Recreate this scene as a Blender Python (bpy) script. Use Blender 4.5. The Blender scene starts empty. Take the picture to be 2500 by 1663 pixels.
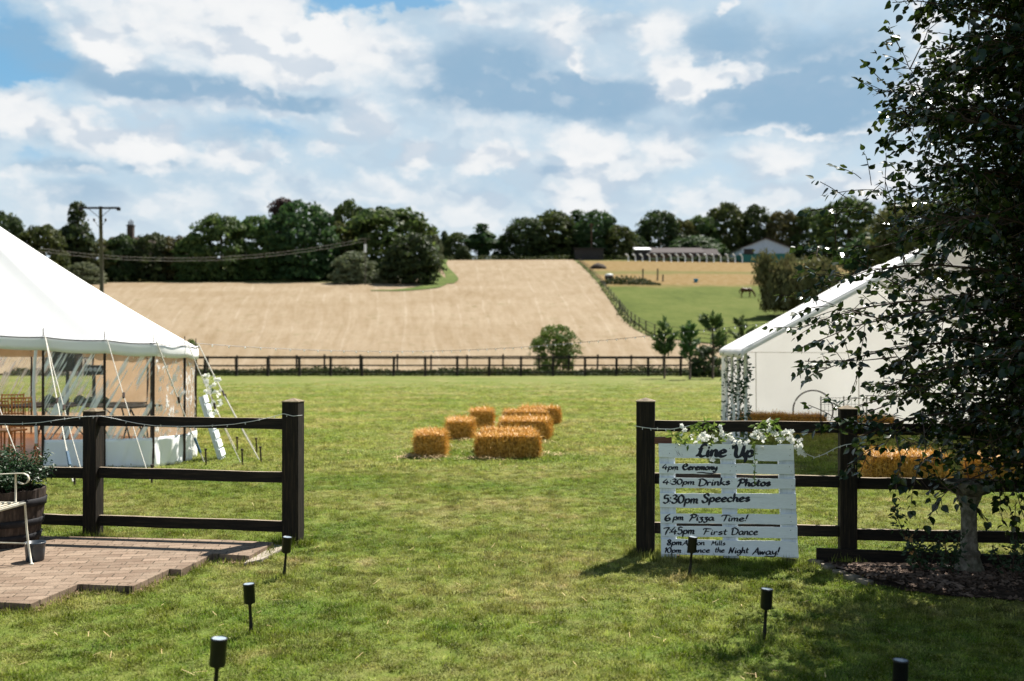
import bpy, math, random
import numpy as np
from mathutils import Vector, Matrix

random.seed(7)
rng = np.random.default_rng(7)
scene = bpy.context.scene
COL = scene.collection
R = math.radians

# ------------------------------------------------------------------ camera
F, HC, HZ = 2431.0, 1.72, 851.0          # focal length and horizon in photo pixels, eye height in metres
PITCH = math.atan((HZ - 831.5) / F)
cam_data = bpy.data.cameras.new("camera")
cam = bpy.data.objects.new("camera", cam_data)
COL.objects.link(cam)
cam.location = (0, 0, HC)
cam.rotation_euler = (R(90) + PITCH, 0, 0)
cam_data.sensor_fit = 'HORIZONTAL'
cam_data.sensor_width = 36.0
cam_data.lens = 36.0 * F / 2500.0
cam_data.clip_end = 6000
cam_data.dof.use_dof = True
cam_data.dof.focus_distance = 7.9
cam_data.dof.aperture_fstop = 1.8
scene.camera = cam

# ------------------------------------------------------------------ light
SUN_DIR = Vector((0.41, 0.60, 1.0)).normalized()      # towards the sun
SUN_EL = math.asin(SUN_DIR.z)
SUN_AZ = math.atan2(SUN_DIR.x, SUN_DIR.y)
sl = bpy.data.lights.new("sun", 'SUN')
sl.energy = 5.0
sl.angle = R(0.53)
sl.color = (1.0, 0.95, 0.86)
so = bpy.data.objects.new("sun", sl)
so.rotation_euler = SUN_DIR.to_track_quat('Z', 'Y').to_euler()
so.location = (20, 20, 60)
COL.objects.link(so)
EXPO = 1.25
vs = scene.view_settings
vs.view_transform = 'Standard'
vs.look = 'None'
vs.exposure = EXPO
vs.gamma = 1.0
scene.cycles.use_denoising = True
scene.cycles.max_bounces = 10
scene.cycles.transparent_max_bounces = 16
scene.cycles.sample_clamp_indirect = 6.0
scene.cycles.caustics_reflective = False
scene.cycles.caustics_refractive = False

# ------------------------------------------------------------------ node helper
class NT:
    def __init__(s, tree):
        s.t = tree
    def n(s, typ, **kw):
        nd = s.t.nodes.new(typ)
        for k, v in kw.items():
            setattr(nd, k, v)
        return nd
    def put(s, sock, v):
        if isinstance(v, bpy.types.NodeSocket):
            s.t.links.new(v, sock)
        elif v is not None:
            if isinstance(v, (tuple, list)) and len(v) == 3 and sock.type == 'RGBA':
                v = (*v, 1)
            sock.default_value = v
    def math(s, op, a, b=None, c=None, clamp=False):
        nd = s.n('ShaderNodeMath', operation=op, use_clamp=clamp)
        s.put(nd.inputs[0], a)
        s.put(nd.inputs[1], b)
        s.put(nd.inputs[2], c)
        return nd.outputs[0]
    def vec(s, op, a, b=None, c=None, scale=None):
        nd = s.n('ShaderNodeVectorMath', operation=op)
        s.put(nd.inputs[0], a)
        s.put(nd.inputs[1], b)
        s.put(nd.inputs[2], c)
        if scale is not None:
            s.put(nd.inputs['Scale'], scale)
        return nd.outputs['Value'] if op in ('LENGTH', 'DOT_PRODUCT', 'DISTANCE') else nd.outputs[0]
    def noise(s, v, scale, detail=4, rough=0.55, dist=0.0, out='Fac', dim='3D'):
        nd = s.n('ShaderNodeTexNoise', noise_dimensions=dim)
        s.put(nd.inputs['Vector'], v)
        s.put(nd.inputs['Scale'], scale)
        s.put(nd.inputs['Detail'], detail)
        s.put(nd.inputs['Roughness'], rough)
        s.put(nd.inputs['Distortion'], dist)
        return nd.outputs['Fac' if out == 'Fac' else 'Color']
    def rng(s, v, a, b, c=0.0, d=1.0, smooth=True):
        nd = s.n('ShaderNodeMapRange', interpolation_type='SMOOTHSTEP' if smooth else 'LINEAR')
        s.put(nd.inputs['Value'], v)
        for k, x in (('From Min', a), ('From Max', b), ('To Min', c), ('To Max', d)):
            s.put(nd.inputs[k], x)
        return nd.outputs['Result']
    def mix(s, f, a, b, blend='MIX'):
        nd = s.n('ShaderNodeMix', data_type='RGBA', blend_type=blend)
        s.put(nd.inputs[0], f)
        s.put(nd.inputs[6], a)
        s.put(nd.inputs[7], b)
        return nd.outputs[2]
    def ramp(s, f, stops):
        nd = s.n('ShaderNodeValToRGB')
        s.put(nd.inputs[0], f)
        e = nd.color_ramp.elements
        while len(e) > 1:
            e.remove(e[-1])
        e[0].position, e[0].color = stops[0][0], (*stops[0][1], 1)
        for p, c in stops[1:]:
            x = e.new(p)
            x.color = (*c, 1)
        return nd.outputs[0]

# ------------------------------------------------------------------ sky: Nishita with broken cumulus
world = bpy.data.worlds.new("World")
scene.world = world
world.use_nodes = True
wt = world.node_tree
wt.nodes.clear()
w = NT(wt)
W_STR = 0.1
sky = w.n('ShaderNodeTexSky', sky_type='NISHITA')
sky.sun_disc = False
sky.sun_elevation = SUN_EL
sky.sun_rotation = SUN_AZ
sky.altitude = 50
sky.air_density = 1.0
sky.dust_density = 0.6
sky.ozone_density = 2.0
tc = w.n('ShaderNodeTexCoord')
D = tc.outputs['Generated']
sep = w.n('ShaderNodeSeparateXYZ')
w.put(sep.inputs[0], D)
az = w.math('ARCTAN2', sep.outputs[0], sep.outputs[1])
el = w.math('ARCSINE', sep.outputs[2])
cmb = w.n('ShaderNodeCombineXYZ')
w.put(cmb.inputs[0], az)
w.put(cmb.inputs[1], el)
AE = cmb.outputs[0]
KC = 1.0 / (W_STR * 2 ** EXPO)           # a cloud colour given as seen at this exposure

def px_ae(px, py):
    a = math.atan((px - 1250) / F)
    return a, math.atan((HZ - py) / F * math.cos(a))

def blobs(lst, base, P):
    acc = base
    for px, py, rx, ry, wt_ in lst:
        a, e = px_ae(px, py)
        ix, iy = F / rx, F / ry
        q = w.vec('MULTIPLY_ADD', P, (ix, iy, 0.0), (-a * ix, -e * iy, 0.0))
        L = w.vec('LENGTH', q)
        m = w.rng(L, 1.25, 0.35, 0.0, 1.0)
        acc = w.math('MULTIPLY_ADD', m, wt_, acc)
    return acc

# flattened coordinates for the cloud noise
nsc = w.vec('MULTIPLY', AE, (1.0, 1.7, 1.0))
nsc = w.vec('ADD', nsc, (3.1, 0.4, 0.0))
warpc = w.noise(nsc, 9.0, 5, 0.6, out='Color', dim='2D')
warp = w.vec('MULTIPLY', w.vec('SUBTRACT', warpc, (0.5, 0.5, 0.5)), (0.075, 0.05, 0.0))
warpf = w.noise(nsc, 38.0, 5, 0.6, out='Color', dim='2D')
warp2 = w.vec('MULTIPLY', w.vec('SUBTRACT', warpf, (0.5, 0.5, 0.5)), (0.022, 0.018, 0.0))
P1 = w.vec('ADD', w.vec('ADD', AE, warp), warp2)
P2 = w.vec('ADD', AE, w.vec('MULTIPLY', warp, (0.8, 0.8, 0)))

WHITE = [  # x, y, rx, ry, weight: bright cumulus heads and the gaps (negative)
    (560, 60, 330, 110, .75), (640, 150, 150, 90, .6), (255, 118, 75, 52, .9), (90, 25, 70, 40, .4),
    (880, 110, 160, 110, .6), (890, 290, 90, 50, .55), (600, 270, 190, 26, .6), (330, 262, 120, 24, .5),
    (55, 275, 85, 55, .8), (215, 335, 110, 45, .85), (385, 362, 85, 50, .95), (30, 440, 70, 60, .45), (190, 420, 80, 18, .5),
    (545, 375, 70, 36, .7), (660, 372, 60, 26, .6), (805, 368, 50, 24, .6), (1020, 375, 60, 38, .85), (1230, 392, 110, 34, .75),
    (930, 455, 80, 50, .45), (1440, 345, 90, 60, .6), (1480, 400, 90, 60, .5), (1660, 370, 100, 60, .75), (1880, 400, 110, 40, .55),
    (1430, 150, 34, 28, .9), (1390, 70, 90, 55, .4), (1610, 80, 70, 50, .65), (1720, 195, 110, 38, .85), (1830, 170, 60, 34, .6), (1620, 180, 60, 40, .5),
    (1760, 22, 26, 20, .9), (1900, 320, 130, 14, .5), (2100, 312, 160, 16, .5), (2240, 60, 28, 60, .8), (2330, 190, 120, 60, .9), (2050, 470, 200, 40, .6),
    (1440, 490, 90, 50, .6), (1750, 500, 180, 40, .45), (700, 480, 200, 60, .25), (1180, 30, 150, 50, .45), (1150, 500, 120, 60, .3),
    (10, 145, 130, 60, -1.7), (50, 50, 80, 50, -.9), (800, 6, 90, 30, -1.5), (980, 0, 130, 30, -1.5), (1480, 10, 130, 26, -.5), (1760, 90, 90, 60, -.35),
    (660, 325, 120, 22, -.4), (60, 375, 50, 22, -.5), (30, 470, 40, 40, -.4), (2050, 400, 90, 40, -.2), (1200, 445, 60, 30, -.3), (350, 445, 160, 30, -.25),
]
GREY = [   # blue-grey cloud bases
    (330, 200, 210, 50, .85), (560, 235, 250, 38, .9), (760, 255, 130, 24, .5), (1180, 200, 240, 85, .7), (1380, 235, 260, 56, 1.05),
    (1200, 130, 170, 60, .3), (1900, 250, 210, 74, .9), (1800, 110, 180, 80, .6), (2060, 200, 170, 150, .65), (1560, 300, 120, 30, .3),
    (1500, 60, 120, 30, .3), (120, 340, 60, 20, .3), (370, 402, 90, 14, .5), (140, 405, 120, 20, .5), (1390, 412, 60, 14, .45), (200, 480, 120, 40, .35),
    (1000, 60, 120, 60, .2), (1750, 330, 100, 40, .35), (620, 330, 150, 26, .3), (60, 110, 80, 60, .3),
]
nA = w.noise(nsc, 5.5, 5, 0.62, 0.4, dim='2D')
nB = w.noise(w.vec('ADD', nsc, (0.012, -0.02, 0)), 16.0, 5, 0.62, dim='2D')
def billow(shift):
    v = w.vec('ADD', w.vec('ADD', w.vec('MULTIPLY', AE, (1.0, 1.45, 0)), w.vec('MULTIPLY', warp, (0.55, 0.7, 0))), (5.0 + shift[0], 3.0 + shift[1], 0.0))
    nd = w.n('ShaderNodeTexVoronoi', feature='SMOOTH_F1', voronoi_dimensions='2D')
    w.put(nd.inputs['Vector'], w.vec('ADD', v, warp2))
    w.put(nd.inputs['Scale'], 6.0)
    w.put(nd.inputs['Detail'], 2.6)
    w.put(nd.inputs['Roughness'], 0.55)
    w.put(nd.inputs['Lacunarity'], 2.3)
    w.put(nd.inputs['Smoothness'], 0.55)
    return nd.outputs['Distance']
b1 = billow((0, 0))
b2 = billow((0.004, 0.013))
puff = w.math('SUBTRACT', 0.66, b1)
relief = w.math('SUBTRACT', b2, b1)
field = w.math('MULTIPLY_ADD', nB, 0.9, w.math('MULTIPLY_ADD', nA, 1.0, -0.76))
field = w.math('MULTIPLY_ADD', puff, 0.46, field)
dens = blobs(WHITE, field, P1)
grey = blobs(GREY, w.math('MULTIPLY_ADD', nA, 0.8, -0.36), P2)
white_m = w.rng(dens, -0.05, 0.95)
veil = w.rng(dens, -0.95, 0.10)
core = w.rng(dens, 0.55, 1.35)
grey_m = w.math('MULTIPLY', w.rng(grey, -0.15, 0.85), w.rng(dens, 1.35, 0.5))
c_veil = (0.61 * KC, 0.735 * KC, 0.83 * KC)
c_white = (0.86 * KC, 0.88 * KC, 0.90 * KC)
c_core = (0.93 * KC, 0.94 * KC, 0.945 * KC)
c_grey = (0.29 * KC, 0.46 * KC, 0.63 * KC)
c_deep = (0.36 * KC, 0.50 * KC, 0.66 * KC)
hz_m = w.rng(el, 0.26, 0.04)
skyc = w.mix(0.75, sky.outputs[0], (0.09 * KC, 0.34 * KC, 0.54 * KC))
skyc = w.mix(w.math('MULTIPLY', hz_m, 0.7), skyc, (0.68 * KC, 0.79 * KC, 0.87 * KC))
c = w.mix(w.math('MULTIPLY', veil, 0.92), skyc, c_veil)
c = w.mix(w.math('MULTIPLY', grey_m, 0.95), c, c_grey)
c = w.mix(w.math('MULTIPLY', white_m, w.math('MULTIPLY_ADD', grey_m, -0.85, 1.0)), c, c_white)
c = w.mix(core, c, c_core)
# sunlit tops and shaded undersides of the puffs
lit = w.math('MULTIPLY', w.rng(relief, 0.01, 0.13), w.rng(dens, 0.0, 0.6))
c = w.mix(w.math('MULTIPLY', lit, 0.48), c, c_core)
shd = w.math('MULTIPLY', w.rng(relief, 0.0, -0.16), w.rng(dens, -0.3, 0.6))
c = w.mix(w.math('MULTIPLY', shd, 0.45), c, c_deep)
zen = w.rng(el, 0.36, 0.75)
c = w.mix(w.math('MULTIPLY', zen, 0.9), c, (0.07 * KC, 0.16 * KC, 0.30 * KC))  # overhead sky out of view, darkened to weaken the fill light
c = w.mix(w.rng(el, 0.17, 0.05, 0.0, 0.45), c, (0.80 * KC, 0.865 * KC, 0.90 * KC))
below = w.rng(el, -0.02, 0.0)
c = w.mix(below, (0.12 * KC, 0.13 * KC, 0.07 * KC), c)
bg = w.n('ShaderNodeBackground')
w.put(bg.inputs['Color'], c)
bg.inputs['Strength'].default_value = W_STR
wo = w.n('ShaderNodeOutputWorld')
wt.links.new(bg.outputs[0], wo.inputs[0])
world.cycles.sampling_method = 'MANUAL'
world.cycles.sample_map_resolution = 256

# ------------------------------------------------------------------ materials
MATS = {}
def new_mat(name):
    m = bpy.data.materials.new(name)
    m.use_nodes = True
    m.node_tree.nodes.clear()
    MATS[name] = m
    return m, NT(m.node_tree)

def finish(nt, shader):
    o = nt.n('ShaderNodeOutputMaterial')
    nt.t.links.new(shader, o.inputs[0])

def coords(nt, kind, stretch=(1, 1, 1)):
    if kind == 'World':
        v = nt.n('ShaderNodeNewGeometry').outputs['Position']
    else:
        v = nt.n('ShaderNodeTexCoord').outputs[kind]
    if stretch != (1, 1, 1):
        v = nt.vec('MULTIPLY', v, stretch)
    return v

def bump(nt, h, strength, dist=0.01):
    b = nt.n('ShaderNodeBump')
    nt.put(b.inputs['Height'], h)
    b.inputs['Strength'].default_value = strength
    b.inputs['Distance'].default_value = dist
    return b.outputs[0]

def pmat(name, stops, scale=8, rough=0.7, bmp=0.3, bdist=0.01, detail=6, kind='Object', stretch=(1, 1, 1), spec=0.3, trans=0.0,
         fine=None, metal=0.0, vary=0.0, bscale=None):
    """Principled surface: noise through a colour ramp, optional fine darkening, per-object variation and translucency."""
    m, nt = new_mat(name)
    v = coords(nt, kind, stretch)
    f = nt.noise(v, scale, detail, 0.6)
    col = nt.ramp(f, stops)
    if fine:
        g = nt.noise(v, fine[0], 4, 0.6)
        col = nt.mix(nt.rng(g, 0.35, 0.7, 0.0, fine[1]), col, fine[2])
    if vary:
        oi = nt.n('ShaderNodeObjectInfo')
        hs = nt.n('ShaderNodeHueSaturation')
        nt.put(hs.inputs['Color'], col)
        nt.put(hs.inputs['Value'], nt.math('MULTIPLY_ADD', oi.outputs['Random'], vary, 1 - vary / 2))
        nt.put(hs.inputs['Hue'], nt.math('MULTIPLY_ADD', oi.outputs['Random'], vary * 0.12, 0.5 - vary * 0.06))
        col = hs.outputs[0]
    p = nt.n('ShaderNodeBsdfPrincipled')
    nt.put(p.inputs['Base Color'], col)
    p.inputs['Roughness'].default_value = rough
    p.inputs['Specular IOR Level'].default_value = spec
    p.inputs['Metallic'].default_value = metal
    if bmp:
        bf = nt.noise(v, bscale, 5, 0.6) if bscale else f
        nt.put(p.inputs['Normal'], bump(nt, bf, bmp, bdist))
    sh = p.outputs[0]
    if trans:
        tr = nt.n('ShaderNodeBsdfTranslucent')
        nt.put(tr.inputs['Color'], col)
        mx = nt.n('ShaderNodeMixShader')
        mx.inputs[0].default_value = trans
        nt.t.links.new(sh, mx.inputs[1])
        nt.t.links.new(tr.outputs[0], mx.inputs[2])
        sh = mx.outputs[0]
    finish(nt, sh)
    return m

def lawn_colour(nt, gain=1.0):
    P = coords(nt, 'World')
    P2d = nt.vec('MULTIPLY', P, (1, 1, 0))
    big = nt.noise(P2d, 0.35, 4, 0.6)
    mid = nt.noise(P2d, 1.9, 5, 0.65)
    sml = nt.noise(P2d, 9.0, 4, 0.65)
    s = nt.math('ADD', nt.math('MULTIPLY', big, 0.45), nt.math('ADD', nt.math('MULTIPLY', mid, 0.40), nt.math('MULTIPLY', sml, 0.3)))
    y = nt.n('ShaderNodeSeparateXYZ')
    nt.put(y.inputs[0], P)
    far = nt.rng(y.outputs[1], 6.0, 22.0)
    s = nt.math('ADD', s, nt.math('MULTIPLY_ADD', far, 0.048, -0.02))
    # feet have worn the line through the gateway
    path = nt.math('ABSOLUTE', nt.math('SUBTRACT', y.outputs[0], nt.math('MULTIPLY_ADD', y.outputs[1], -0.09, 0.75)))
    s = nt.math('ADD', s, nt.math('MULTIPLY', nt.rng(path, 1.7, 0.1), nt.rng(y.outputs[1], 16.0, 9.0, 0.0, 0.045)))
    # mowing stripes across the lawn
    st = nt.math('SINE', nt.math('MULTIPLY', nt.math('ADD', y.outputs[1], nt.math('MULTIPLY', y.outputs[0], 0.12)), 1.9))
    s = nt.math('MULTIPLY_ADD', st, 0.024, s)
    g = gain
    dry = nt.rng(nt.noise(nt.vec('ADD', P2d, (7.3, 2.1, 0)), 1.25, 5, 0.7), 0.55, 0.70, 0.0, 0.12)
    s = nt.math('ADD', s, dry)
    return nt.ramp(s, [(0.34, (.028 * g, .070 * g, .004 * g)), (0.46, (.076 * g, .126 * g, .012 * g)), (0.56, (.134 * g, .164 * g, .028 * g)),
                       (0.65, (.190 * g, .190 * g, .055 * g)), (0.78, (.29 * g, .235 * g, .11 * g))]), P

def make_lawn_mats():
    m, nt = new_mat("lawn_turf")
    col, P = lawn_colour(nt, 0.95)
    fine = nt.noise(P, 60.0, 3, 0.7)
    med = nt.noise(nt.vec('MULTIPLY', P, (6, 3, 1)), 2.2, 4, 0.7)
    col = nt.mix(nt.rng(fine, 0.35, 0.65, 0.0, 0.45), col, (.035, .055, .010))
    col = nt.mix(nt.rng(med, 0.42, 0.7, 0.0, 0.30), col, (.17, .20, .06))
    p = nt.n('ShaderNodeBsdfPrincipled')
    nt.put(p.inputs['Base Color'], col)
    p.inputs['Roughness'].default_value = 0.9
    p.inputs['Specular IOR Level'].default_value = 0.1
    nt.put(p.inputs['Normal'], bump(nt, nt.math('ADD', fine, med), 0.5, 0.04))
    finish(nt, p.outputs[0])
    m, nt = new_mat("grass_blade")
    col, P = lawn_colour(nt, 1.25)
    oi = nt.n('ShaderNodeObjectInfo')
    hs = nt.n('ShaderNodeHueSaturation')
    nt.put(hs.inputs['Color'], col)
    VALUE_SLOT = nt.math('MULTIPLY_ADD', oi.outputs['Random'], 1.0, 0.50)
    cl = nt.noise(nt.vec('MULTIPLY', P, (1, 1, 0)), 5.5, 3, 0.6)
    nt.put(hs.inputs['Saturation'], nt.rng(cl, 0.35, 0.65, 1.15, 0.95))
    cm = nt.rng(cl, 0.36, 0.60, 0.48, 1.14)
    sy = nt.n('ShaderNodeSeparateXYZ')
    nt.put(sy.inputs[0], P)
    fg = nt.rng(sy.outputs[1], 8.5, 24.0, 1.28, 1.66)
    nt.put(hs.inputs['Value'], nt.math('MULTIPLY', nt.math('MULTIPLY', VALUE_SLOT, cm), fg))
    bl = nt.noise(P, 95.0, 2, 0.6)
    col = nt.mix(nt.rng(bl, 0.55, 0.63, 0.0, 0.7), hs.outputs[0], (.40, .37, .17))
    d = nt.n('ShaderNodeBsdfPrincipled')
    nt.put(d.inputs['Base Color'], col)
    d.inputs['Roughness'].default_value = 0.62
    d.inputs['Specular IOR Level'].default_value = 0.22
    t = nt.n('ShaderNodeBsdfTranslucent')
    nt.put(t.inputs['Color'], col)
    mx = nt.n('ShaderNodeMixShader')
    mx.inputs[0].default_value = 0.42
    nt.t.links.new(d.outputs[0], mx.inputs[1])
    nt.t.links.new(t.outputs[0], mx.inputs[2])
    finish(nt, mx.outputs[0])
make_lawn_mats()

def make_field_mats():
    # stubble: fanning drill rows and tramlines running up the hill
    m, nt = new_mat("stubble")
    P = coords(nt, 'World')
    s = nt.n('ShaderNodeSeparateXYZ')
    nt.put(s.inputs[0], P)
    X, Y = s.outputs[0], s.outputs[1]
    yy = nt.math('SUBTRACT', Y, 80.0)
    wob = nt.math('MULTIPLY_ADD', nt.noise(nt.vec('MULTIPLY', P, (1, .3, 0)), 0.05, 2, 0.5), 3.0, -1.5)
    x0 = nt.math('DIVIDE', nt.math('ADD', nt.math('MULTIPLY_ADD', yy, 0.04, X), wob), nt.math('MULTIPLY_ADD', yy, 0.0077, 1.0))
    line = nt.math('ABSOLUTE', nt.math('SUBTRACT', nt.math('FRACT', nt.math('MULTIPLY', x0, 0.40)), 0.5))
    cv = nt.n('ShaderNodeCombineXYZ')
    nt.put(cv.inputs[0], nt.math('MULTIPLY', x0, 1.0))
    nt.put(cv.inputs[1], nt.math('MULTIPLY', Y, 0.05))
    streak = nt.noise(cv.outputs[0], 1.3, 5, 0.65)
    patch = nt.noise(nt.vec('MULTIPLY', P, (1, 1, 0)), 0.06, 6, 0.62)
    grain = nt.noise(nt.vec('MULTIPLY', P, (1, .45, 0)), 1.1, 6, 0.72)
    a = nt.math('ADD', nt.math('MULTIPLY', patch, 0.42), nt.math('ADD', nt.math('MULTIPLY', streak, 0.52), nt.math('MULTIPLY', grain, 0.24)))
    col = nt.ramp(a, [(0.32, (.135, .095, .050)), (0.48, (.200, .148, .090)), (0.62, (.240, .186, .124)), (0.80, (.285, .230, .160))])
    col = nt.mix(nt.math('MULTIPLY', nt.rng(line, 0.060, 0.015), nt.math('MULTIPLY', nt.rng(patch, 0.40, 0.64, 0.06, 0.60), nt.rng(streak, 0.32, 0.55))), col, (.31, .255, .19))
    weeds = nt.math('MULTIPLY', nt.rng(nt.noise(nt.vec('MULTIPLY', P, (1, .5, 0)), 0.5, 5, 0.75), 0.56, 0.68), nt.rng(patch, 0.38, 0.52))
    col = nt.mix(nt.math('MULTIPLY', weeds, 0.5), col, (.10, .09, .03))
    p = nt.n('ShaderNodeBsdfPrincipled')
    nt.put(p.inputs['Base Color'], col)
    p.inputs['Roughness'].default_value = 0.95
    p.inputs['Specular IOR Level'].default_value = 0.05
    nt.put(p.inputs['Normal'], bump(nt, grain, 0.6, 0.25))
    finish(nt, p.outputs[0])
    # paddock: grazed green below, dry straw-coloured grass above
    m, nt = new_mat("paddock_grass")
    P = coords(nt, 'World')
    s = nt.n('ShaderNodeSeparateXYZ')
    nt.put(s.inputs[0], P)
    n1 = nt.noise(nt.vec('MULTIPLY', P, (1, .5, 0)), 0.12, 5, 0.6)
    n2 = nt.noise(nt.vec('MULTIPLY', P, (1, .4, 0)), 0.9, 5, 0.7)
    green = nt.ramp(nt.math('ADD', nt.math('MULTIPLY', n1, 0.6), nt.math('MULTIPLY', n2, 0.4)),
                    [(0.35, (.046, .064, .010)), (0.5, (.072, .092, .017)), (0.68, (.105, .112, .03))])
    dry = nt.ramp(n2, [(0.3, (.13, .083, .028)), (0.5, (.17, .115, .045)), (0.7, (.21, .155, .085))])
    yv = nt.math('ADD', s.outputs[1], nt.math('MULTIPLY_ADD', n1, 14.0, -7.0))
    col = nt.mix(nt.rng(yv, 154.0, 164.0), green, dry)
    band = nt.math('MULTIPLY', nt.rng(yv, 186.0, 191.0), nt.rng(yv, 201.0, 196.0))
    col = nt.mix(nt.math('MULTIPLY', band, 0.75), col, (.10, .10, .03))
    p = nt.n('ShaderNodeBsdfPrincipled')
    nt.put(p.inputs['Base Color'], col)
    p.inputs['Roughness'].default_value = 0.95
    p.inputs['Specular IOR Level'].default_value = 0.05
    nt.put(p.inputs['Normal'], bump(nt, n2, 0.5, 0.2))
    finish(nt, p.outputs[0])
make_field_mats()
pmat("rough_grass", [(0.3, (.035, .05, .012)), (0.5, (.085, .10, .03)), (0.7, (.20, .17, .07))], 0.5, 0.95, 0.6, 0.3, 7, 'World', spec=0.05)
pmat("track_grass", [(0.3, (.05, .075, .018)), (0.6, (.09, .115, .03)), (0.8, (.2, .18, .08))], 0.4, 0.95, 0.4, 0.1, 6, 'World', spec=0.05)
pmat("post_wood", [(0.30, (.004, .003, .002)), (0.50, (.012, .0085, .0055)), (0.62, (.026, .018, .011)), (0.78, (.055, .038, .024))], 5, 0.78, 0.8, 0.005, 8, 'Object', (14, 14, .9), 0.25)
pmat("rail_wood", [(0.30, (.004, .003, .0025)), (0.50, (.010, .0075, .0055)), (0.62, (.021, .015, .010)), (0.78, (.045, .032, .021))], 5, 0.78, 0.8, 0.005, 8, 'Object', (.9, 14, 14), 0.25)
pmat("sunlit_worn_wood", [(0.30, (.10, .075, .05)), (0.55, (.26, .21, .15)), (0.75, (.40, .34, .26))], 6, 0.8, 0.4, 0.003, 8, 'Object', (.9, 10, 10), 0.2)  # weathered rail tops, with the sun's brightness put into the pale colour
pmat("cap_wood", [(0.30, (.06, .045, .03)), (0.55, (.18, .14, .09)), (0.75, (.30, .24, .17))], 9, 0.8, 0.4, 0.003, 8, 'Object', (3, 3, 1), 0.2)
pmat("red_wood", [(0.3, (.09, .035, .022)), (0.7, (.17, .07, .045))], 6, 0.6, 0.4, 0.003, 6, 'Object', (1, 12, 12))
pmat("sign_paint", [(0.25, (.62, .66, .68)), (0.42, (.78, .82, .85)), (0.7, (.84, .88, .91))], 3, 0.55, 0.35, 0.002, 8, 'Object', (1.0, 9, 9), 0.35,
     fine=(22, 0.22, (.46, .48, .48)))
pmat("sign_paint_back", [(0.25, (.46, .50, .55)), (0.5, (.66, .71, .78)), (0.7, (.74, .79, .86))], 3, 0.6, 0.35, 0.002, 8, 'Object', (9, 9, 1.0), 0.3)
pmat("bare_pallet", [(0.3, (.08, .05, .03)), (0.7, (.2, .13, .08))], 5, 0.8, 0.4, 0.003, 6, 'Object', (10, 10, 1))
pmat("ink_paint", [(0.3, (.006, .008, .016)), (0.7, (.014, .017, .028))], 20, 0.5, 0.0, spec=0.3)
pmat("blue_ink", [(0.3, (.02, .06, .12)), (0.7, (.05, .12, .2))], 20, 0.5, 0.0)
pmat("canvas", [(0.3, (.90, .90, .895)), (0.7, (.94, .94, .935))], 1.3, 0.8, 0.12, 0.02, 5, 'Object', spec=0.15, trans=0.22, bscale=2.5)
pmat("canvas_wall", [(0.3, (.92, .92, .92)), (0.7, (.95, .95, .95))], 1.3, 0.7, 0.3, 0.03, 4, 'Object', spec=0.3, trans=0.0, bscale=2.5)
pmat("canvas_inner", [(0.3, (.50, .34, .21)), (0.7, (.68, .49, .33))], 2.2, 0.85, 0.2, 0.02, 4, 'Object', spec=0.1, trans=0.35)
pmat("tent_cloth", [(0.3, (.80, .785, .785)), (0.7, (.86, .845, .845))], 0.9, 0.7, 0.5, 0.06, 3, 'Object', spec=0.2, trans=0.31, bscale=1.5)
pmat("rope", [(0.3, (.50, .47, .40)), (0.7, (.68, .65, .58))], 40, 0.85, 0.3, 0.002)
pmat("strap_blue", [(0.3, (.04, .09, .15)), (0.7, (.09, .16, .24))], 30, 0.6, 0.0)
pmat("rust_steel", [(0.3, (.02, .014, .01)), (0.7, (.07, .045, .03))], 30, 0.6, 0.3, 0.002, metal=0.3)
pmat("dark_pole", [(0.3, (.018, .010, .007)), (0.7, (.05, .028, .018))], 5, 0.6, 0.2, 0.002, 4, 'Object', (8, 8, 1))
pmat("black_plastic", [(0.3, (.004, .0045, .0055)), (0.7, (.008, .009, .011))], 30, 0.45, 0.1, 0.001, spec=0.3)
pmat("lens_glass", [(0.3, (.22, .28, .34)), (0.7, (.34, .40, .46))], 20, 0.12, 0.0, spec=0.7)
pmat("straw", [(0.28, (.06, .024, .003)), (0.5, (.20, .09, .011)), (0.72, (.40, .21, .04))], 16, 0.6, 0.9, 0.03, 6, 'Object', (1, 1, 1), 0.3)
pmat("straw_fibre", [(0.28, (.22, .095, .010)), (0.5, (.58, .30, .044)), (0.72, (.86, .58, .19))], 22, 0.5, 0.0, kind='Object', spec=0.35, trans=0.15)
pmat("loose_straw", [(0.28, (.40, .25, .09)), (0.7, (.72, .55, .30))], 12, 0.6, 0.0, kind='Object', spec=0.3)
pmat("floor_wood", [(0.3, (.24, .075, .02)), (0.55, (.38, .13, .04)), (0.75, (.46, .19, .07))], 2, 0.35, 0.1, 0.002, 6, 'Object', (1, 9, 1), 0.4)
pmat("chair_wood", [(0.3, (.34, .12, .025)), (0.7, (.52, .22, .06))], 6, 0.4, 0.0, spec=0.4)
pmat("table_cloth_dark", [(0.3, (.04, .03, .026)), (0.7, (.10, .075, .06))], 12, 0.8, 0.2)
pmat("bark", [(0.3, (.03, .022, .016)), (0.7, (.10, .078, .058))], 6, 0.9, 0.8, 0.03, 6, 'Object', (4, 4, 1), 0.1)
pmat("birch_bark", [(0.35, (.05, .04, .035)), (0.5, (.20, .17, .15)), (0.7, (.42, .39, .36))], 5, 0.8, 0.5, 0.01, 6, 'Object', (2, 2, 7), 0.15)
pmat("twig", [(0.3, (.025, .014, .010)), (0.7, (.07, .04, .028))], 20, 0.7, 0.0)
def foliage(name, a, b, c_, trans=0.3, vary=0.35, rough=0.6, spec=0.2, scale=0.7):
    return pmat(name, [(0.30, a), (0.52, b), (0.74, c_)], scale, rough, 0.0, kind='Object', spec=spec, trans=trans, vary=vary)
foliage("leaf_oak", (0.027, 0.054, 0.015), (0.066, 0.099, 0.026), (0.173, 0.203, 0.054), .45, .5)
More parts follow.
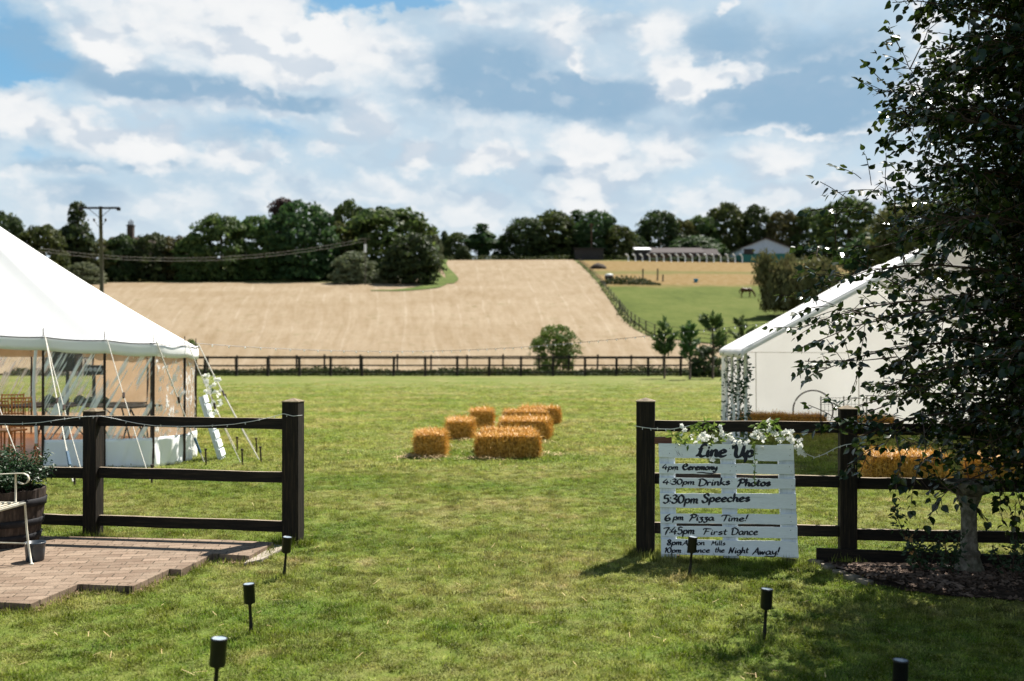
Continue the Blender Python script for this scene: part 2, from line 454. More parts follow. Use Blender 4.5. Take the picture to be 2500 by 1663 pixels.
foliage("leaf_dark", (0.015, 0.033, 0.012), (0.042, 0.069, 0.021), (0.108, 0.147, 0.042), .42, .5)
foliage("leaf_pale", (0.072, 0.091, 0.042), (0.124, 0.146, 0.072), (0.195, 0.215, 0.117))
foliage("leaf_olive", (0.058, 0.058, 0.016), (0.104, 0.101, 0.031), (0.156, 0.143, 0.046))
foliage("leaf_copper", (0.026, 0.013, 0.013), (0.058, 0.029, 0.026), (0.104, 0.058, 0.046))
foliage("leaf_fresh", (0.058, 0.098, 0.016), (0.104, 0.156, 0.026), (0.182, 0.234, 0.052))
foliage("leaf_willow", (0.075, 0.083, 0.027), (0.128, 0.132, 0.051), (0.225, 0.188, 0.068))
foliage("leaf_pine", (.03, .06, .018), (.06, .105, .030), (.11, .16, .05))
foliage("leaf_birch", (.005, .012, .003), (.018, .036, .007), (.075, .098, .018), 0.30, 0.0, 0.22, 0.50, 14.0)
foliage("leaf_box", (.010, .030, .010), (.022, .058, .018), (.060, .11, .035), 0.25, 0.0, 0.45, 0.3, 8.0)
foliage("leaf_rose", (.010, .026, .010), (.020, .045, .016), (.045, .075, .025), 0.2, 0.0, 0.45, 0.4, 8.0)
foliage("leaf_silk", (.10, .17, .03), (.18, .26, .05), (.30, .36, .08), 0.35, 0.0, 0.5, 0.3, 14.0)
foliage("leaf_ivy", (.012, .040, .018), (.025, .065, .030), (.05, .10, .045), 0.2, 0.0, 0.45, 0.4, 14.0)
foliage("weed_leaf", (.016, .028, .006), (.036, .050, .012), (.10, .09, .03), 0.3, 0.0, 0.7, 0.1, 1.0)
pmat("petal", [(0.3, (.74, .75, .70)), (0.7, (.88, .88, .85))], 20, 0.7, 0.0, spec=0.2, trans=0.35)
pmat("rose_petal", [(0.3, (.30, .16, .06)), (0.7, (.45, .28, .13))], 20, 0.7, 0.0, spec=0.2, trans=0.3)
pmat("white_cable", [(0.3, (.62, .62, .60)), (0.7, (.76, .76, .74))], 20, 0.5, 0.0)
pmat("dark_cable", [(0.3, (.015, .015, .015)), (0.7, (.03, .03, .03))], 20, 0.5, 0.0)
pmat("bulb_glass", [(0.3, (.70, .70, .66)), (0.7, (.82, .82, .78))], 20, 0.15, 0.0, spec=0.6)
pmat("white_paint", [(0.3, (.68, .69, .70)), (0.7, (.80, .81, .82))], 7, 0.45, 0.1, 0.002, spec=0.4)
pmat("cream_metal", [(0.3, (.42, .38, .29)), (0.6, (.60, .56, .46)), (0.8, (.70, .66, .56))], 14, 0.45, 0.25, 0.001, spec=0.45)
pmat("stave", [(0.28, (.016, .011, .010)), (0.5, (.045, .032, .026)), (0.75, (.11, .082, .066))], 4, 0.75, 0.6, 0.004, 8, 'Object', (9, 9, 1.2), 0.2)
pmat("hoop_iron", [(0.3, (.012, .012, .015)), (0.7, (.030, .029, .033))], 14, 0.7, 0.3, 0.002, metal=0.5)
pmat("soil", [(0.3, (.022, .015, .010)), (0.7, (.075, .052, .036))], 25, 0.95, 0.9, 0.02, 6)
pmat("blue_pot", [(0.3, (.020, .028, .038)), (0.7, (.040, .052, .066))], 8, 0.35, 0.15, 0.002, spec=0.5)
pmat("mulch", [(0.3, (.012, .008, .006)), (0.5, (.04, .027, .02)), (0.75, (.10, .07, .054))], 22, 0.95, 1.0, 0.03, 6, 'World', spec=0.1)
pmat("bark_chip", [(0.3, (.05, .032, .024)), (0.5, (.13, .09, .068)), (0.75, (.27, .20, .16))], 9, 0.9, 0.3, 0.003, 4, 'World', spec=0.15)
pmat("old_stone", [(0.28, (.045, .038, .030)), (0.48, (.145, .125, .10)), (0.72, (.34, .31, .26))], 16, 0.92, 1.0, 0.02, 8, 'Object', spec=0.15,
     fine=(5, 0.5, (.06, .075, .045)))
pmat("edging", [(0.3, (.09, .075, .055)), (0.7, (.24, .205, .16))], 9, 0.9, 0.6, 0.006, 6)
pmat("concrete", [(0.3, (.20, .17, .14)), (0.7, (.36, .31, .26))], 12, 0.92, 0.6, 0.01, 6, 'World')
pmat("dry_soil", [(0.3, (.08, .05, .032)), (0.5, (.18, .115, .07)), (0.75, (.34, .25, .16))], 40, 0.95, 1.0, 0.02, 5, 'World')
pmat("horse_coat", [(0.3, (.055, .018, .006)), (0.7, (.10, .036, .012))], 3, 0.5, 0.0, spec=0.3)
pmat("horse_mane", [(0.3, (.025, .010, .005)), (0.7, (.06, .026, .012))], 8, 0.6, 0.0)
pmat("roof_sheet", [(0.3, (.05, .04, .04)), (0.7, (.085, .07, .07))], 2, 0.95, 0.2, 0.01, 5, 'Object', (8, 1, 1))
pmat("barn_blue", [(0.3, (.30, .38, .50)), (0.7, (.44, .52, .64))], 2, 0.6, 0.2, 0.01, 5, 'Object', (8, 8, .5))
pmat("barn_green", [(0.3, (.012, .10, .085)), (0.7, (.03, .17, .14))], 2, 0.6, 0.2, 0.01, 5, 'Object', (8, 8, .5))
pmat("shed_dark", [(0.3, (.018, .016, .016)), (0.7, (.05, .042, .04))], 3, 0.8, 0.2)
pmat("shed_brown", [(0.3, (.06, .03, .02)), (0.7, (.13, .075, .05))], 3, 0.8, 0.2)
pmat("brick_dark", [(0.3, (.03, .02, .018)), (0.7, (.08, .055, .045))], 3, 0.9, 0.2)
pmat("grey_pole", [(0.3, (.05, .045, .03)), (0.7, (.12, .11, .075))], 3, 0.85, 0.3, 0.01, 5, 'Object', (5, 5, 1))
pmat("fence_far", [(0.3, (.010, .008, .006)), (0.7, (.030, .022, .016))], 3, 0.8, 0.2, 0.01, 5)
pmat("bright_blue", [(0.3, (.02, .20, .42)), (0.7, (.04, .28, .52))], 5, 0.5, 0.0)
pmat("tank_white", [(0.3, (.60, .62, .62)), (0.7, (.75, .77, .77))], 5, 0.4, 0.0)

def make_paving():
    m, nt = new_mat("brick_paving")
    P = coords(nt, 'World')
    rot = nt.n('ShaderNodeVectorRotate', rotation_type='Z_AXIS')
    nt.put(rot.inputs['Vector'], P)
    rot.inputs['Angle'].default_value = R(-9)
    br = nt.n('ShaderNodeTexBrick')
    nt.put(br.inputs['Vector'], rot.outputs[0])
    br.inputs['Scale'].default_value = 1.0
    br.inputs['Brick Width'].default_value = 0.205
    br.inputs['Row Height'].default_value = 0.103
    br.inputs['Mortar Size'].default_value = 0.005
    br.inputs['Mortar Smooth'].default_value = 0.3
    br.inputs['Bias'].default_value = -0.1
    br.inputs['Color1'].default_value = (.145, .098, .068, 1)
    br.inputs['Color2'].default_value = (.265, .192, .140, 1)
    br.inputs['Mortar'].default_value = (.045, .036, .022, 1)
    n1 = nt.noise(P, 4.0, 6, 0.65)
    n2 = nt.noise(P, 70.0, 4, 0.7)
    col = nt.mix(nt.rng(n1, 0.35, 0.7, 0.05, 0.55), br.outputs['Color'], (.275, .215, .16))
    col = nt.mix(nt.rng(n2, 0.45, 0.70, 0.0, 0.6), col, (.09, .066, .05))
    p = nt.n('ShaderNodeBsdfPrincipled')
    nt.put(p.inputs['Base Color'], col)
    p.inputs['Roughness'].default_value = 0.85
    p.inputs['Specular IOR Level'].default_value = 0.15
    hgt = nt.math('ADD', nt.math('MULTIPLY', br.outputs['Fac'], -1.0), nt.math('MULTIPLY', n2, 0.35))
    nt.put(p.inputs['Normal'], bump(nt, hgt, 0.9, 0.008))
    finish(nt, p.outputs[0])
make_paving()

def make_pvc():
    m, nt = new_mat("clear_pvc")
    v = coords(nt, 'Object')
    rot = nt.n('ShaderNodeVectorRotate', rotation_type='Y_AXIS')
    nt.put(rot.inputs['Vector'], v)
    rot.inputs['Angle'].default_value = R(-30)
    sv = nt.vec('MULTIPLY', rot.outputs[0], (11.0, 9.0, .55))
    n = nt.noise(sv, 1.6, 3, 0.55, 0.2)
    streak = nt.rng(n, 0.47, 0.64, 0.0, 0.9)  # sky reflections on the creases, painted as diffuse white streaks
    haze = nt.math('MAXIMUM', streak, 0.06)
    tr = nt.n('ShaderNodeBsdfTransparent')
    tr.inputs[0].default_value = (.92, .93, .92, 1)
    df = nt.n('ShaderNodeBsdfPrincipled')
    df.inputs['Base Color'].default_value = (.93, .93, .94, 1)
    df.inputs['Roughness'].default_value = 0.15
    nt.put(df.inputs['Normal'], bump(nt, n, 0.8, 0.05))
    mx = nt.n('ShaderNodeMixShader')
    nt.put(mx.inputs[0], haze)
    nt.t.links.new(tr.outputs[0], mx.inputs[1])
    nt.t.links.new(df.outputs[0], mx.inputs[2])
    gl = nt.n('ShaderNodeBsdfGlossy')
    gl.inputs['Roughness'].default_value = 0.08
    nt.put(gl.inputs['Normal'], bump(nt, n, 1.0, 0.06))
    fr = nt.n('ShaderNodeFresnel')
    fr.inputs[0].default_value = 1.35
    m2 = nt.n('ShaderNodeMixShader')
    nt.put(m2.inputs[0], nt.math('MULTIPLY', fr.outputs[0], 0.7))
    nt.t.links.new(mx.outputs[0], m2.inputs[1])
    nt.t.links.new(gl.outputs[0], m2.inputs[2])
    finish(nt, m2.outputs[0])
make_pvc()

# ------------------------------------------------------------------ mesh helpers
class MB:
    """Collects shapes; build() links them as ONE mesh object."""
    def __init__(s):
        s.v, s.f, s.m, s.n = [], [], [], 0
    def add(s, verts, faces, mi=0):
        o = s.n
        s.v.extend(tuple(map(float, p)) for p in verts)
        s.f.extend(tuple(i + o for i in f) for f in faces)
        s.m.extend([mi] * len(faces))
        s.n += len(verts)
        return s
    def box(s, c, size, rot=None, mi=0, top=None):
        hx, hy, hz = size[0] / 2, size[1] / 2, size[2] / 2
        vs_ = [Vector((x, y, z)) for z in (-hz, hz) for y in (-hy, hy) for x in (-hx, hx)]
        if rot is not None:
            vs_ = [rot @ p for p in vs_]
        c = Vector(c)
        o = s.n
        s.add([p + c for p in vs_], [(0, 2, 3, 1), (4, 5, 7, 6), (0, 1, 5, 4), (2, 6, 7, 3), (0, 4, 6, 2), (1, 3, 7, 5)], mi)
        if top is not None:
            s.m[-5] = top
        return s
    def tube(s, pts, rad, n=6, mi=0, caps=True):
        pts = [Vector(p) for p in pts]
        if not hasattr(rad, '__len__'):
            rad = [rad] * len(pts)
        vs_, fs = [], []
        up = Vector((0, 0, 1))
        for i, p in enumerate(pts):
            t = (pts[min(i + 1, len(pts) - 1)] - pts[max(i - 1, 0)])
            t = t.normalized() if t.length > 1e-9 else up
            a = t.cross(up if abs(t.z) < 0.9 else Vector((1, 0, 0))).normalized()
            b = t.cross(a).normalized()
            for k in range(n):
                th = 2 * math.pi * k / n
                vs_.append(p + (a * math.cos(th) + b * math.sin(th)) * rad[i])
        for i in range(len(pts) - 1):
            for k in range(n):
                k2 = (k + 1) % n
                fs.append((i * n + k, i * n + k2, (i + 1) * n + k2, (i + 1) * n + k))
        if caps:
            fs.append(tuple(range(n)))
            fs.append(tuple((len(pts) - 1) * n + k for k in reversed(range(n))))
        return s.add(vs_, fs, mi)
    def lathe(s, prof, c=(0, 0, 0), n=24, mi=0, wob=0.0):
        vs_, fs = [], []
        for r, z in prof:
            for k in range(n):
                th = 2 * math.pi * k / n
                rr = r * (1 + wob * math.sin(th * 3 + z * 9))
                vs_.append((c[0] + rr * math.cos(th), c[1] + rr * math.sin(th), c[2] + z))
        for i in range(len(prof) - 1):
            for k in range(n):
                k2 = (k + 1) % n
                fs.append((i * n + k, i * n + k2, (i + 1) * n + k2, (i + 1) * n + k))
        fs.append(tuple(reversed(range(n))))
        fs.append(tuple((len(prof) - 1) * n + k for k in range(n)))
        return s.add(vs_, fs, mi)
    def ball(s, c, r, n=8, mi=0):
        if not hasattr(r, '__len__'):
            r = (r, r, r)
        vs_ = [(c[0], c[1], c[2] - r[2])]
        rows = n // 2
        for i in range(1, rows):
            ph = -math.pi / 2 + math.pi * i / rows
            for k in range(n):
                th = 2 * math.pi * k / n
                vs_.append((c[0] + r[0] * math.cos(ph) * math.cos(th), c[1] + r[1] * math.cos(ph) * math.sin(th), c[2] + r[2] * math.sin(ph)))
        vs_.append((c[0], c[1], c[2] + r[2]))
        fs = []
        for k in range(n):
            fs.append((0, 1 + (k + 1) % n, 1 + k))
        for i in range(rows - 2):
            for k in range(n):
                a, b = 1 + i * n + k, 1 + i * n + (k + 1) % n
                fs.append((a, b, b + n, a + n))
        l = len(vs_) - 1
        for k in range(n):
            fs.append((l, l - n + k, l - n + (k + 1) % n))
        return s.add(vs_, fs, mi)
    def grid(s, pts, mi=0):
        """pts: rows of points"""
        nr, nc = len(pts), len(pts[0])
        fs = [(i * nc + j, i * nc + j + 1, (i + 1) * nc + j + 1, (i + 1) * nc + j) for i in range(nr - 1) for j in range(nc - 1)]
        return s.add([p for r_ in pts for p in r_], fs, mi)
    def build(s, name, mats, parent=None, smooth=False, bevel=0.0, origin=None, thick=0.0):
        me = bpy.data.meshes.new(name)
        vv = s.v
        if origin is not None:
            ox, oy, oz = origin
            vv = [(a - ox, b - oy, c_ - oz) for a, b, c_ in vv]
        me.from_pydata(vv, [], s.f)
        for m_ in ([mats] if isinstance(mats, str) else mats):
            me.materials.append(MATS[m_])
        me.polygons.foreach_set('material_index', s.m)
        if smooth:
            me.polygons.foreach_set('use_smooth', [True] * len(s.f))
        me.update()
        return link(name, me, parent, bevel, origin, thick)

def link(name, me, parent=None, bevel=0.0, origin=None, thick=0.0):
    o = bpy.data.objects.new(name, me)
    COL.objects.link(o)
    if parent is not None:
        o.parent = parent
    if origin is not None:
        o.location = origin
    if thick:
        md = o.modifiers.new("thickness", 'SOLIDIFY')
        md.thickness = thick
        md.offset = 0.0
    if bevel:
        md = o.modifiers.new("soft_edges", 'BEVEL')
        md.width = bevel
        md.segments = 2
        md.limit_method = 'ANGLE'
    return o

def np_mesh(name, V, Fc, mats, smooth=False, mi=None):
    """V (n,3), Fc (m,k) arrays -> mesh datablock"""
    me = bpy.data.meshes.new(name)
    k = Fc.shape[1]
    me.vertices.add(len(V))
    me.vertices.foreach_set('co', np.asarray(V, np.float32).ravel())
    me.loops.add(Fc.size)
    me.loops.foreach_set('vertex_index', np.asarray(Fc, np.int32).ravel())
    me.polygons.add(len(Fc))
    me.polygons.foreach_set('loop_start', np.arange(0, Fc.size, k, dtype=np.int32))
    for m_ in ([mats] if isinstance(mats, str) else mats):
        me.materials.append(MATS[m_])
    if mi is not None:
        me.polygons.foreach_set('material_index', np.asarray(mi, np.int32))
    if smooth:
        me.polygons.foreach_set('use_smooth', np.ones(len(Fc), bool))
    me.update(calc_edges=True)
    me.validate()
    return me

def tag(o, label=None, cat=None, group=None, kind=None):
    for k, v in (('label', label), ('category', cat), ('group', group), ('kind', kind)):
        if v:
            o[k] = v
    return o

def thing(name, loc, label, cat, group=None, rz=0.0):
    o = bpy.data.objects.new(name, None)
    o.empty_display_size = 0.2
    COL.objects.link(o)
    o.location = loc
    o.rotation_euler = (0, 0, rz)
    return tag(o, label, cat, group)

def copy_tree(o, parent=None):
    c_ = o.copy()
    COL.objects.link(c_)
    if parent is not None:
        c_.parent = parent
    for ch in list(o.children):
        copy_tree(ch, c_)
    return c_

# ------------------------------------------------------------------ terrain and pixel rays
def gz(x, y):
    x = np.asarray(x, float)
    y = np.asarray(y, float)
    t = y - 64.0
    ramp = np.where(t <= 0, 0, np.where(t < 8, 0.13 * t * t / 16.0, 0.13 * (t - 4)))
    top = 256.0
    ex = y - top
    ztop = 0.13 * (top - 68.0)
    plate = ztop + 0.13 * 20 * (1 - np.exp(-np.clip(ex, 0, None) / 20.0)) + 0.012 * np.clip(ex, 0, 900)
    z = np.where(ex > 0, plate, ramp)
    und = 0.35 * np.sin(x * 0.045 + 1.0) * np.sin(y * 0.035) * np.clip((y - 72) / 60.0, 0, 1)
    return z + und

def ray(px, py):
    d = Vector(((px - 1250) / F, 1.0, -(py - 831.5) / F))
    return Matrix.Rotation(PITCH, 3, 'X') @ d

def at_z(px, py, z=0.0):
    d = ray(px, py)
    t = (z - HC) / d.z
    return Vector((d.x * t, d.y * t, z))

def at_y(px, py, Y):
    d = ray(px, py)
    t = Y / d.y
    return Vector((d.x * t, Y, HC + d.z * t))

def at_g(px, py):
    d = ray(px, py)
    y = 60.0
    while y < 700:
        if float(gz(d.x / d.y * y, y)) >= HC + d.z / d.y * y:
            break
        y += 0.25
    x = d.x / d.y * y
    return Vector((x, y, float(gz(x, y))))

def inside(px, py, poly):
    px, py = np.asarray(px), np.asarray(py)
    r_ = np.zeros(px.shape, bool)
    n = len(poly)
    for i in range(n):
        x1, y1 = poly[i][:2]
        x2, y2 = poly[(i + 1) % n][:2]
        c_ = ((y1 > py) != (y2 > py)) & (px < (x2 - x1) * (py - y1) / ((y2 - y1) or 1e-9) + x1)
        r_ ^= c_
    return r_

# ------------------------------------------------------------------ setting: ground sheets
def sheet(name, rows, mat, dz, kind='structure'):
    P = np.array(rows, float)                     # (nr, nc, 2)
    nr, nc = P.shape[:2]
    z = gz(P[..., 0], P[..., 1]) + dz
    V = np.dstack([P, z]).reshape(-1, 3)
    idx = np.arange(nr * nc).reshape(nr, nc)
    Fc = np.stack([idx[:-1, :-1], idx[:-1, 1:], idx[1:, 1:], idx[1:, :-1]], -1).reshape(-1, 4)
    o = link(name, np_mesh(name, V, Fc, mat, True))
    return tag(o, kind=kind)

def lerp_rows(ys, xl, xr, n):
    return [[(xl(y) + (xr(y) - xl(y)) * u, y) for u in np.linspace(0, 1, n)] for y in ys]

ys = np.concatenate([np.linspace(-80, 60, 15), np.arange(62, 90, 2), np.arange(90, 300, 5), np.linspace(300, 2500, 40)])
sheet("ground", lerp_rows(ys, lambda y: -400 - max(0, y - 100) * 1.2, lambda y: 400 + max(0, y - 100) * 1.2, 121), "rough_grass", -0.07)
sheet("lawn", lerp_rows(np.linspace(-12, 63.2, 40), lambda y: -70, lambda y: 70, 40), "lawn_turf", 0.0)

FENCE_PX = [(1412, 640), (1438, 662), (1465, 690), (1500, 738), (1530, 780), (1565, 808), (1605, 826)]
FENCE_G = [at_g(*p) for p in FENCE_PX]
FG = sorted([(p.y, p.x) for p in FENCE_G])
def xr(y):
    return float(np.interp(y, [a for a, b in FG], [b for a, b in FG])) if y > FG[0][0] else FG[0][1] + (FG[0][0] - y) * 0.9
edge = at_g(1058, 690)
def xl(y):
    return -170.0 if y <= 162 else float(np.interp(y, [162, 166, 250], [-38, edge.x - 9, edge.x - 7]))
ys = np.concatenate([np.arange(65.6, 162.1, 1.5), [162.1], np.arange(163.5, 254, 1.5)])
sheet("stubble_field", lerp_rows(ys, xl, lambda y: xr(y) - 0.5, 90), "stubble", 0.05)
sheet("paddock", lerp_rows(np.arange(65.6, 246, 2.0), lambda y: xr(y) + 0.5, lambda y: 170, 60), "paddock_grass", 0.04)

def ribbon_sheet(name, cl, mat, dz):
    pts = [at_g(x, y) for x, y, wd in cl]
    wds = [c_[2] for c_ in cl]
    t = np.linspace(0, len(pts) - 1, 40)
    xs = np.interp(t, range(len(pts)), [p.x for p in pts])
    yy = np.interp(t, range(len(pts)), [p.y for p in pts])
    ww = np.interp(t, range(len(pts)), wds)
    for _ in range(3):
        xs[1:-1] = (xs[:-2] + xs[1:-1] * 2 + xs[2:]) / 4
        yy[1:-1] = (yy[:-2] + yy[1:-1] * 2 + yy[2:]) / 4
    dx, dy = np.gradient(xs), np.gradient(yy)
    L = np.hypot(dx, dy) + 1e-9
    rows = []
    for i in range(len(t)):
        nx, ny = -dy[i] / L[i], dx[i] / L[i]
        rows.append([(xs[i] + nx * ww[i] * k, yy[i] + ny * ww[i] * k) for k in (-.5, -.17, .17, .5)])
    return sheet(name, rows, mat, dz)
ribbon_sheet("farm_track", [(905, 711, 1.2), (975, 711, 2.8), (1045, 704, 3.6), (1072, 692, 3.4), (1066, 674, 2.0), (1052, 656, 1.6), (1058, 636, 1.5)], "track_grass", 0.13)
ribbon_sheet("track_rut", [(1090, 694, 2.4), (1104, 684, 2.4), (1100, 672, 1.9), (1086, 656, 1.6), (1082, 645, 1.4), (1088, 635, 1.3)], "track_grass", 0.15)

# brick patio with its stepped, unfinished edge
PZ = 0.06
front = [(-260, 1476), (0, 1470), (74, 1474), (190, 1426), (323, 1431), (413, 1389), (442, 1390), (521, 1351), (608, 1357), (668, 1324), (560, 1318), (300, 1312), (60, 1308), (-420, 1300)]
PATIO = [at_z(x, y, PZ) for x, y in front]
mb = MB()
n = len(PATIO)
mb.add([(p.x, p.y, PZ) for p in PATIO] + [(p.x, p.y, -0.02) for p in PATIO],
       [tuple(range(n))] + [(i, i + n, (i + 1) % n + n, (i + 1) % n) for i in range(n)])
tag(mb.build("patio", "brick_paving", bevel=0.004), kind='structure')
foot = [at_z(x, y, 0.012) for x, y in [(-260, 1500), (0, 1492), (85, 1494), (200, 1449), (335, 1450), (440, 1404), (520, 1374), (618, 1376), (690, 1334), (600, 1330), (300, 1380), (-200, 1440)]]
n = len(foot)
mb = MB().add([(p.x, p.y, 0.012) for p in foot] + [(p.x, p.y, -0.02) for p in foot],
              [tuple(range(n))] + [(i, i + n, (i + 1) % n + n, (i + 1) % n) for i in range(n)])
tag(mb.build("soil_strip", "dry_soil"), kind='structure')
mb = MB()
slab = [at_z(x, y, 0.025) for x, y in [(596, 1376), (640, 1366), (700, 1334), (668, 1330), (610, 1362)]]
n = len(slab)
mb.add([(p.x, p.y, 0.028) for p in slab] + [(p.x, p.y, -0.02) for p in slab], [tuple(range(n))] + [(i, i + n, (i + 1) % n + n, (i + 1) % n) for i in range(n)])
tag(mb.build("footing", "concrete"), kind='structure')

# mulched flower bed
BED_PX = [(1998, 1368), (2060, 1398), (2130, 1421), (2210, 1438), (2320, 1452), (2500, 1464), (2760, 1470), (2900, 1400), (2740, 1372), (2100, 1370)]
BED = [at_z(x, y, 0.02) for x, y in BED_PX]
cx = sum(p.x for p in BED) / len(BED)
cy = sum(p.y for p in BED) / len(BED)
rows = [[(cx + (BED[i % len(BED)].x - cx) * r_, cy + (BED[i % len(BED)].y - cy) * r_, 0.012 + 0.045 * (1 - r_ ** 4)) for i in range(len(BED) + 1)] for r_ in (0.02, .3, .6, .85, 1.0)]
tag(MB().grid(rows).build("flower_bed", "mulch", smooth=True), kind='structure')

def chips(name, poly, num, zf, lmin, lmax, mat, flat=0.5, wid=0.4):
    xs = np.array([p[0] for p in poly])
    yy = np.array([p[1] for p in poly])
    P = []
    while sum(len(a) for a in P) < num:
        x = rng.uniform(xs.min(), xs.max(), num)
        y = rng.uniform(yy.min(), yy.max(), num)
        k = inside(x, y, poly)
        P.append(np.stack([x[k], y[k]], 1))
    P = np.concatenate(P)[:num]
    m = len(P)
    a = rng.uniform(0, 2 * np.pi, m)
    L = rng.uniform(lmin, lmax, m)
    tx, ty, tz = np.cos(a), np.sin(a), rng.normal(0, flat * .5, m)
    T = np.stack([tx, ty, tz], 1) * (L / 2)[:, None]
    S = np.stack([-ty, tx, rng.normal(0, flat, m)], 1) * (L * wid / 2)[:, None]
    C = np.column_stack([P, zf(P[:, 0], P[:, 1]) + np.abs(T[:, 2]) * .6 + .004])
    V = np.stack([C - T - S * .6, C + S - T * .4, C + T + S * .5, C + T * .7 - S], 1).reshape(-1, 3)
    Fc = np.arange(m * 4).reshape(-1, 4)
    o = link(name, np_mesh(name, V, Fc, mat))
    return tag(o, kind='stuff')
bed2 = [(p.x, p.y) for p in BED]
def bedz(x, y):
    r_ = np.hypot((x - cx) / 1.6, (y - cy) / 0.5)
    return 0.014 + 0.04 * (1 - np.clip(r_, 0, 1) ** 4)
chips("bark_mulch", bed2, 8000, bedz, 0.015, 0.055, "bark_chip", 0.45, 0.45)
foot2 = [(p.x, p.y) for p in foot]
chips("soil_debris", foot2, 2500, lambda x, y: 0.014 + 0 * x, 0.008, 0.03, "dry_soil", 0.6, 0.8)

# grass: tufts scattered over the lawn
def tuft(name, seed, nb, spread, hmin, hmax, wd, lean):
    r_ = np.random.default_rng(seed)
    a = r_.uniform(0, 2 * np.pi, nb)
    rr = spread * np.sqrt(r_.uniform(0, 1, nb))
    B = np.stack([rr * np.cos(a), rr * np.sin(a), np.full(nb, -0.004)], 1)
    h = r_.uniform(hmin, hmax, nb)
    la = r_.uniform(0, 2 * np.pi, nb)
    ln = np.abs(r_.normal(0, lean, nb))
    Dv = np.stack([np.cos(la) * ln, np.sin(la) * ln, np.ones(nb)], 1)
    Dv /= np.linalg.norm(Dv, axis=1)[:, None]
    D2 = Dv + np.stack([np.cos(la) * ln, np.sin(la) * ln, -0.35 * ln], 1)
    D2 /= np.linalg.norm(D2, axis=1)[:, None]
    sa = r_.uniform(0, np.pi, nb)
    S = np.stack([np.cos(sa), np.sin(sa), 0 * sa], 1) * (wd * r_.uniform(.6, 1.3, nb))[:, None]
    m1 = B + Dv * (h * .55)[:, None]
    tip = m1 + D2 * (h * .55)[:, None]
    V = np.stack([B - S, B + S, m1 + S * .8, m1 - S * .8, tip], 1).reshape(-1, 3)
    i = np.arange(nb)[:, None] * 5
    me = bpy.data.meshes.new(name)
    faces = [f for k in range(nb) for f in ((k * 5, k * 5 + 1, k * 5 + 2, k * 5 + 3), (k * 5 + 3, k * 5 + 2, k * 5 + 4))]
    me.from_pydata(V.tolist(), [], faces)
    me.materials.append(MATS["grass_blade"])
    me.update()
    return bpy.data.objects.new(name, me)

def grass_group(col, name):
    ng = bpy.data.node_groups.new(name, 'GeometryNodeTree')
    ng.interface.new_socket("Geometry", in_out='INPUT', socket_type='NodeSocketGeometry')
    ng.interface.new_socket("Geometry", in_out='OUTPUT', socket_type='NodeSocketGeometry')
    N, L = ng.nodes, ng.links
    gi, go = N.new('NodeGroupInput'), N.new('NodeGroupOutput')
    ci = N.new('GeometryNodeCollectionInfo')
    ci.inputs['Collection'].default_value = col
    ci.inputs['Separate Children'].default_value = True
    ci.inputs['Reset Children'].default_value = True
    ip = N.new('GeometryNodeInstanceOnPoints')
    ip.inputs['Pick Instance'].default_value = True
    L.new(gi.outputs[0], ip.inputs['Points'])
    L.new(ci.outputs[0], ip.inputs['Instance'])
    for nm, sock in (('rot', 'Rotation'), ('scl', 'Scale')):
        na = N.new('GeometryNodeInputNamedAttribute')
        na.data_type = 'FLOAT_VECTOR'
        na.inputs['Name'].default_value = nm
        L.new(na.outputs[0], ip.inputs[sock])
    L.new(ip.outputs[0], go.inputs[0])
    return ng

def scatter(name, pts, scl, col):
    n_ = len(pts)
    me = bpy.data.meshes.new(name)
    me.vertices.add(n_)
    me.vertices.foreach_set('co', pts.astype(np.float32).ravel())
    a = me.attributes.new('rot', 'FLOAT_VECTOR', 'POINT')
    rot = np.stack([rng.normal(0, .12, n_), rng.normal(0, .12, n_), rng.uniform(0, 6.283, n_)], 1)
    a.data.foreach_set('vector', rot.astype(np.float32).ravel())
    a = me.attributes.new('scl', 'FLOAT_VECTOR', 'POINT')
    a.data.foreach_set('vector', scl.astype(np.float32).ravel())
    me.materials.append(MATS["grass_blade"])
    o = link(name, me)
    md = o.modifiers.new("scatter", 'NODES')
    md.node_group = grass_group(col, name + "_nodes")
    return tag(o, kind='stuff')

TENT_FLOOR = [(-5.0, 15.6), (-4.95, 15.0), (-5.2, 14.4), (-5.9, 14.3), (-6.8, 14.4), (-14, 14.8), (-14, 20), (-9, 20), (-6.9, 19), (-5.7, 17.5)]
tufts = bpy.data.collections.new("grass_tufts")
for k in range(6):
    tufts.objects.link(tuft("grass_tuft", 100 + k, 38, 0.062, 0.012, 0.040 if k < 4 else 0.052, 0.0027, 0.9))
ftufts = bpy.data.collections.new("grass_tufts_far")
for k in range(5):
    ftufts.objects.link(tuft("grass_tuft", 200 + k, 40, 0.15, 0.015, 0.045, 0.0055, 0.8))
def lawn_points(y0, y1, dens, margin):
    out = []
    for ya in np.arange(y0, y1, 1.0):
        yb = min(ya + 1.0, y1)
        hw = yb * 0.53 + margin
        m_ = int(dens((ya + yb) / 2) * hw * 2 * (yb - ya))
        out.append(np.stack([rng.uniform(-hw, hw, m_), rng.uniform(ya, yb, m_)], 1))
    P = np.concatenate(out)
    k = ~inside(P[:, 0], P[:, 1], [(p.x, p.y) for p in PATIO]) & ~inside(P[:, 0], P[:, 1], bed2) & ~inside(P[:, 0], P[:, 1], TENT_FLOOR)
    k &= ~(inside(P[:, 0], P[:, 1], foot2) & (rng.random(len(P)) < 0.93))
    return P[k]
def patch(P, s, ph=0.0):
    return (np.sin(P[:, 0] * s + ph + 1.3 * np.sin(P[:, 1] * s * .8)) * np.sin(P[:, 1] * s * 1.1 + ph * 2 + np.sin(P[:, 0] * s * .7 + 2)) + 1) / 2
P = lawn_points(3.4, 14, lambda y: 430 if y < 9 else 300, 1.5)
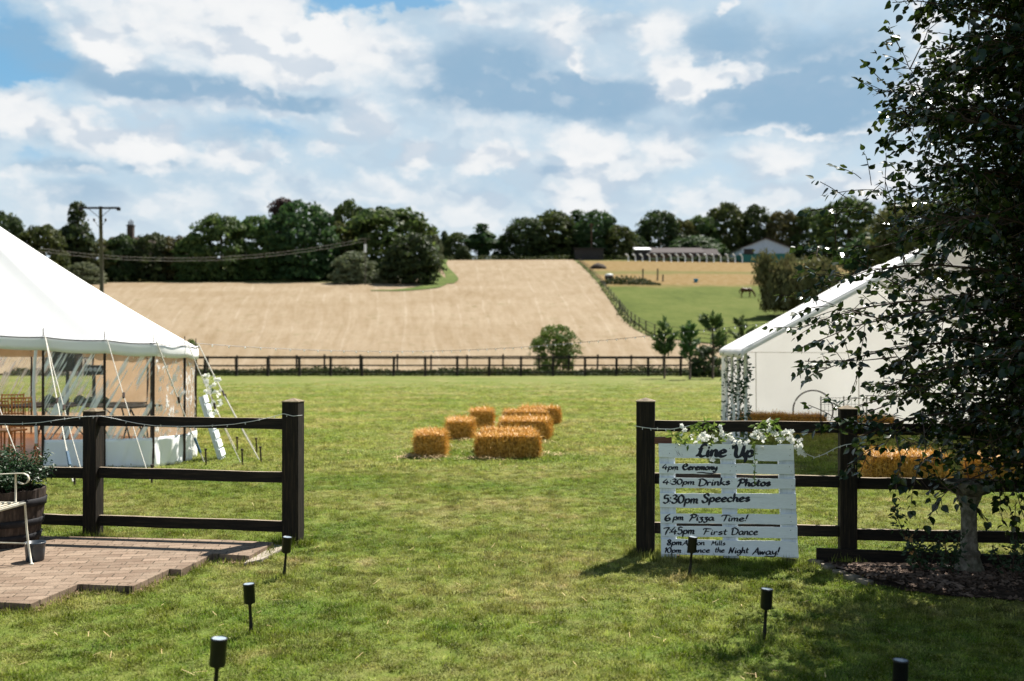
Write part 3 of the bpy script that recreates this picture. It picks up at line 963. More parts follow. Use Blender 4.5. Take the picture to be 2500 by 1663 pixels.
pt = 0.45 * patch(P, 2.3) + 0.55 * patch(P, 6.1, 1.0)
sz = 0.40 + 0.75 * pt ** 1.4 + rng.normal(0, .14, len(P))
sz = np.clip(sz, .4, 1.6)
near_edge = np.zeros(len(P))
S3 = np.stack([np.full(len(P), 1.0), np.full(len(P), 1.0), sz], 1) * rng.uniform(.85, 1.2, len(P))[:, None]
# longer, uncut tufts round posts, lights, the sign's foot and the patio edge
XP, XS = [], []
def fringe(x, y, r0, num, s0):
    a = rng.uniform(0, 6.283, num)
    d = r0 + np.abs(rng.normal(0, .035, num))
    XP.append(np.stack([x + d * np.cos(a), y + d * np.sin(a)], 1))
    XS.append(np.full(num, s0) * rng.uniform(.7, 1.3, num))
for x, y in ((-1.925, 8.77), (-3.81, 9.07), (1.115, 8.33), (2.70, 8.03)):
    fringe(x, y, .10, 60, 2.1)
for bx, by in ((693, 1412), (614, 1552), (521, 1740), (1683, 1412), (1865, 1567), (2194, 1780)):
    q = at_z(bx, by, 0)
    fringe(q.x, q.y, .015, 10, 1.5)
for t in np.linspace(0, 1, 26):
    fringe(1.2 + 1.1 * t, 8.06 - .19 * t, .02, 9, 1.7)
for i in range(0, 12):
    a_, b_ = foot[i], foot[(i + 1) % 12]
    L_ = (b_ - a_).length
    for t in np.arange(0, 1, .05 / L_):
        q = a_.lerp(b_, t)
        if q.y < 9 and q.x > -5 and rng.random() < .8:
            fringe(q.x, q.y, .0, 3, 1.4)
X_, XS = np.concatenate(XP), np.concatenate(XS)
k = ~inside(X_[:, 0], X_[:, 1], [(p.x, p.y) for p in PATIO])
P = np.concatenate([P, X_[k]])
S3 = np.concatenate([S3, np.stack([np.ones(k.sum()), np.ones(k.sum()), XS[k]], 1)])
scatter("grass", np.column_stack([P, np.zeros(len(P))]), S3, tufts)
chips("patio_litter", [(p.x, p.y) for p in PATIO], 420, lambda x, y: PZ + .001 + 0 * x, 0.006, 0.024, "dry_soil", 0.25, 0.6)
P = lawn_points(14, 52, lambda y: 70 * max(0.0, min(1.0, (52 - y) / 34)) ** 1.3, 2.0)
sz = np.clip(0.55 + 0.5 * patch(P, 1.1) + rng.normal(0, .15, len(P)), .35, 1.4)
S3 = np.stack([np.full(len(P), 1.0), np.full(len(P), 1.0), sz], 1) * rng.uniform(.85, 1.3, len(P))[:, None]
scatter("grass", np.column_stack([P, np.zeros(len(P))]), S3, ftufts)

# ------------------------------------------------------------------ leaf cards
def leaf_cards(P, N, size, r_, aspect=0.55, jit=0.6, cup=0.0):
    m = len(P)
    N = N + r_.normal(0, jit, (m, 3))
    N /= np.linalg.norm(N, axis=1)[:, None] + 1e-9
    U = np.cross(N, r_.normal(0, 1, (m, 3)))
    U /= np.linalg.norm(U, axis=1)[:, None] + 1e-9
    W = np.cross(N, U)
    s = (size * r_.uniform(.65, 1.35, m))[:, None]
    V = np.stack([P - U * s, P + W * s * aspect - U * s * .1, P + U * s, P - W * s * aspect - U * s * .1], 1).reshape(-1, 3)
    return V, np.arange(m * 4).reshape(-1, 4)

def crown(name, seed, rx, h0, h1, shape, ncl, per, leaf, mat, rcl=1.1, aspect=0.6):
    r_ = np.random.default_rng(seed)
    zr = r_.uniform(0.0, 1, ncl * 3)
    if shape == 'round':
        wz = np.sqrt(np.clip(1 - (2 * zr - 1) ** 2, 0, 1))
        wz = np.where(zr < .5, np.maximum(wz, .82), wz)
    elif shape == 'bush':
        wz = np.sqrt(np.clip(1 - zr ** 2.4, 0, 1)) * np.where(zr < .12, .85, 1)
    elif shape == 'tall':
        wz = np.sqrt(np.clip(1 - (2 * zr - 1) ** 2, 0, 1)) ** .8 * (0.65 + 0.35 * np.sin(zr * 9 + seed))
    else:
        wz = np.clip(1 - zr, 0, 1) ** .8
    keep = r_.random(len(zr)) < (wz + .12)
    zr, wz = zr[keep][:ncl], wz[keep][:ncl]
    m = len(zr)
    th = r_.uniform(0, 2 * np.pi, m)
    rad = r_.uniform(0.5, 1.0, m) ** .6
    lump = 1 + .16 * np.sin(3 * th + seed) + .12 * np.sin(5 * th + 7 * zr + seed * 2)
    C = np.stack([rx * wz * rad * lump * np.cos(th), rx * wz * rad * lump * np.sin(th), h0 + (h1 - h0) * zr - rcl * .6], 1)
    rc = rcl * r_.uniform(.6, 1.35, m)
    ci = np.repeat(np.arange(m), per)
    off = r_.normal(0, 1, (m * per, 3))
    off /= np.linalg.norm(off, axis=1)[:, None]
    off[:, 2] = np.abs(off[:, 2]) * .9 - .25
    dist = r_.uniform(.35, 1.0, m * per) ** .5
    P = C[ci] + off * (rc[ci] * dist)[:, None]
    outw = np.stack([C[ci][:, 0], C[ci][:, 1], 0 * ci + .3 * rx], 1)
    outw /= np.linalg.norm(outw, axis=1)[:, None] + 1e-9
    V, Fc = leaf_cards(P, off + outw * .5, np.full(len(P), leaf), r_, aspect, .55)
    V[:, 2] = np.maximum(V[:, 2], 0.02)
    return np_mesh(name, V, Fc, mat)

def trunk_mesh(seed, h, r0, crown_r, limbs=7, lo=0.2):
    r_ = random.Random(seed)
    mb = MB()
    pts = [(0, 0, -0.3), (0.02, 0, h * .15), (r_.uniform(-.1, .1), .05, h * .4), (r_.uniform(-.2, .2), 0, h * .65), (0, 0, h * .88)]
    mb.tube(pts, [r0 * 1.3, r0, r0 * .8, r0 * .5, r0 * .12], 8)
    for k in range(limbs):
        a = k * 2.4 + r_.random()
        z0 = h * r_.uniform(lo, .6)
        L = crown_r * r_.uniform(.55, .85)
        mb.tube([(0, 0, z0), (math.cos(a) * L * .5, math.sin(a) * L * .5, z0 + L * .35), (math.cos(a) * L, math.sin(a) * L, z0 + L * .8)], [r0 * .4, r0 * .25, r0 * .05], 5)
    return mb

PROTO = {}
def proto(key, seed, rx, h, shape, ncl, per, leaf, mat, rcl=1.1, h0=0.2, name="deciduous_tree", trunk=True, tr=.28):
    root = thing(name, (0, 0, 0), "x", "tree")
    link("crown", crown("crown", seed, rx, h0, h, shape, ncl, per, leaf, mat, rcl), root)
    if trunk:
        trunk_mesh(seed, h, tr, rx).build("trunk", "bark", root, smooth=True)
    PROTO[key] = [root, rx, h, False]
proto('oak1', 11, 5.0, 12, 'round', 240, 42, 0.34, "leaf_oak", 1.3)
proto('oak2', 12, 5.0, 12, 'round', 220, 44, 0.34, "leaf_oak", 1.4)
proto('oak3', 13, 5.0, 12, 'round', 260, 40, 0.31, "leaf_dark", 1.2)
proto('pale', 14, 5.0, 10, 'bush', 220, 42, 0.29, "leaf_pale", 1.2, .3)
proto('dark', 15, 4.5, 10, 'bush', 260, 42, 0.29, "leaf_dark", 1.1, .2)
proto('tall', 16, 3.0, 13, 'tall', 180, 40, 0.31, "leaf_dark", 1.0, .8)
proto('olive', 17, 4.0, 11, 'round', 200, 40, 0.30, "leaf_olive", 1.1)
proto('copper', 18, 3.5, 13, 'tall', 160, 36, 0.31, "leaf_copper", 1.1)
proto('fir', 19, 2.4, 9, 'cone', 160, 36, 0.27, "leaf_dark", .8, .5)

def place_tree(key, px, base, top, wpx, Y, label, group, cat="tree", name=None):
    e = PROTO[key]
    root, rx, h, used = e
    X = (px - 1250) / F * Y
    z0 = float(gz(X, Y)) - 0.1
    H = HC + (HZ - top) / F * Y - z0
    sc = wpx / F * Y / (2 * rx) * 0.92
    o = copy_tree(root) if used else root
    e[3] = True
    o.location = (X, Y, z0)
    o.scale = (sc, sc, H / (h * 1.0))
    o.rotation_euler = (0, 0, random.uniform(0, 6.28))
    if name:
        o.name = name
    tag(o, label, cat, group)
    return o
GW, GH = "trees of the wood beside the stubble field", "trees along the top of the hill"
place_tree('oak3', 8, 740, 512, 110, 158, "dark tree showing just above the canvas roof at the left edge", GW)
place_tree('oak2', 108, 730, 540, 115, 160, "brownish green tree between the canvas roof and the tall loose tree", GW)
place_tree('tall', 186, 720, 492, 95, 166, "tall loose-topped tree standing behind the power pole's crossarm", GW)
place_tree('olive', 232, 700, 575, 90, 168, "low olive tree directly behind the wooden power pole", GW)
place_tree('pale', 205, 715, 640, 110, 158, "pale scrubby bush low down behind the power pole", GW, "bush", "bush")
place_tree('dark', 300, 690, 570, 105, 170, "dark rounded tree under the old chimney", GW)
place_tree('oak3', 372, 692, 566, 110, 170, "dark tree next right of the old chimney", GW)
place_tree('olive', 425, 692, 568, 90, 172, "dull green slim tree in the low part of the wood", GW)
place_tree('oak1', 470, 694, 575, 90, 169, "small tree filling the dip before the first domed crown", GW)
place_tree('oak2', 540, 696, 514, 135, 170, "domed tree with a browned top, first tall crown of the wood", GW)
place_tree('oak1', 628, 698, 524, 120, 173, "mid green tree between the domed crown and the copper tree", GW)
place_tree('copper', 690, 690, 484, 85, 182, "purple copper-leaved tree poking above its green neighbours", GW)
place_tree('oak3', 742, 700, 486, 175, 172, "largest and tallest dark tree in the middle of the wood", GW)
place_tree('oak1', 850, 690, 486, 105, 188, "tree behind the gap, just left of the broad dome crown", GW)
place_tree('olive', 842, 700, 530, 90, 180, "yellowing tree lower in the gap between the two biggest crowns", GW)
place_tree('oak2', 945, 700, 497, 215, 180, "broad dome crowned tree at the right end of the wood", GW)
place_tree('pale', 862, 697, 612, 120, 163, "pale grey-green willow shrub at the edge of the stubble", GW, "shrub", "shrub")
place_tree('dark', 1008, 704, 566, 142, 163, "dense dark tree reaching the ground at the wood's right corner", GW)
place_tree('pale', 945, 702, 650, 75, 164, "small pale shrub between the willow shrub and the corner tree", GW, "shrub", "shrub")
place_tree('pale', 1055, 690, 555, 50, 215, "thin pale tree peeping out behind the wood's right corner", GW)
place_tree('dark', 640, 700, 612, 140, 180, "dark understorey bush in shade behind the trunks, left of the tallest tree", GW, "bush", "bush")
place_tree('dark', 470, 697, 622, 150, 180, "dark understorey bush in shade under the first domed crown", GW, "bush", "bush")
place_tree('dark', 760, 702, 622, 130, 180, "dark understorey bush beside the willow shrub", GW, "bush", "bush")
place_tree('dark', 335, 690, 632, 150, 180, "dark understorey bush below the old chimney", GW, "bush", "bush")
place_tree('fir', 1085, 630, 560, 42, 268, "small pointed conifer on the hilltop next to the wood", GH)
place_tree('oak1', 1118, 632, 566, 66, 268, "small round tree on the hilltop right of the pointed conifer", GH)
place_tree('tall', 1178, 632, 545, 82, 266, "dark upright hilltop tree with a bushy head", GH)
place_tree('fir', 1225, 632, 572, 50, 268, "small dark hilltop tree in the dip left of the main clump", GH)
place_tree('oak3', 1282, 634, 528, 105, 266, "left shoulder tree of the central hilltop clump", GH)
place_tree('oak1', 1352, 634, 512, 120, 270, "highest left crown of the central hilltop clump", GH)
place_tree('tall', 1408, 634, 512, 85, 274, "narrow crown in the middle of the central hilltop clump", GH)
place_tree('oak3', 1462, 636, 510, 105, 266, "highest right crown of the central hilltop clump", GH)
place_tree('oak2', 1510, 636, 545, 80, 264, "right shoulder tree of the central hilltop clump", GH)
place_tree('dark', 1545, 638, 570, 70, 268, "low tree in the gap between the two hilltop clumps", GH)
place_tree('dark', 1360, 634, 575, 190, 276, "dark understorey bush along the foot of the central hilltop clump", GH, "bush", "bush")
place_tree('oak3', 1608, 640, 510, 112, 280, "first tree right of the hilltop gap, above the low shed", GH)
place_tree('olive', 1668, 640, 528, 70, 282, "olive hilltop tree above the middle of the long shed", GH)
place_tree('oak2', 1715, 640, 520, 90, 284, "green hilltop tree above the right half of the long shed", GH)
place_tree('oak1', 1775, 640, 492, 100, 286, "tallest hilltop tree between the long shed and the barn", GH)
place_tree('oak3', 1845, 640, 498, 92, 288, "dark domed tree directly behind the barn gable", GH)
place_tree('olive', 1912, 640, 505, 85, 284, "olive tree just right of the barn gable", GH)
place_tree('oak2', 1985, 650, 500, 105, 280, "hilltop tree partly behind the birch twigs", GH)
place_tree('dark', 1700, 640, 575, 150, 272, "dark hedge bush behind the long shed roof", GH, "bush", "bush")
place_tree('oak1', 2070, 690, 480, 150, 250, "green tree seen through the birch, left of the tallest one behind it", GH)
place_tree('olive', 2230, 760, 470, 200, 150, "olive tree seen through the birch above the white frame tent", GH)
place_tree('oak3', 2400, 800, 418, 260, 120, "tallest background tree, almost hidden behind the birch", GH)
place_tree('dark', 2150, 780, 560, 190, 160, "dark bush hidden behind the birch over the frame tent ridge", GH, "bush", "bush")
place_tree('dark', 1132, 632, 600, 38, 257, "single small round bush at the top edge of the stubble", GH, "bush", "bush")

# willow beside the paddock: hanging curtains of leaves
def willow():
    X, Y = (1962 - 1250) / F * 108, 108.0
    z0 = float(gz(X, Y)) - .1
    root = thing("willow_tree", (X, Y, z0), "drooping willow with hanging curtains of foliage behind the white frame tent", "tree")
    r_ = np.random.default_rng(5)
    H, Rw = 7.6, 4.3
    Ps, Ns = [], []
    for k in range(210):
        a, rr = r_.uniform(0, 6.28), Rw * np.sqrt(r_.uniform(.05, 1))
        x, y = rr * np.cos(a), rr * np.sin(a)
        top = H * (1 - .45 * (rr / Rw) ** 2) * r_.uniform(.8, 1.0)
        bot = r_.uniform(.1, .35) * H
        m = 75
        t = r_.uniform(0, 1, m)
        Ps.append(np.stack([x + r_.normal(0, .22, m), y + r_.normal(0, .22, m), top + (bot - top) * t], 1))
        Ns.append(np.stack([np.full(m, x), np.full(m, y), np.full(m, .5)], 1))
    for (dx, tp) in ((-4.2, 7.3), (-3.9, 6.8), (-4.6, 6.6)):
        m = 260
        t = r_.uniform(0, 1, m)
        Ps.append(np.stack([dx + r_.normal(0, .45, m), r_.normal(0, .5, m), tp - t * 3.0], 1))
        Ns.append(np.stack([np.full(m, -1.), np.zeros(m), np.full(m, .3)], 1))
    P, N = np.concatenate(Ps), np.concatenate(Ns)
    V, Fc = leaf_cards(P, N / 4, np.full(len(P), .32), r_, .32, .5)
    V = V.reshape(-1, 4, 3)
    c_ = V.mean(1, keepdims=True)
    V = ((V - c_) * np.array([.7, .7, 1.5]) + c_).reshape(-1, 3)
    link("crown", np_mesh("crown", V, Fc, "leaf_willow"), root)
    trunk_mesh(3, 6.5, .3, 3.2).build("trunk", "bark", root, smooth=True)
willow()

# young pines and shrubs near the far fence
def pine(px, base, top, wpx, Y, label, seed):
    X = (px - 1250) / F * Y
    z0 = float(gz(X, Y))
    H = HC + (HZ - top) / F * Y - z0
    Wd = wpx / F * Y / 2
    root = thing("young_pine", (X, Y, z0), label, "tree", "young pines by the far fence")
    r_ = np.random.default_rng(seed)
    Ps, Ns = [], []
    mb = MB()
    mb.tube([(0, 0, -.1), (.02, 0, H * .5), (0, 0, H * .93)], [.07, .05, .015], 6)
    for k in range(19):
        a = r_.uniform(0, 6.28)
        zr = r_.uniform(.36, .90)
        L = Wd * np.sin(np.clip((zr - .12) / .88, 0, 1) * np.pi) ** .7 * r_.uniform(.6, 1.05)
        b0 = np.array([0, 0, H * zr - L * .3])
        d = np.array([np.cos(a) * L, np.sin(a) * L, L * .85])
        mb.tube([b0, b0 + d * .6, b0 + d], [.02, .014, .006], 4)
        m = 55
        t = r_.uniform(.3, 1.1, m)
        Ps.append(b0 + d * t[:, None] + r_.normal(0, .065, (m, 3)))
        Ns.append(np.tile(d / (L + 1e-6), (m, 1)))
    m = 50
    t = r_.uniform(.8, 1.02, m)
    Ps.append(np.stack([r_.normal(0, .07, m), r_.normal(0, .07, m), t * H], 1))
    Ns.append(np.tile([0, 0, 1.], (m, 1)))
    P, N = np.concatenate(Ps), np.concatenate(Ns)
    U = N + r_.normal(0, .45, P.shape)
    U /= np.linalg.norm(U, axis=1)[:, None]
    W = np.cross(U, r_.normal(0, 1, P.shape))
    W /= np.linalg.norm(W, axis=1)[:, None]
    s = r_.uniform(.12, .22, len(P))[:, None]
    V = np.stack([P - U * s, P + W * s * .22, P + U * s, P - W * s * .22], 1).reshape(-1, 3)
    link("crown", np_mesh("crown", V, np.arange(len(V)).reshape(-1, 4), "leaf_pine"), root)
    mb.build("trunk", "bark", root, smooth=True)
pine(1622, 916, 776, 52, 57, "young pine with a full round head, leftmost of the row by the far fence", 1)
pine(1684, 920, 786, 56, 55, "young sparse pine in the middle of the row, just right of the fence end", 2)
pine(1740, 915, 764, 80, 57, "tallest and widest young pine, left of the frame tent's eave", 3)
pine(1812, 900, 774, 64, 66, "young pine half hidden by the sloping edge of the frame tent", 4)
def bush_at(px, base, top, wpx, Y, label, mat, seed, name="bush", shape='bush', leaf=.10, rcl=.35, ncl=70, per=40):
    X = (px - 1250) / F * Y
    z0 = float(gz(X, Y))
    H = HC + (HZ - top) / F * Y - z0
    Wd = wpx / F * Y / 2 * .88
    root = thing(name, (X, Y, z0), label, "bush")
    link("crown", crown("crown", seed, Wd, .1, H, shape, ncl, per, leaf, mat, rcl), root)
    trunk_mesh(seed, H * .8, .06, Wd * .8, 6, .1).build("trunk", "bark", root, smooth=True)
bush_at(1350, 915, 786, 112, 67.5, "single bright round bush standing behind the far fence", "leaf_fresh", 33, shape='round', leaf=.085, rcl=.5, ncl=120, per=55)
bush_at(1722, 905, 842, 84, 60, "dark scrubby bush between the far fence end and the frame tent", "leaf_dark", 32)
bush_at(466, 870, 818, 20, 66, "small sapling tip behind the canvas tent's corner", "leaf_fresh", 33, ncl=20)

# weeds under the far fences
m = 30000
P = np.stack([rng.uniform(-32, 16, m), rng.uniform(62.5, 65.8, m)], 1)
hh = (.25 + .40 * patch(P, .6) * rng.random(m)) * np.where(P[:, 1] > 63.3, 1.0, .5)
z = rng.random(m) * hh
V, Fc = leaf_cards(np.column_stack([P, z]), np.tile([0, -.6, .6], (m, 1)), np.full(m, .10), rng, .4, .7)
o = link("verge_weeds", np_mesh("verge_weeds", V, Fc, "weed_leaf"))
tag(o, kind='stuff')

# ------------------------------------------------------------------ post and rail fences beside the gateway
def rotz(a):
    return Matrix.Rotation(a, 3, 'Z')

def fence_run(root, P, ang, rails_z, post_w, rail_h, seed, gate_first=True, tops=None):
    r_ = random.Random(seed)
    for i, (x, y) in enumerate(P):
        wd = post_w if (i == 0 and gate_first) else post_w * .87
        ht = tops[i]
        mb = MB()
        mb.box((0, 0, ht / 2 - .15), (wd, wd, ht + .3))
        nm = "gate_post" if (i == 0 and gate_first) else "post"
        p = mb.build(nm, "post_wood", root, bevel=.006)
        p.location = Vector((x, y, 0)) - root.location
        p.rotation_euler = (r_.uniform(-.006, .006), r_.uniform(-.006, .006), ang + r_.uniform(-.03, .03))
        cp = MB()
        h2 = wd / 2 + .004
        cp.add([(-h2, -h2, ht), (h2, -h2, ht), (h2, h2, ht), (-h2, h2, ht), (-h2, -h2, ht + .008), (h2, -h2, ht + .008), (h2, h2, ht + .008), (-h2, h2, ht + .008), (0, 0, ht + .036)],
               [(3, 2, 1, 0), (0, 1, 5, 4), (1, 2, 6, 5), (2, 3, 7, 6), (3, 0, 4, 7), (4, 5, 8), (5, 6, 8), (6, 7, 8), (7, 4, 8)])
        cp.build("post_cap", "cap_wood", p, bevel=.002)
    for i in range(len(P) - 1):
        a, b = Vector((*P[i], 0)), Vector((*P[i + 1], 0))
        d = (b - a)
        L = d.length - post_w * .9
        an = math.atan2(d.y, d.x)
        for z in rails_z[i]:
            mb = MB()
            nseg = 10
            z0, z1 = z
            for k in range(nseg):
                pass
            # one continuous sawn rail, slightly bowed
            rows = []
            for k in range(nseg + 1):
                u = -L / 2 + L * k / nseg
                bow = .0018 * math.sin(k * 1.1 + seed + z0 * 9)
                hh = rail_h / 2 + r_.uniform(-.0015, .0015)
                rows.append([(u, -.02 + bow * .5, -hh + bow), (u, .02 + bow * .5, -hh + bow), (u, .02 + bow * .5, hh + bow), (u, -.02 + bow * .5, hh + bow)])
            vs_ = [p for r0 in rows for p in r0]
            for k in range(nseg):
                o = k * 4
                side = [(o, o + 4, o + 7, o + 3), (o + 1, o + 2, o + 6, o + 5), (o, o + 1, o + 5, o + 4)]
                mb.f += side
                mb.m += [0, 0, 0]
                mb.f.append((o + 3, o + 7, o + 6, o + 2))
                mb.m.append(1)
            mb.f += [(0, 3, 2, 1), (nseg * 4, nseg * 4 + 1, nseg * 4 + 2, nseg * 4 + 3)]
            mb.m += [0, 0]
            mb.v, mb.n = vs_, len(vs_)
            rl = mb.build("rail", ["rail_wood", "sunlit_worn_wood"], root)
            c_ = (a + b) / 2
            rl.location = Vector((c_.x, c_.y, (z0 + z1) / 2)) - root.location
            rl.rotation_euler = (0, -math.atan2(z1 - z0, L), an)

LP = [(-1.925, 8.77), (-3.81, 9.07), (-5.75, 9.36), (-7.7, 9.66)]
lf = thing("post_and_rail_fence", (-1.925, 8.77, 0), "dark post and rail fence in front of the cream canvas tent and brick patio", "fence", "gateway fences")
fence_run(lf, LP, math.atan2(.3, -1.9), [[(1.055, 1.065), (.585, .595), (.155, .16)]] * 3, .150, .094, 3, tops=[1.25, 1.145, 1.17, 1.17])
RP = [(1.115, 8.33), (2.70, 8.03), (4.30, 7.72), (5.9, 7.42)]
rf = thing("post_and_rail_fence", (1.115, 8.33, 0), "dark post and rail fence with the white pallet sign leaning on it", "fence", "gateway fences")
fence_run(rf, RP, math.atan2(-.3, 1.6), [[(1.075, 1.085), (.64, .645), (.225, .25)]] * 3, .152, .090, 5, tops=[1.275, 1.23, 1.25, 1.25])
ga = math.atan2(-.31, 1.6)
mb = MB().box((0, 0, 0), (4.1, .035, .135))
gb = mb.build("gravel_board", "rail_wood", rf, bevel=.004)
gb.location = Vector((4.45, 7.70 - .10, .055)) - rf.location
gb.rotation_euler = (0, 0, ga)
mb = MB().box((0, 0, 0), (.175, .055, .055))
lb = mb.build("latch_block", "red_wood", rf, bevel=.004)
lb.location = at_y(1614, 1075, 8.26) - rf.location
lb.rotation_euler = (0, R(-3), ga)

# ------------------------------------------------------------------ paddock fences behind the lawn
def far_fence(x0, x1, Y, step, h, pw, label, rails, seed, jit=0.1):
    r_ = random.Random(seed)
    root = thing("paddock_fence", (x0, Y, 0), label, "fence", "far paddock fences")
    x = x0
    while x <= x1:
        z0 = float(gz(x, Y))
        hh = h * r_.uniform(.96, 1.05)
        p = MB().box((0, 0, hh / 2 - .1), (pw, pw, hh + .2)).build("post", "fence_far", root, bevel=.01)
        p.location = (x - x0, 0, z0)
        p.rotation_euler = (r_.uniform(-.02, .02), r_.uniform(-.025, .025), 0)
        x += step * (1 + r_.uniform(-jit, jit))
    n_ = int((x1 - x0) / 6)
    for z in rails:
        pts = [(x1 - x0) * k / n_ for k in range(n_ + 1)]
        mb = MB()
        for k in range(n_):
            mb.box(((pts[k] + pts[k + 1]) / 2, -pw / 2 - .015, z + r_.uniform(-.015, .015)), (pts[k + 1] - pts[k] - .004, .035, .085))
        mb.build("rail", "fence_far", root)
    return root
far_fence(-29, 10.8, 62.0, 1.98, 1.22, .15, "nearer dark rail fence across the far end of the lawn", [1.12, .66, .25], 1, .02)
far_fence(-29.6, 11.6, 65.0, 2.05, 1.28, .11, "thinner rail fence just behind the nearer one, along the foot of the stubble", [1.18, .62], 2, .18)

# wire fence climbing the hill between stubble and paddock
root = thing("wire_fence", FENCE_G[0], "thin wire fence climbing the hill between stubble field and green paddock", "fence")
ysf = np.concatenate([np.arange(70, 120, 3.2), np.arange(120, 240, 6.0)])
mb = None
top = []
for y in ysf:
    x = xr(y)
    z = float(gz(x, y))
    p = MB().tube([(0, 0, -.2), (0, 0, 1.15)], .06, 6).build("post", "grey_pole", root)
    p.location = Vector((x, y, z)) - root.location
    top.append(Vector((x, y, z)))
for dz in (.45, .8, 1.1):
    MB().tube([p + Vector((0, 0, dz)) - root.location for p in top], .022, 4).build("wire", "rust_steel", root)
m = 650
k = rng.integers(0, len(top) - 1, m)
T_ = np.array(top)
P = T_[k] + (T_[k + 1] - T_[k]) * rng.random((m, 1))
P[:, 0] += rng.normal(-.3, .3, m)
P[:, 2] = gz(P[:, 0], P[:, 1]) + rng.random(m) * .55 * patch(P, .35)
V, Fc = leaf_cards(P, np.tile([0, -.6, .6], (m, 1)), np.full(m, .16), rng, .4, .7)
tag(link("hedge_bottom_grass", np_mesh("hedge_bottom_grass", V, Fc, "weed_leaf")), kind='stuff')

# ------------------------------------------------------------------ spike spotlights in the grass
SPIKES = [  # photo base x, y, tilt, label
    (693, 1412, 5, "black spike light leaning beside the patio corner, in front of the left gate post"),
    (614, 1552, -3, "black spike light in the middle of the three on the left lawn"),
    (521, 1740, 4, "nearest black spike light on the left, cut off by the bottom edge"),
    (1683, 1412, 5, "black spike light standing in front of the lettered pallet sign"),
    (1865, 1567, 3.5, "black spike light on open grass below the right end of the pallet sign"),
    (2194, 1780, 2, "black spike light head poking in at the bottom edge in the tree's shade"),
]
def make_spike():
    root = thing("spike_light", (0, 0, 0), "x", "garden light", "spike lights along the path")
    MB().lathe([(.004, -.06), (.011, 0.0), (.0125, .03), (.010, .10), (.009, .185), (.0145, .188), (.0145, .20)], n=10).build("spike", "black_plastic", root, smooth=True)
    h = MB().lathe([(.031, .196), (.0335, .199), (.0335, .302), (.0345, .303), (.0345, .312), (.031, .313), (.030, .309), (.001, .309)], n=28)
    hd = h.build("head", "black_plastic", root)
    for p in hd.data.polygons:
        p.use_smooth = abs(p.normal.z) < .5
    MB().lathe([(.0295, .3095), (.0295, .3115), (.001, .3125)], n=24).build("lens", "lens_glass", root)
    return root
sp = None
for i, (bx, by, tilt, lab) in enumerate(SPIKES):
    o = make_spike() if sp is None else copy_tree(sp)
    sp = sp or o
    o.location = at_z(bx, by, 0.0)
    o.rotation_euler = (R(random.uniform(-2, 2)), R(tilt), random.uniform(0, 6))
    # tilt about the view axis, then spin is not visible on a round light
    o.rotation_euler = (R(random.uniform(-1.5, 1.5)), R(tilt), 0)
    o['label'] = lab
    if i == 2:
        o.scale = (1.12, 1.12, 1.12)

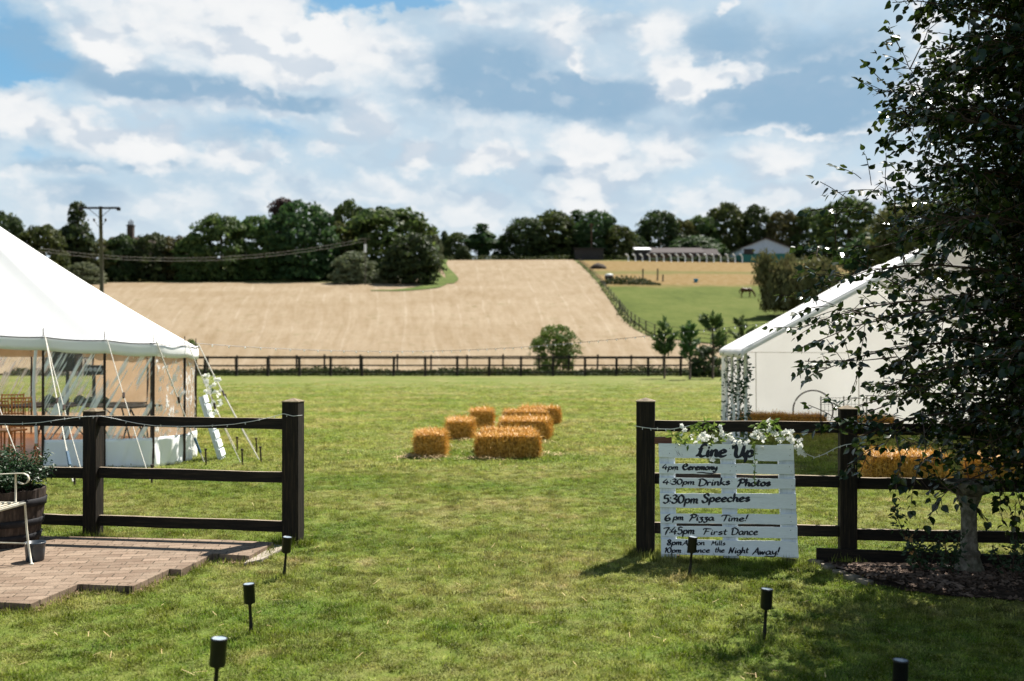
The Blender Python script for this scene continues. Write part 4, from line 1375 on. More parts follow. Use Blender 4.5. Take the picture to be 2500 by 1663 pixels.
# ------------------------------------------------------------------ straw bales
def bale_mesh(seed, L, Wd, H, nf=5200):
    r_ = np.random.default_rng(seed)
    V, Fc = [], []
    o = 0
    def bulge(P):
        q = P / np.array([L / 2, Wd / 2, H / 2])
        k = 1 - .055 * (np.abs(q[:, [1]]) ** 2 + np.abs(q[:, [2]]) ** 2 + np.abs(q[:, [0]]) ** 2 - 1)
        P2 = P * k
        nz = .012 * np.sin(P2[:, 0] * 31 + seed) * np.sin(P2[:, 2] * 27 + 2) + .010 * np.sin(P2[:, 1] * 41 + P2[:, 0] * 23)
        groove = -.014 * (np.exp(-((np.abs(P2[:, 1]) - Wd * .22) / .018) ** 2))
        return P2 * (1 + (nz + groove)[:, None] * 1.2)
    for ax, sg in ((0, 1), (0, -1), (1, 1), (1, -1), (2, 1), (2, -1)):
        u, v = [(1, 2), (0, 2), (0, 1)][ax]
        dims = np.array([L, Wd, H])
        nu, nv = (22 if dims[u] > .7 else 12), 11
        g = np.stack(np.meshgrid(np.linspace(-.5, .5, nu), np.linspace(-.5, .5, nv), indexing='ij'), -1).reshape(-1, 2)
        P = np.zeros((nu * nv, 3))
        P[:, u], P[:, v], P[:, ax] = g[:, 0] * dims[u], g[:, 1] * dims[v], sg * dims[ax] / 2
        idx = np.arange(nu * nv).reshape(nu, nv)
        q = np.stack([idx[:-1, :-1], idx[1:, :-1], idx[1:, 1:], idx[:-1, 1:]], -1).reshape(-1, 4)
        if (sg > 0) == (ax == 1):
            q = q[:, ::-1]
        V.append(bulge(P))
        Fc.append(q + o)
        o += nu * nv
    nb = sum(len(f) for f in Fc)
    # straws standing out of the surface
    areas = np.array([Wd * H, Wd * H, L * H, L * H, L * Wd, L * Wd * .2])
    side = r_.choice(6, nf, p=areas / areas.sum())
    uv = r_.uniform(-.5, .5, (nf, 2))
    dims = np.array([L, Wd, H])
    P = np.zeros((nf, 3))
    N = np.zeros((nf, 3))
    for s in range(6):
        k = side == s
        ax, sg = s // 2, (1 if s % 2 == 0 else -1)
        u, v = [(1, 2), (0, 2), (0, 1)][ax]
        P[k, u], P[k, v], P[k, ax] = uv[k, 0] * dims[u], uv[k, 1] * dims[v], sg * dims[ax] / 2
        N[k, ax] = sg
    P = bulge(P)
    T = r_.normal(0, 1, (nf, 3))
    T[:, 0] *= .45
    T -= N * (T * N).sum(1, keepdims=True) * .86
    T /= np.linalg.norm(T, axis=1)[:, None]
    T += N * r_.uniform(.0, .8, (nf, 1)) ** 1.5
    ln = r_.uniform(.03, .13, nf)[:, None]
    S = np.cross(T, N + r_.normal(0, .3, (nf, 3)))
    S /= np.linalg.norm(S, axis=1)[:, None] + 1e-9
    S *= r_.uniform(.0018, .0050, nf)[:, None]
    B = P + N * .002
    E = B + T * ln
    Vf = np.stack([B - S, B + S, E + S * .6, E - S * .6], 1).reshape(-1, 3)
    Vall = np.concatenate(V + [Vf])
    Fall = np.concatenate(Fc + [np.arange(nf * 4).reshape(-1, 4) + o])
    mi = np.concatenate([np.zeros(nb, int), np.ones(nf, int)])
    Vall[:, 2] += H / 2
    return np_mesh("straw_bale", Vall, Fall, ["straw", "straw_fibre"], False, mi)
BM = [bale_mesh(41, .96, .47, .36), bale_mesh(42, 1.0, .48, .35), bale_mesh(43, .94, .46, .37)]
def bale(k, x, y, rz, label, group, z=0.0):
    o = link("straw_bale", BM[k])
    o.location = (x, y, z)
    o.rotation_euler = (0, 0, R(rz))
    return tag(o, label, "straw bale", group)
def gx(px, Y):
    return (px - 1250) / F * Y
GB = "straw bales set out as seats on the lawn"
bale(0, gx(1047, 15.7), 16.15, 93, "nearest bale of the short left file, seen end-on", GB)
bale(1, gx(1123, 18.7), 19.15, 88, "middle bale of the short left file, seen end-on", GB)
bale(2, gx(1176, 21.5), 21.95, 91, "farthest bale of the short left file, beside the back of the long row", GB)
bale(1, gx(1240, 15.7), 15.78, 3, "nearest broadside bale, in front of the long right-hand row", GB)
bale(0, gx(1240, 16.6), 16.58, -2, "second broadside bale, only its top showing over the nearest one", GB)
bale(2, gx(1281, 18.5), 18.75, -4, "third broadside bale of the right-hand row, its right end uncovered", GB)
bale(1, gx(1284, 19.6), 19.55, 2, "fourth broadside bale of the right-hand row, a thin strip of top showing", GB)
bale(0, gx(1283, 21.4), 21.6, -1, "fifth broadside bale, its dark front visible above the fourth", GB)
bale(2, gx(1318, 22.4), 22.7, -3, "farthest broadside bale, sticking out to the right at the back of the row", GB)
bale(0, gx(2220, 12.7), 12.85, -6, "sunlit bale behind the right fence, seen under the birch leaves", "straw bales behind the right fence")
bale(1, gx(2480, 12.6), 12.75, 4, "bale at the right edge, mostly covered by birch leaves", "straw bales behind the right fence")
GT = "straw bales inside the frame tent"
bale(2, gx(1856, 20.3), 20.3, -8, "left bale inside the white frame tent, by the ivy-wrapped poles", GT)
bale(0, gx(1955, 20.1), 20.1, -8, "bale inside the white frame tent, in front of the hoop", GT)
bale(1, gx(2118, 19.8), 19.8, -10, "orange bale inside the frame tent, glimpsed through the birch leaves", GT)

def straw_litter(name, px, py, n_, sx, sy):
    c_ = at_z(px, py, 0)
    P = np.stack([c_.x + rng.normal(0, sx, n_), c_.y + rng.normal(0, sy, n_)], 1)
    a = rng.uniform(0, np.pi, n_)
    T = np.stack([np.cos(a), np.sin(a), rng.normal(0, .25, n_)], 1) * rng.uniform(.02, .08, n_)[:, None]
    S = np.stack([-np.sin(a), np.cos(a), 0 * a], 1) * .003
    hgt = .05 * np.exp(-((P[:, 0] - c_.x) / sx) ** 2) * rng.random(n_) + .02
    C = np.column_stack([P, hgt])
    V = np.stack([C - T - S, C - T + S, C + T + S, C + T - S], 1).reshape(-1, 3)
    return V
Vs = [straw_litter("s", *a) for a in ((1262, 1116, 700, .18, .05), (1008, 1118, 250, .14, .06), (1060, 1121, 100, .3, .08), (1170, 1124, 100, .25, .05), (1330, 1112, 120, .2, .10),
                                      (1130, 1078, 80, .2, .10), (1290, 1083, 100, .3, .10), (1100, 1100, 60, .8, .8))]
V = np.concatenate(Vs)
tag(link("loose_straw", np_mesh("loose_straw", V, np.arange(len(V)).reshape(-1, 4), "loose_straw")), kind='stuff')
# stray straws and dry clippings on the near lawn
def strays(n_):
    y = rng.uniform(4.8, 15, n_)
    P = np.stack([rng.uniform(-.5, .5, n_) * y * 1.0, y], 1)
    a = rng.uniform(0, np.pi, n_)
    T = np.stack([np.cos(a), np.sin(a), rng.normal(0, .2, n_)], 1) * rng.uniform(.012, .04, n_)[:, None]
    S = np.stack([-np.sin(a), np.cos(a), 0 * a], 1) * .0014
    C = np.column_stack([P, np.full(n_, .03)])
    V = np.stack([C - T - S, C - T + S, C + T + S, C + T - S], 1).reshape(-1, 3)
    tag(link("dry_clippings", np_mesh("dry_clippings", V, np.arange(len(V)).reshape(-1, 4), "loose_straw")), kind='stuff')
strays(260)

# ------------------------------------------------------------------ canvas pole tent on the left
AP = Vector((-10.2, 17.6, 4.64))
AP2 = Vector((-15.5, 17.1, 4.70))
EV = [(-14.5, 15.2, 2.10), (-11.5, 14.9, 2.06), (-9.2, 14.6, 2.02), (-7.85, 14.45, 1.95), (-6.78, 14.40, 1.885), (-5.85, 14.30, 1.84), (-5.19, 14.42, 1.80),
      (-4.93, 15.00, 1.775), (-4.985, 15.70, 1.75), (-5.75, 17.5, 1.75), (-6.95, 19.0, 1.78), (-8.2, 19.5, 1.8), (-9.6, 19.9, 1.82), (-12, 20.2, 1.85), (-15, 20.2, 1.9)]
TENT = thing("pole_marquee", (-6.5, 16.0, 0), "cream canvas pole tent with clear window walls and guy ropes", "tent")
TL = TENT.location
def ridge_pt(e):
    if e.x > AP.x:
        return AP
    t = min(1, (AP.x - e.x) / (AP.x - AP2.x))
    return AP.lerp(AP2, t)
cols, eave = [], []
SUB = 8
EVv = [Vector(e) for e in EV]
for i in range(len(EV) - 1):
    p0, p1, p2, p3 = EVv[max(i - 1, 0)], EVv[i], EVv[i + 1], EVv[min(i + 2, len(EV) - 1)]
    for k in range(SUB):
        t = k / SUB
        q = .5 * ((2 * p1) + (p2 - p0) * t + (2 * p0 - 5 * p1 + 4 * p2 - p3) * t * t + (3 * p1 - p0 - 3 * p2 + p3) * t ** 3)
        p = p1.lerp(p2, t).lerp(q, .55)
        p.z = p1.z + (p2.z - p1.z) * t - .022 * math.sin(math.pi * t)
        eave.append(p)
eave.append(Vector(EV[-1]))
NT_ = 12
rows = []
for j in range(NT_ + 1):
    t = j / NT_
    row = []
    for i, e in enumerate(eave):
        p = e.lerp(ridge_pt(e), t)
        p.z -= .10 * math.sin(math.pi * t) * (1 - t * .5)
        row.append(p - TL)
    rows.append(row)
MB().grid(rows).build("roof", "canvas", TENT, smooth=True)
ctr = Vector((-10, 17, 0))
def outward(p):
    d = Vector((p.x - ctr.x, p.y - ctr.y, 0))
    return d.normalized()
vrows = []
for z, off in ((0.012, .03), (-.05, .045), (-.12, .05), (-.19, .045)):
    vrows.append([p + Vector((0, 0, z)) + outward(p) * (off + .004 * math.sin(i * 1.3)) - TL for i, p in enumerate(eave)])
MB().grid(vrows).build("valance", "canvas", TENT, smooth=True, thick=.004)
MB().tube([p + outward(p) * .048 + Vector((0, 0, -.004)) - TL for p in eave], .006, 5).build("eave_rope", "rust_steel", TENT)

def wall_strip(name, pts, z0, ztops, mat, wr, seed, nz=10, sub=10, thick=0.0):
    rws = []
    line = []
    for i in range(len(pts) - 1):
        a, b = Vector((*pts[i], 0)), Vector((*pts[i + 1], 0))
        for k in range(sub):
            line.append((a.lerp(b, k / sub), ztops[i] + (ztops[i + 1] - ztops[i]) * k / sub))
    line.append((Vector((*pts[-1], 0)), ztops[-1]))
    for j in range(nz + 1):
        row = []
        for i, (p, zt) in enumerate(line):
            o = outward(p)
            u = i / sub
            z = z0 + (zt - z0) * j / nz
            wv = wr * (math.sin(u * 9 + z * 5 + seed) + .6 * math.sin(u * 23 - z * 11 + seed * 2) + .4 * math.sin(u * 47 + z * 17))
            row.append(p + o * wv + Vector((0, 0, z)) - TL)
        rws.append(row)
    return MB().grid(rws).build(name, mat, TENT, smooth=True, thick=thick)
wpts = [e[:2] for e in EV[4:9]]
wall_strip("window_wall", wpts, .42, [e[2] - .06 for e in EV[4:9]], "clear_pvc", .012, 1.0, 12, 12)
wall_strip("wall_skirt", wpts, .0, [.40, .42, .43, .43, .43], "canvas_wall", .022, 2.0, 8, 12, .004)
MB().tube([Vector((-6.90, 14.41, z)) + Vector((.02 * math.sin(z * 4), 0, 0)) - TL for z in np.linspace(.35, 1.82, 12)], .022, 6).build("door_hem", "canvas", TENT)
bpts = [e[:2] for e in EV[8:12]]
wall_strip("rear_canvas_wall", bpts, .0, [1.7, 1.7, 1.72, 1.75], "canvas_inner", .02, 3.0, 8, 8)
bp2 = [EV[11][:2], EV[12][:2], EV[13][:2], EV[14][:2]]
wall_strip("rear_wall_skirt", bp2, .0, [.46] * 4, "canvas_inner", .012, 4.0, 4, 6)
wall_strip("rear_window_wall", bp2, .46, [1.55] * 4, "clear_pvc", .010, 5.0, 6, 8)
wall_strip("rear_header", bp2, 1.55, [1.80] * 4, "canvas_inner", .012, 6.0, 3, 6)
for i, e in enumerate(EV):
    p = Vector(e) - TL
    MB().tube([(0, 0, 0), (0, 0, e[2] + .0), (0, 0, e[2] + .02), (0, 0, e[2] + .13)], [.019, .019, .008, .006], 8).build("side_pole", "dark_pole", TENT).location = (p.x, p.y, -TL.z)
MB().tube([(0, 0, 0), (0, 0, 4.9)], .05, 10).build("king_pole", "dark_pole", TENT, smooth=True).location = (AP.x - TL.x, AP.y - TL.y, 0)
MB().tube([(0, 0, 0), (0, 0, 2.0)], .035, 8).build("inner_pole", "dark_pole", TENT, smooth=True).location = (gx(372, 16.6) - TL.x, 16.6 - TL.y, 0)
GUY = [  # eave index, stake photo x, y
    (3, 70, 1185), (4, 178, 1176), (4, 205, 1172), (5, 366, 1172), (6, 498, 1128), (7, 587, 1129), (8, 632, 1122), (8, 622, 1098), (9, 575, 1095)]
for k, (i, sx, sy) in enumerate(GUY):
    a = Vector(EV[i]) + Vector((0, 0, .03)) + outward(Vector(EV[i])) * .05
    g = at_z(sx, sy, .05)
    mid = a.lerp(g, .5) + Vector((0, 0, -.03))
    rad = .009 if k in (1, 4, 6) else .006
    r0 = MB().tube([p - TL for p in (a, a.lerp(mid, .5) + Vector((0, 0, -.012)), mid, mid.lerp(g, .5) + Vector((0, 0, -.012)), g)], rad, 6).build("guy_rope", "rope", TENT)
    t0 = .42 + .05 * (k % 3)
    c0 = a.lerp(g, t0) + Vector((0, 0, -.03))
    d = (g - a).normalized()
    MB().tube([c0 - TL - d * .055 + Vector((.012, 0, 0)), c0 - TL + d * .055 + Vector((-.012, 0, .01))], .017, 6).build("runner", "dark_pole", r0)
    if k in (1, 4):
        c1 = a.lerp(g, .86)
        MB().tube([c1 - TL - d * .12, c1 - TL + d * .12], .02, 6).build("ratchet_strap", "strap_blue", r0)
    st = MB()
    b0 = g - TL
    st.tube([b0 + d * .10 + Vector((0, 0, -.12)), b0 - d * .02 + Vector((.03, 0, .16))], .013, 6)
    st.tube([b0 - d * .02 + Vector((.03, 0, .155)), b0 - d * .02 + Vector((.033, 0, .18))], .022, 8)
    st.build("stake", "rust_steel", TENT)
fl = [(p[0], p[1]) for p in TENT_FLOOR]
fl = [(x + (ctr.x - x) * .015, y + (ctr.y - y) * .015) for x, y in fl]
n = len(fl)
tag(MB().add([(x, y, .04) for x, y in fl] + [(x, y, -.02) for x, y in fl], [tuple(range(n))] + [(i, i + n, (i + 1) % n + n, (i + 1) % n) for i in range(n)]).build("tent_floor", "floor_wood"), kind='structure')

# furniture inside the canvas tent
def banquet_chair():
    root = thing("banquet_chair", (0, 0, 0), "x", "chair", "wooden chairs inside the canvas tent")
    mb = MB().box((0, 0, .455), (.40, .40, .03))
    mb.build("seat", "chair_wood", root, bevel=.008)
    for sx in (-1, 1):
        MB().tube([(sx * .17, -.17, 0), (sx * .165, -.165, .44)], [.013, .016], 6).build("leg", "chair_wood", root)
        MB().tube([(sx * .17, .19, 0), (sx * .17, .17, .44), (sx * .165, .20, .92)], [.013, .016, .012], 6).build("leg", "chair_wood", root)
        MB().tube([(sx * .168, -.168, .2), (sx * .17, .18, .2)], .009, 5).build("stretcher", "chair_wood", root)
    bk = MB()
    for z in (.90, .84, .58):
        bk.tube([(-.165, .175 + (z - .44) * .055, z), (.165, .175 + (z - .44) * .055, z)], .013, 6)
    for k in range(6):
        x = -.12 + .048 * k
        bk.tube([(x, .183, .58), (x, .198, .90)], .007, 5)
    bk.build("backrest", "chair_wood", root)
    return root
CH = [(18, 14.95, 170, "front wooden chair in the tent doorway at the left edge"), (28, 16.6, 20, "wooden chair farther in, its ladder back above the table"),
      (-40, 15.6, 100, "wooden chair half cut off by the left edge"), (62, 15.9, 200, "wooden chair drawn up to the table by the tent door hem")]
c0 = None
for px, Y, rz, lab in CH:
    o = banquet_chair() if c0 is None else copy_tree(c0)
    c0 = c0 or o
    o.location = (gx(px, Y), Y, .04)
    o.rotation_euler = (0, 0, R(rz))
    o['label'] = lab
def trestle(px, Y, L, lab, rz):
    root = thing("trestle_table", (gx(px, Y), Y, .04), lab, "table", "trestle tables inside the canvas tent", R(rz))
    MB().box((0, 0, .735), (L, .70, .03)).build("table_top", "table_cloth_dark", root, bevel=.006)
    for s in (-1, 1):
        lg = MB()
        lg.tube([(s * L * .38, -.25, 0), (s * L * .38, .25, .70)], .014, 6)
        lg.tube([(s * L * .38, .25, 0), (s * L * .38, -.25, .70)], .014, 6)
        lg.tube([(s * L * .38, 0, .36), (s * L * .15, 0, .71)], .010, 6)
        lg.build("leg_frame", "black_plastic", root)
    return root
trestle(70, 16.4, 1.5, "dark topped folding table behind the chairs in the tent doorway", 8)
trestle(205, 17.0, 1.9, "long dark folding table seen through the clear wall in front of the speaker stand", 2)
trestle(300, 16.4, 1.0, "small dark folding table seen through the creased clear wall, near the tan rear wall", -20)
tb = [(120, 16.95, .13), (150, 17.0, .10), (195, 16.95, .12), (222, 17.0, .09), (250, 17.0, .11)]
for k, (px, Y, h) in enumerate(tb):
    o = MB().lathe([(.05, 0), (.11, .02), (.10, h * .6), (.05, h), (.01, h + .02)], n=12, wob=.12).build("posy_bowl", "leaf_rose", smooth=True)
    o.location = (gx(px, Y), Y, .79)
    tag(o, ["dark posy on the far left end of the long tent table", "dark posy second from the left on the long tent table", "dark posy in the middle of the long tent table",
            "low dark posy second from the right on the long tent table", "dark posy at the right end of the long tent table"][k], "table decoration", "posies on the long tent table")
sp_ = thing("speaker_stand", (gx(165, 17.9), 17.9, .04), "large black loudspeaker on a pole behind the clear tent wall", "loudspeaker")
MB().box((0, 0, 1.50), (.42, .36, .46)).build("speaker_box", "black_plastic", sp_, bevel=.04)
MB().tube([(0, 0, .0), (0, 0, 1.3)], .03, 8).build("pole", "black_plastic", sp_)
for k in range(3):
    a = k * 2.09
    MB().tube([(0, 0, .45), (.4 * math.cos(a), .4 * math.sin(a), .01)], .013, 6).build("leg", "black_plastic", sp_)
lb_ = thing("light_bar_stand", (gx(231, 17.6), 17.6, .04), "black stage light bar on a stand beside the loudspeaker", "stage light")
MB().tube([(0, 0, 0), (0, 0, 1.25)], .022, 8).build("pole", "black_plastic", lb_)
MB().box((0, 0, 1.30), (.34, .12, .17)).build("lamp_bar", "black_plastic", lb_, bevel=.01)
for k in range(4):
    MB().lathe([(.035, 0), (.038, .01), (.001, .012)], n=12).build("lamp", "lens_glass", lb_).matrix_local = Matrix.Translation((-.12 + .08 * k, -.061, 1.31)) @ Matrix.Rotation(R(90), 4, 'X')
for k in range(3):
    a = k * 2.09 + .4
    MB().tube([(0, 0, .4), (.35 * math.cos(a), .35 * math.sin(a), .01)], .012, 6).build("leg", "black_plastic", lb_)

# flower-topped board leaning by the tent corner, seen almost edge-on
LB = thing("leaning_board", at_z(548, 1120, 0), "narrow white slatted board with white flowers leaning beside the canvas tent", "sign")
LB.rotation_euler = (0, R(-17), R(7))
for z in np.arange(.05, 1.0, .145):
    MB().box((0, 0, z + .06), (.018, .36, .115)).build("board", "sign_paint", LB, bevel=.003)
for y in (-.15, 0, .15):
    MB().box((-.04, y, .52), (.055, .04, 1.02)).build("stringer", "sign_paint_back", LB, bevel=.003)

# ------------------------------------------------------------------ flowers
def blossoms(mb, c, r_, num, spread, size):
    for _ in range(num):
        p = Vector(c) + Vector((r_.gauss(0, spread), r_.gauss(0, spread * .5), r_.gauss(0, spread)))
        ax = Vector((r_.gauss(0, .6), -1, r_.gauss(0, .6))).normalized()
        s = size * r_.uniform(.7, 1.25)
        t1 = ax.cross(Vector((0, 0, 1))).normalized()
        t2 = ax.cross(t1)
        ph = r_.random() * 6
        for k in range(5):
            th = ph + k * 1.2566
            d = t1 * math.cos(th) + t2 * math.sin(th)
            e = ax.cross(d)
            lift = ax * (s * r_.uniform(.1, .5))
            mb.add([p, p + d * s * .55 + e * s * .38 + lift * .5, p + d * s + lift, p + d * s * .55 - e * s * .38 + lift * .5], [(0, 1, 2, 3)])
def sprays(mb, c, r_, num, spread, size):
    for _ in range(num):
        p = Vector(c) + Vector((r_.gauss(0, spread), r_.gauss(0, spread * .5), r_.gauss(0, spread)))
        d = Vector((r_.gauss(0, 1), r_.gauss(0, .5), r_.gauss(0, .6))).normalized()
        e = d.cross(Vector((r_.gauss(0, .5), -1, r_.gauss(0, .5)))).normalized()
        s = size * r_.uniform(.7, 1.3)
        nn = d.cross(e)
        mb.add([p, p + d * s * .45 + e * s * .22 + nn * s * .06, p + d * s, p + d * s * .45 - e * s * .22 + nn * s * .06], [(0, 1, 2), (0, 2, 3)])
def garland(label, path, flow, leaf, Yf, seed, pet=.020, lf_=.05, name="flower_garland"):
    r_ = random.Random(seed)
    pts = [at_y(x, y, Yf((x - 1250) / F * 8)) for x, y in path]
    o0 = pts[0].copy()
    root = thing(name, o0, label, "garland", None)
    MB().tube([p - o0 + Vector((0, r_.uniform(-.01, .01), 0)) for p in pts], .0035, 5).build("stem", "leaf_silk", root)
    mb = MB()
    for x, y, num, sp_r in flow:
        blossoms(mb, at_y(x, y, Yf((x - 1250) / F * 8) - .02) - o0, r_, num, sp_r, pet)
    mb.build("blossoms", "petal", root)
    ml = MB()
    for x, y, num, sp_r in leaf:
        sprays(ml, at_y(x, y, Yf((x - 1250) / F * 8) - .01) - o0, r_, num, sp_r, lf_)
    ml.build("leaves", "leaf_silk", root)
    return root
YS = lambda x: 8.33 - .19 * (x - 1.1) - .12
garland("white silk blossom garland over the top left of the lettered pallet sign",
        [(1640, 1065), (1668, 1050), (1700, 1034), (1722, 1030), (1745, 1045), (1762, 1052), (1790, 1068), (1830, 1078)],
        [(1664, 1040, 3, .010), (1668, 1052, 3, .012), (1690, 1062, 3, .016), (1700, 1072, 3, .016), (1716, 1060, 4, .016), (1722, 1074, 5, .018), (1734, 1066, 4, .014), (1745, 1076, 4, .014), (1758, 1046, 3, .008), (1762, 1058, 4, .012),
         (1776, 1064, 5, .016), (1790, 1074, 6, .018), (1722, 1094, 2, .008), (1740, 1122, 2, .012), (1806, 1076, 4, .014), (1822, 1078, 3, .012)],
        [(1646, 1062, 12, .022), (1660, 1072, 12, .02), (1676, 1076, 12, .02), (1690, 1052, 8, .02), (1700, 1044, 12, .02), (1722, 1034, 12, .018), (1770, 1070, 6, .02), (1740, 1044, 5, .014), (1752, 1042, 4, .014), (1705, 1052, 8, .02), (1735, 1082, 5, .02)], YS, 1)
garland("white silk blossom garland trailing over the top right corner of the lettered pallet sign",
        [(1836, 1078), (1845, 1050), (1862, 1042), (1886, 1034), (1900, 1046), (1922, 1062), (1942, 1078), (1958, 1098), (1970, 1112)],
        [(1876, 1027, 3, .006), (1882, 1044, 6, .014), (1845, 1052, 5, .014), (1842, 1062, 6, .014), (1858, 1055, 5, .014), (1846, 1072, 5, .014), (1864, 1068, 5, .012), (1886, 1058, 5, .012), (1896, 1062, 5, .014),
         (1904, 1074, 6, .016), (1912, 1056, 4, .010), (1928, 1058, 6, .014), (1926, 1068, 6, .014), (1938, 1076, 6, .014), (1950, 1074, 6, .012), (1944, 1092, 4, .014), (1958, 1090, 4, .010), (1952, 1104, 4, .012), (1960, 1112, 4, .012),
         (1864, 1092, 2, .008), (1843, 1098, 2, .006)],
        [(1850, 1040, 9, .022), (1866, 1048, 6, .018), (1886, 1036, 9, .016), (1892, 1044, 7, .014), (1880, 1066, 6, .016), (1910, 1066, 7, .016), (1905, 1056, 5, .012), (1848, 1078, 5, .014), (1872, 1040, 5, .012)], YS, 2)
garland("thin green trailing sprig hanging down the front of the lettered pallet sign", [(1842, 1085), (1841, 1110), (1843, 1140), (1842, 1165), (1843, 1180)],
        [(1842, 1128, 2, .004)], [(1842, 1090, 4, .008), (1841, 1106, 5, .007), (1843, 1122, 5, .007), (1842, 1138, 5, .007), (1843, 1154, 5, .006), (1843, 1170, 4, .005), (1843, 1178, 3, .004)], lambda x: 7.93, 3, .014, .020, "trailing_sprig")
r_ = random.Random(9)
fo = at_z(520, 1060, 0)
root = thing("flower_garland", (gx(522, 15.5), 15.45, .95), "cascade of white blossoms on top of the leaning board by the canvas tent", "garland")
mb, ml = MB(), MB()
for x, y, num in ((505, 935, 8), (512, 960, 10), (522, 985, 8), (515, 945, 6), (530, 930, 6), (528, 960, 7), (536, 985, 6), (520, 1005, 5), (530, 1010, 4), (500, 920, 5)):
    c_ = at_y(x, y, 15.42) - root.location
    blossoms(mb, c_, r_, num, .03, .035)
    sprays(ml, c_, r_, 3, .04, .06)
mb.build("blossoms", "petal", root)
ml.build("leaves", "leaf_silk", root)

# ------------------------------------------------------------------ fairy lights
def fairy(label, path, Yf, step, name="fairy_lights", rad=.0028, mat="white_cable", bl=.018, thick_at=None):
    pts = [at_y(x, y, Yf(i, x)) for i, (x, y) in enumerate(path)]
    o0 = pts[0].copy()
    root = thing(name, o0, label, "string lights", "fairy lights on the fences")
    t = np.linspace(0, len(pts) - 1, len(pts) * 6)
    dense = [pts[int(min(k, len(pts) - 1.001))].lerp(pts[int(min(k, len(pts) - 1.001)) + 1], min(k, len(pts) - 1.001) % 1) for k in t]
    MB().tube([p - o0 for p in dense], rad, 5).build("cable", mat, root)
    acc, k = 0.0, 0
    for a, b in zip(dense[:-1], dense[1:]):
        acc += (b - a).length
        if acc > step:
            acc = 0
            k += 1
            b_ = MB().tube([(0, 0, 0), (.003 * (-1) ** k, -.004, -bl * .5), (.005 * (-1) ** k, -.006, bl * (-1 if k % 3 else .8))], [.0025, .003, .0022], 5).build("bulb", "bulb_glass", root)
            b_.location = b - o0
    return root
YL = lambda i, x: 8.77 + .158 * (-(x - 1250) / F * 8.9 - 1.925) - (.095 if x > 680 or 190 < x < 260 else .035)
fairy("thin white fairy lights looped along the top rail of the left fence",
      [(738, 1014), (715, 1016), (692, 1010), (660, 1019), (620, 1028), (570, 1036), (510, 1040), (440, 1041), (380, 1040), (330, 1033), (270, 1020), (246, 1016), (205, 1017), (150, 1024), (95, 1032), (40, 1035), (-30, 1034)], YL, .135)
YR = lambda i, x: 8.33 - .19 * ((x - 1250) / F * 8.1 - 1.1) - (.11 if (x < 1600 or x > 2040) else .10)
fairy("white fairy light cable wound along the right fence's top rail to the blossom garland", [(1550, 1040), (1572, 1044), (1598, 1047), (1640, 1048), (1672, 1042), (1700, 1036), (1722, 1031)], YR, .06, rad=.0030)
fairy("white fairy light cable sagging from the garland's right end to the second right post", [(1955, 1098), (1972, 1110), (1990, 1117), (2012, 1109), (2040, 1094), (2064, 1086), (2092, 1082)], YR, .05, rad=.0030)

# festoon string high across the lawn
fa, fb, fc, fd = at_y(476, 838, 15.75), at_y(1060, 857, 21), at_y(1420, 836, 22), at_y(2040, 772, 19)
ctrl = [fa, fb, fc, fd]
pts = []
for k in range(61):
    u = k / 60
    x = fa.x + (fd.x - fa.x) * u
    xs = [p.x for p in ctrl]
    pts.append(Vector((x, float(np.interp(x, xs, [p.y for p in ctrl])), float(np.polyval(np.polyfit(xs, [p.z for p in ctrl], 3), x)))))
root = thing("festoon_string", pts[0], "long thin festoon light string sagging across the lawn between the two tents", "string lights")
MB().tube([p - pts[0] for p in pts], .0045, 4).build("cable", "dark_cable", root)
b0 = None
for k in range(1, 60):
    if b0 is None:
        o = b0 = MB().lathe([(.004, .0), (.010, -.012), (.012, -.026), (.008, -.038), (.002, -.042)][::-1], n=8).build("bulb", "bulb_glass", root, smooth=True)
    else:
        o = b0.copy()
        COL.objects.link(o)
        o.parent = root
    o.location = pts[k] - pts[0]

# ------------------------------------------------------------------ lettered pallet sign
BL = Vector((gx(1615, 8.07), 8.07, .03))
U_ = Vector((1.09, -.19, 0)).normalized()
Nb = Vector((.172, .985, 0)).normalized()            # backwards, towards the fence
Vv = (Vector((0, 0, 1)) * .992 + Nb * .125).normalized()
Wb = U_.cross(Vv).normalized() * -1                  # pointing to the back
if Wb.y < 0:
    Wb = -Wb
SIGN = thing("pallet_sign", BL, "white painted pallet sign lettered Line Up with the evening's times", "sign")
SIGN.matrix_world = Matrix(((U_.x, Wb.x, Vv.x, BL.x), (U_.y, Wb.y, Vv.y, BL.y), (U_.z, Wb.z, Vv.z, BL.z), (0, 0, 0, 1)))
def s_uv(zx, zy):
    """position on the sign face of a point measured in the photo"""
    d = ray(1540 + zx / 4.752, 1060 + zy / 4.752)
    o = Vector((0, 0, HC))
    t = (BL - o).dot(Wb) / d.dot(Wb)
    q = o + d * t - BL
    return q.dot(U_), q.dot(Vv)
BOARDS = [((322, 105), (1890, 130), (1893, 305), (324, 270)), ((328, 340), (1890, 347), (1895, 465), (328, 460)), ((330, 504), (1910, 515), (1908, 638), (330, 625)),
          ((335, 685), (1918, 692), (1920, 872), (338, 850)), ((345, 920), (1928, 930), (1930, 1050), (347, 1035)), ((355, 1066), (1935, 1080), (1935, 1210), (357, 1185)),
          ((355, 1215), (1948, 1245), (1950, 1430), (356, 1395))]
r_ = random.Random(4)
BOBJ = []
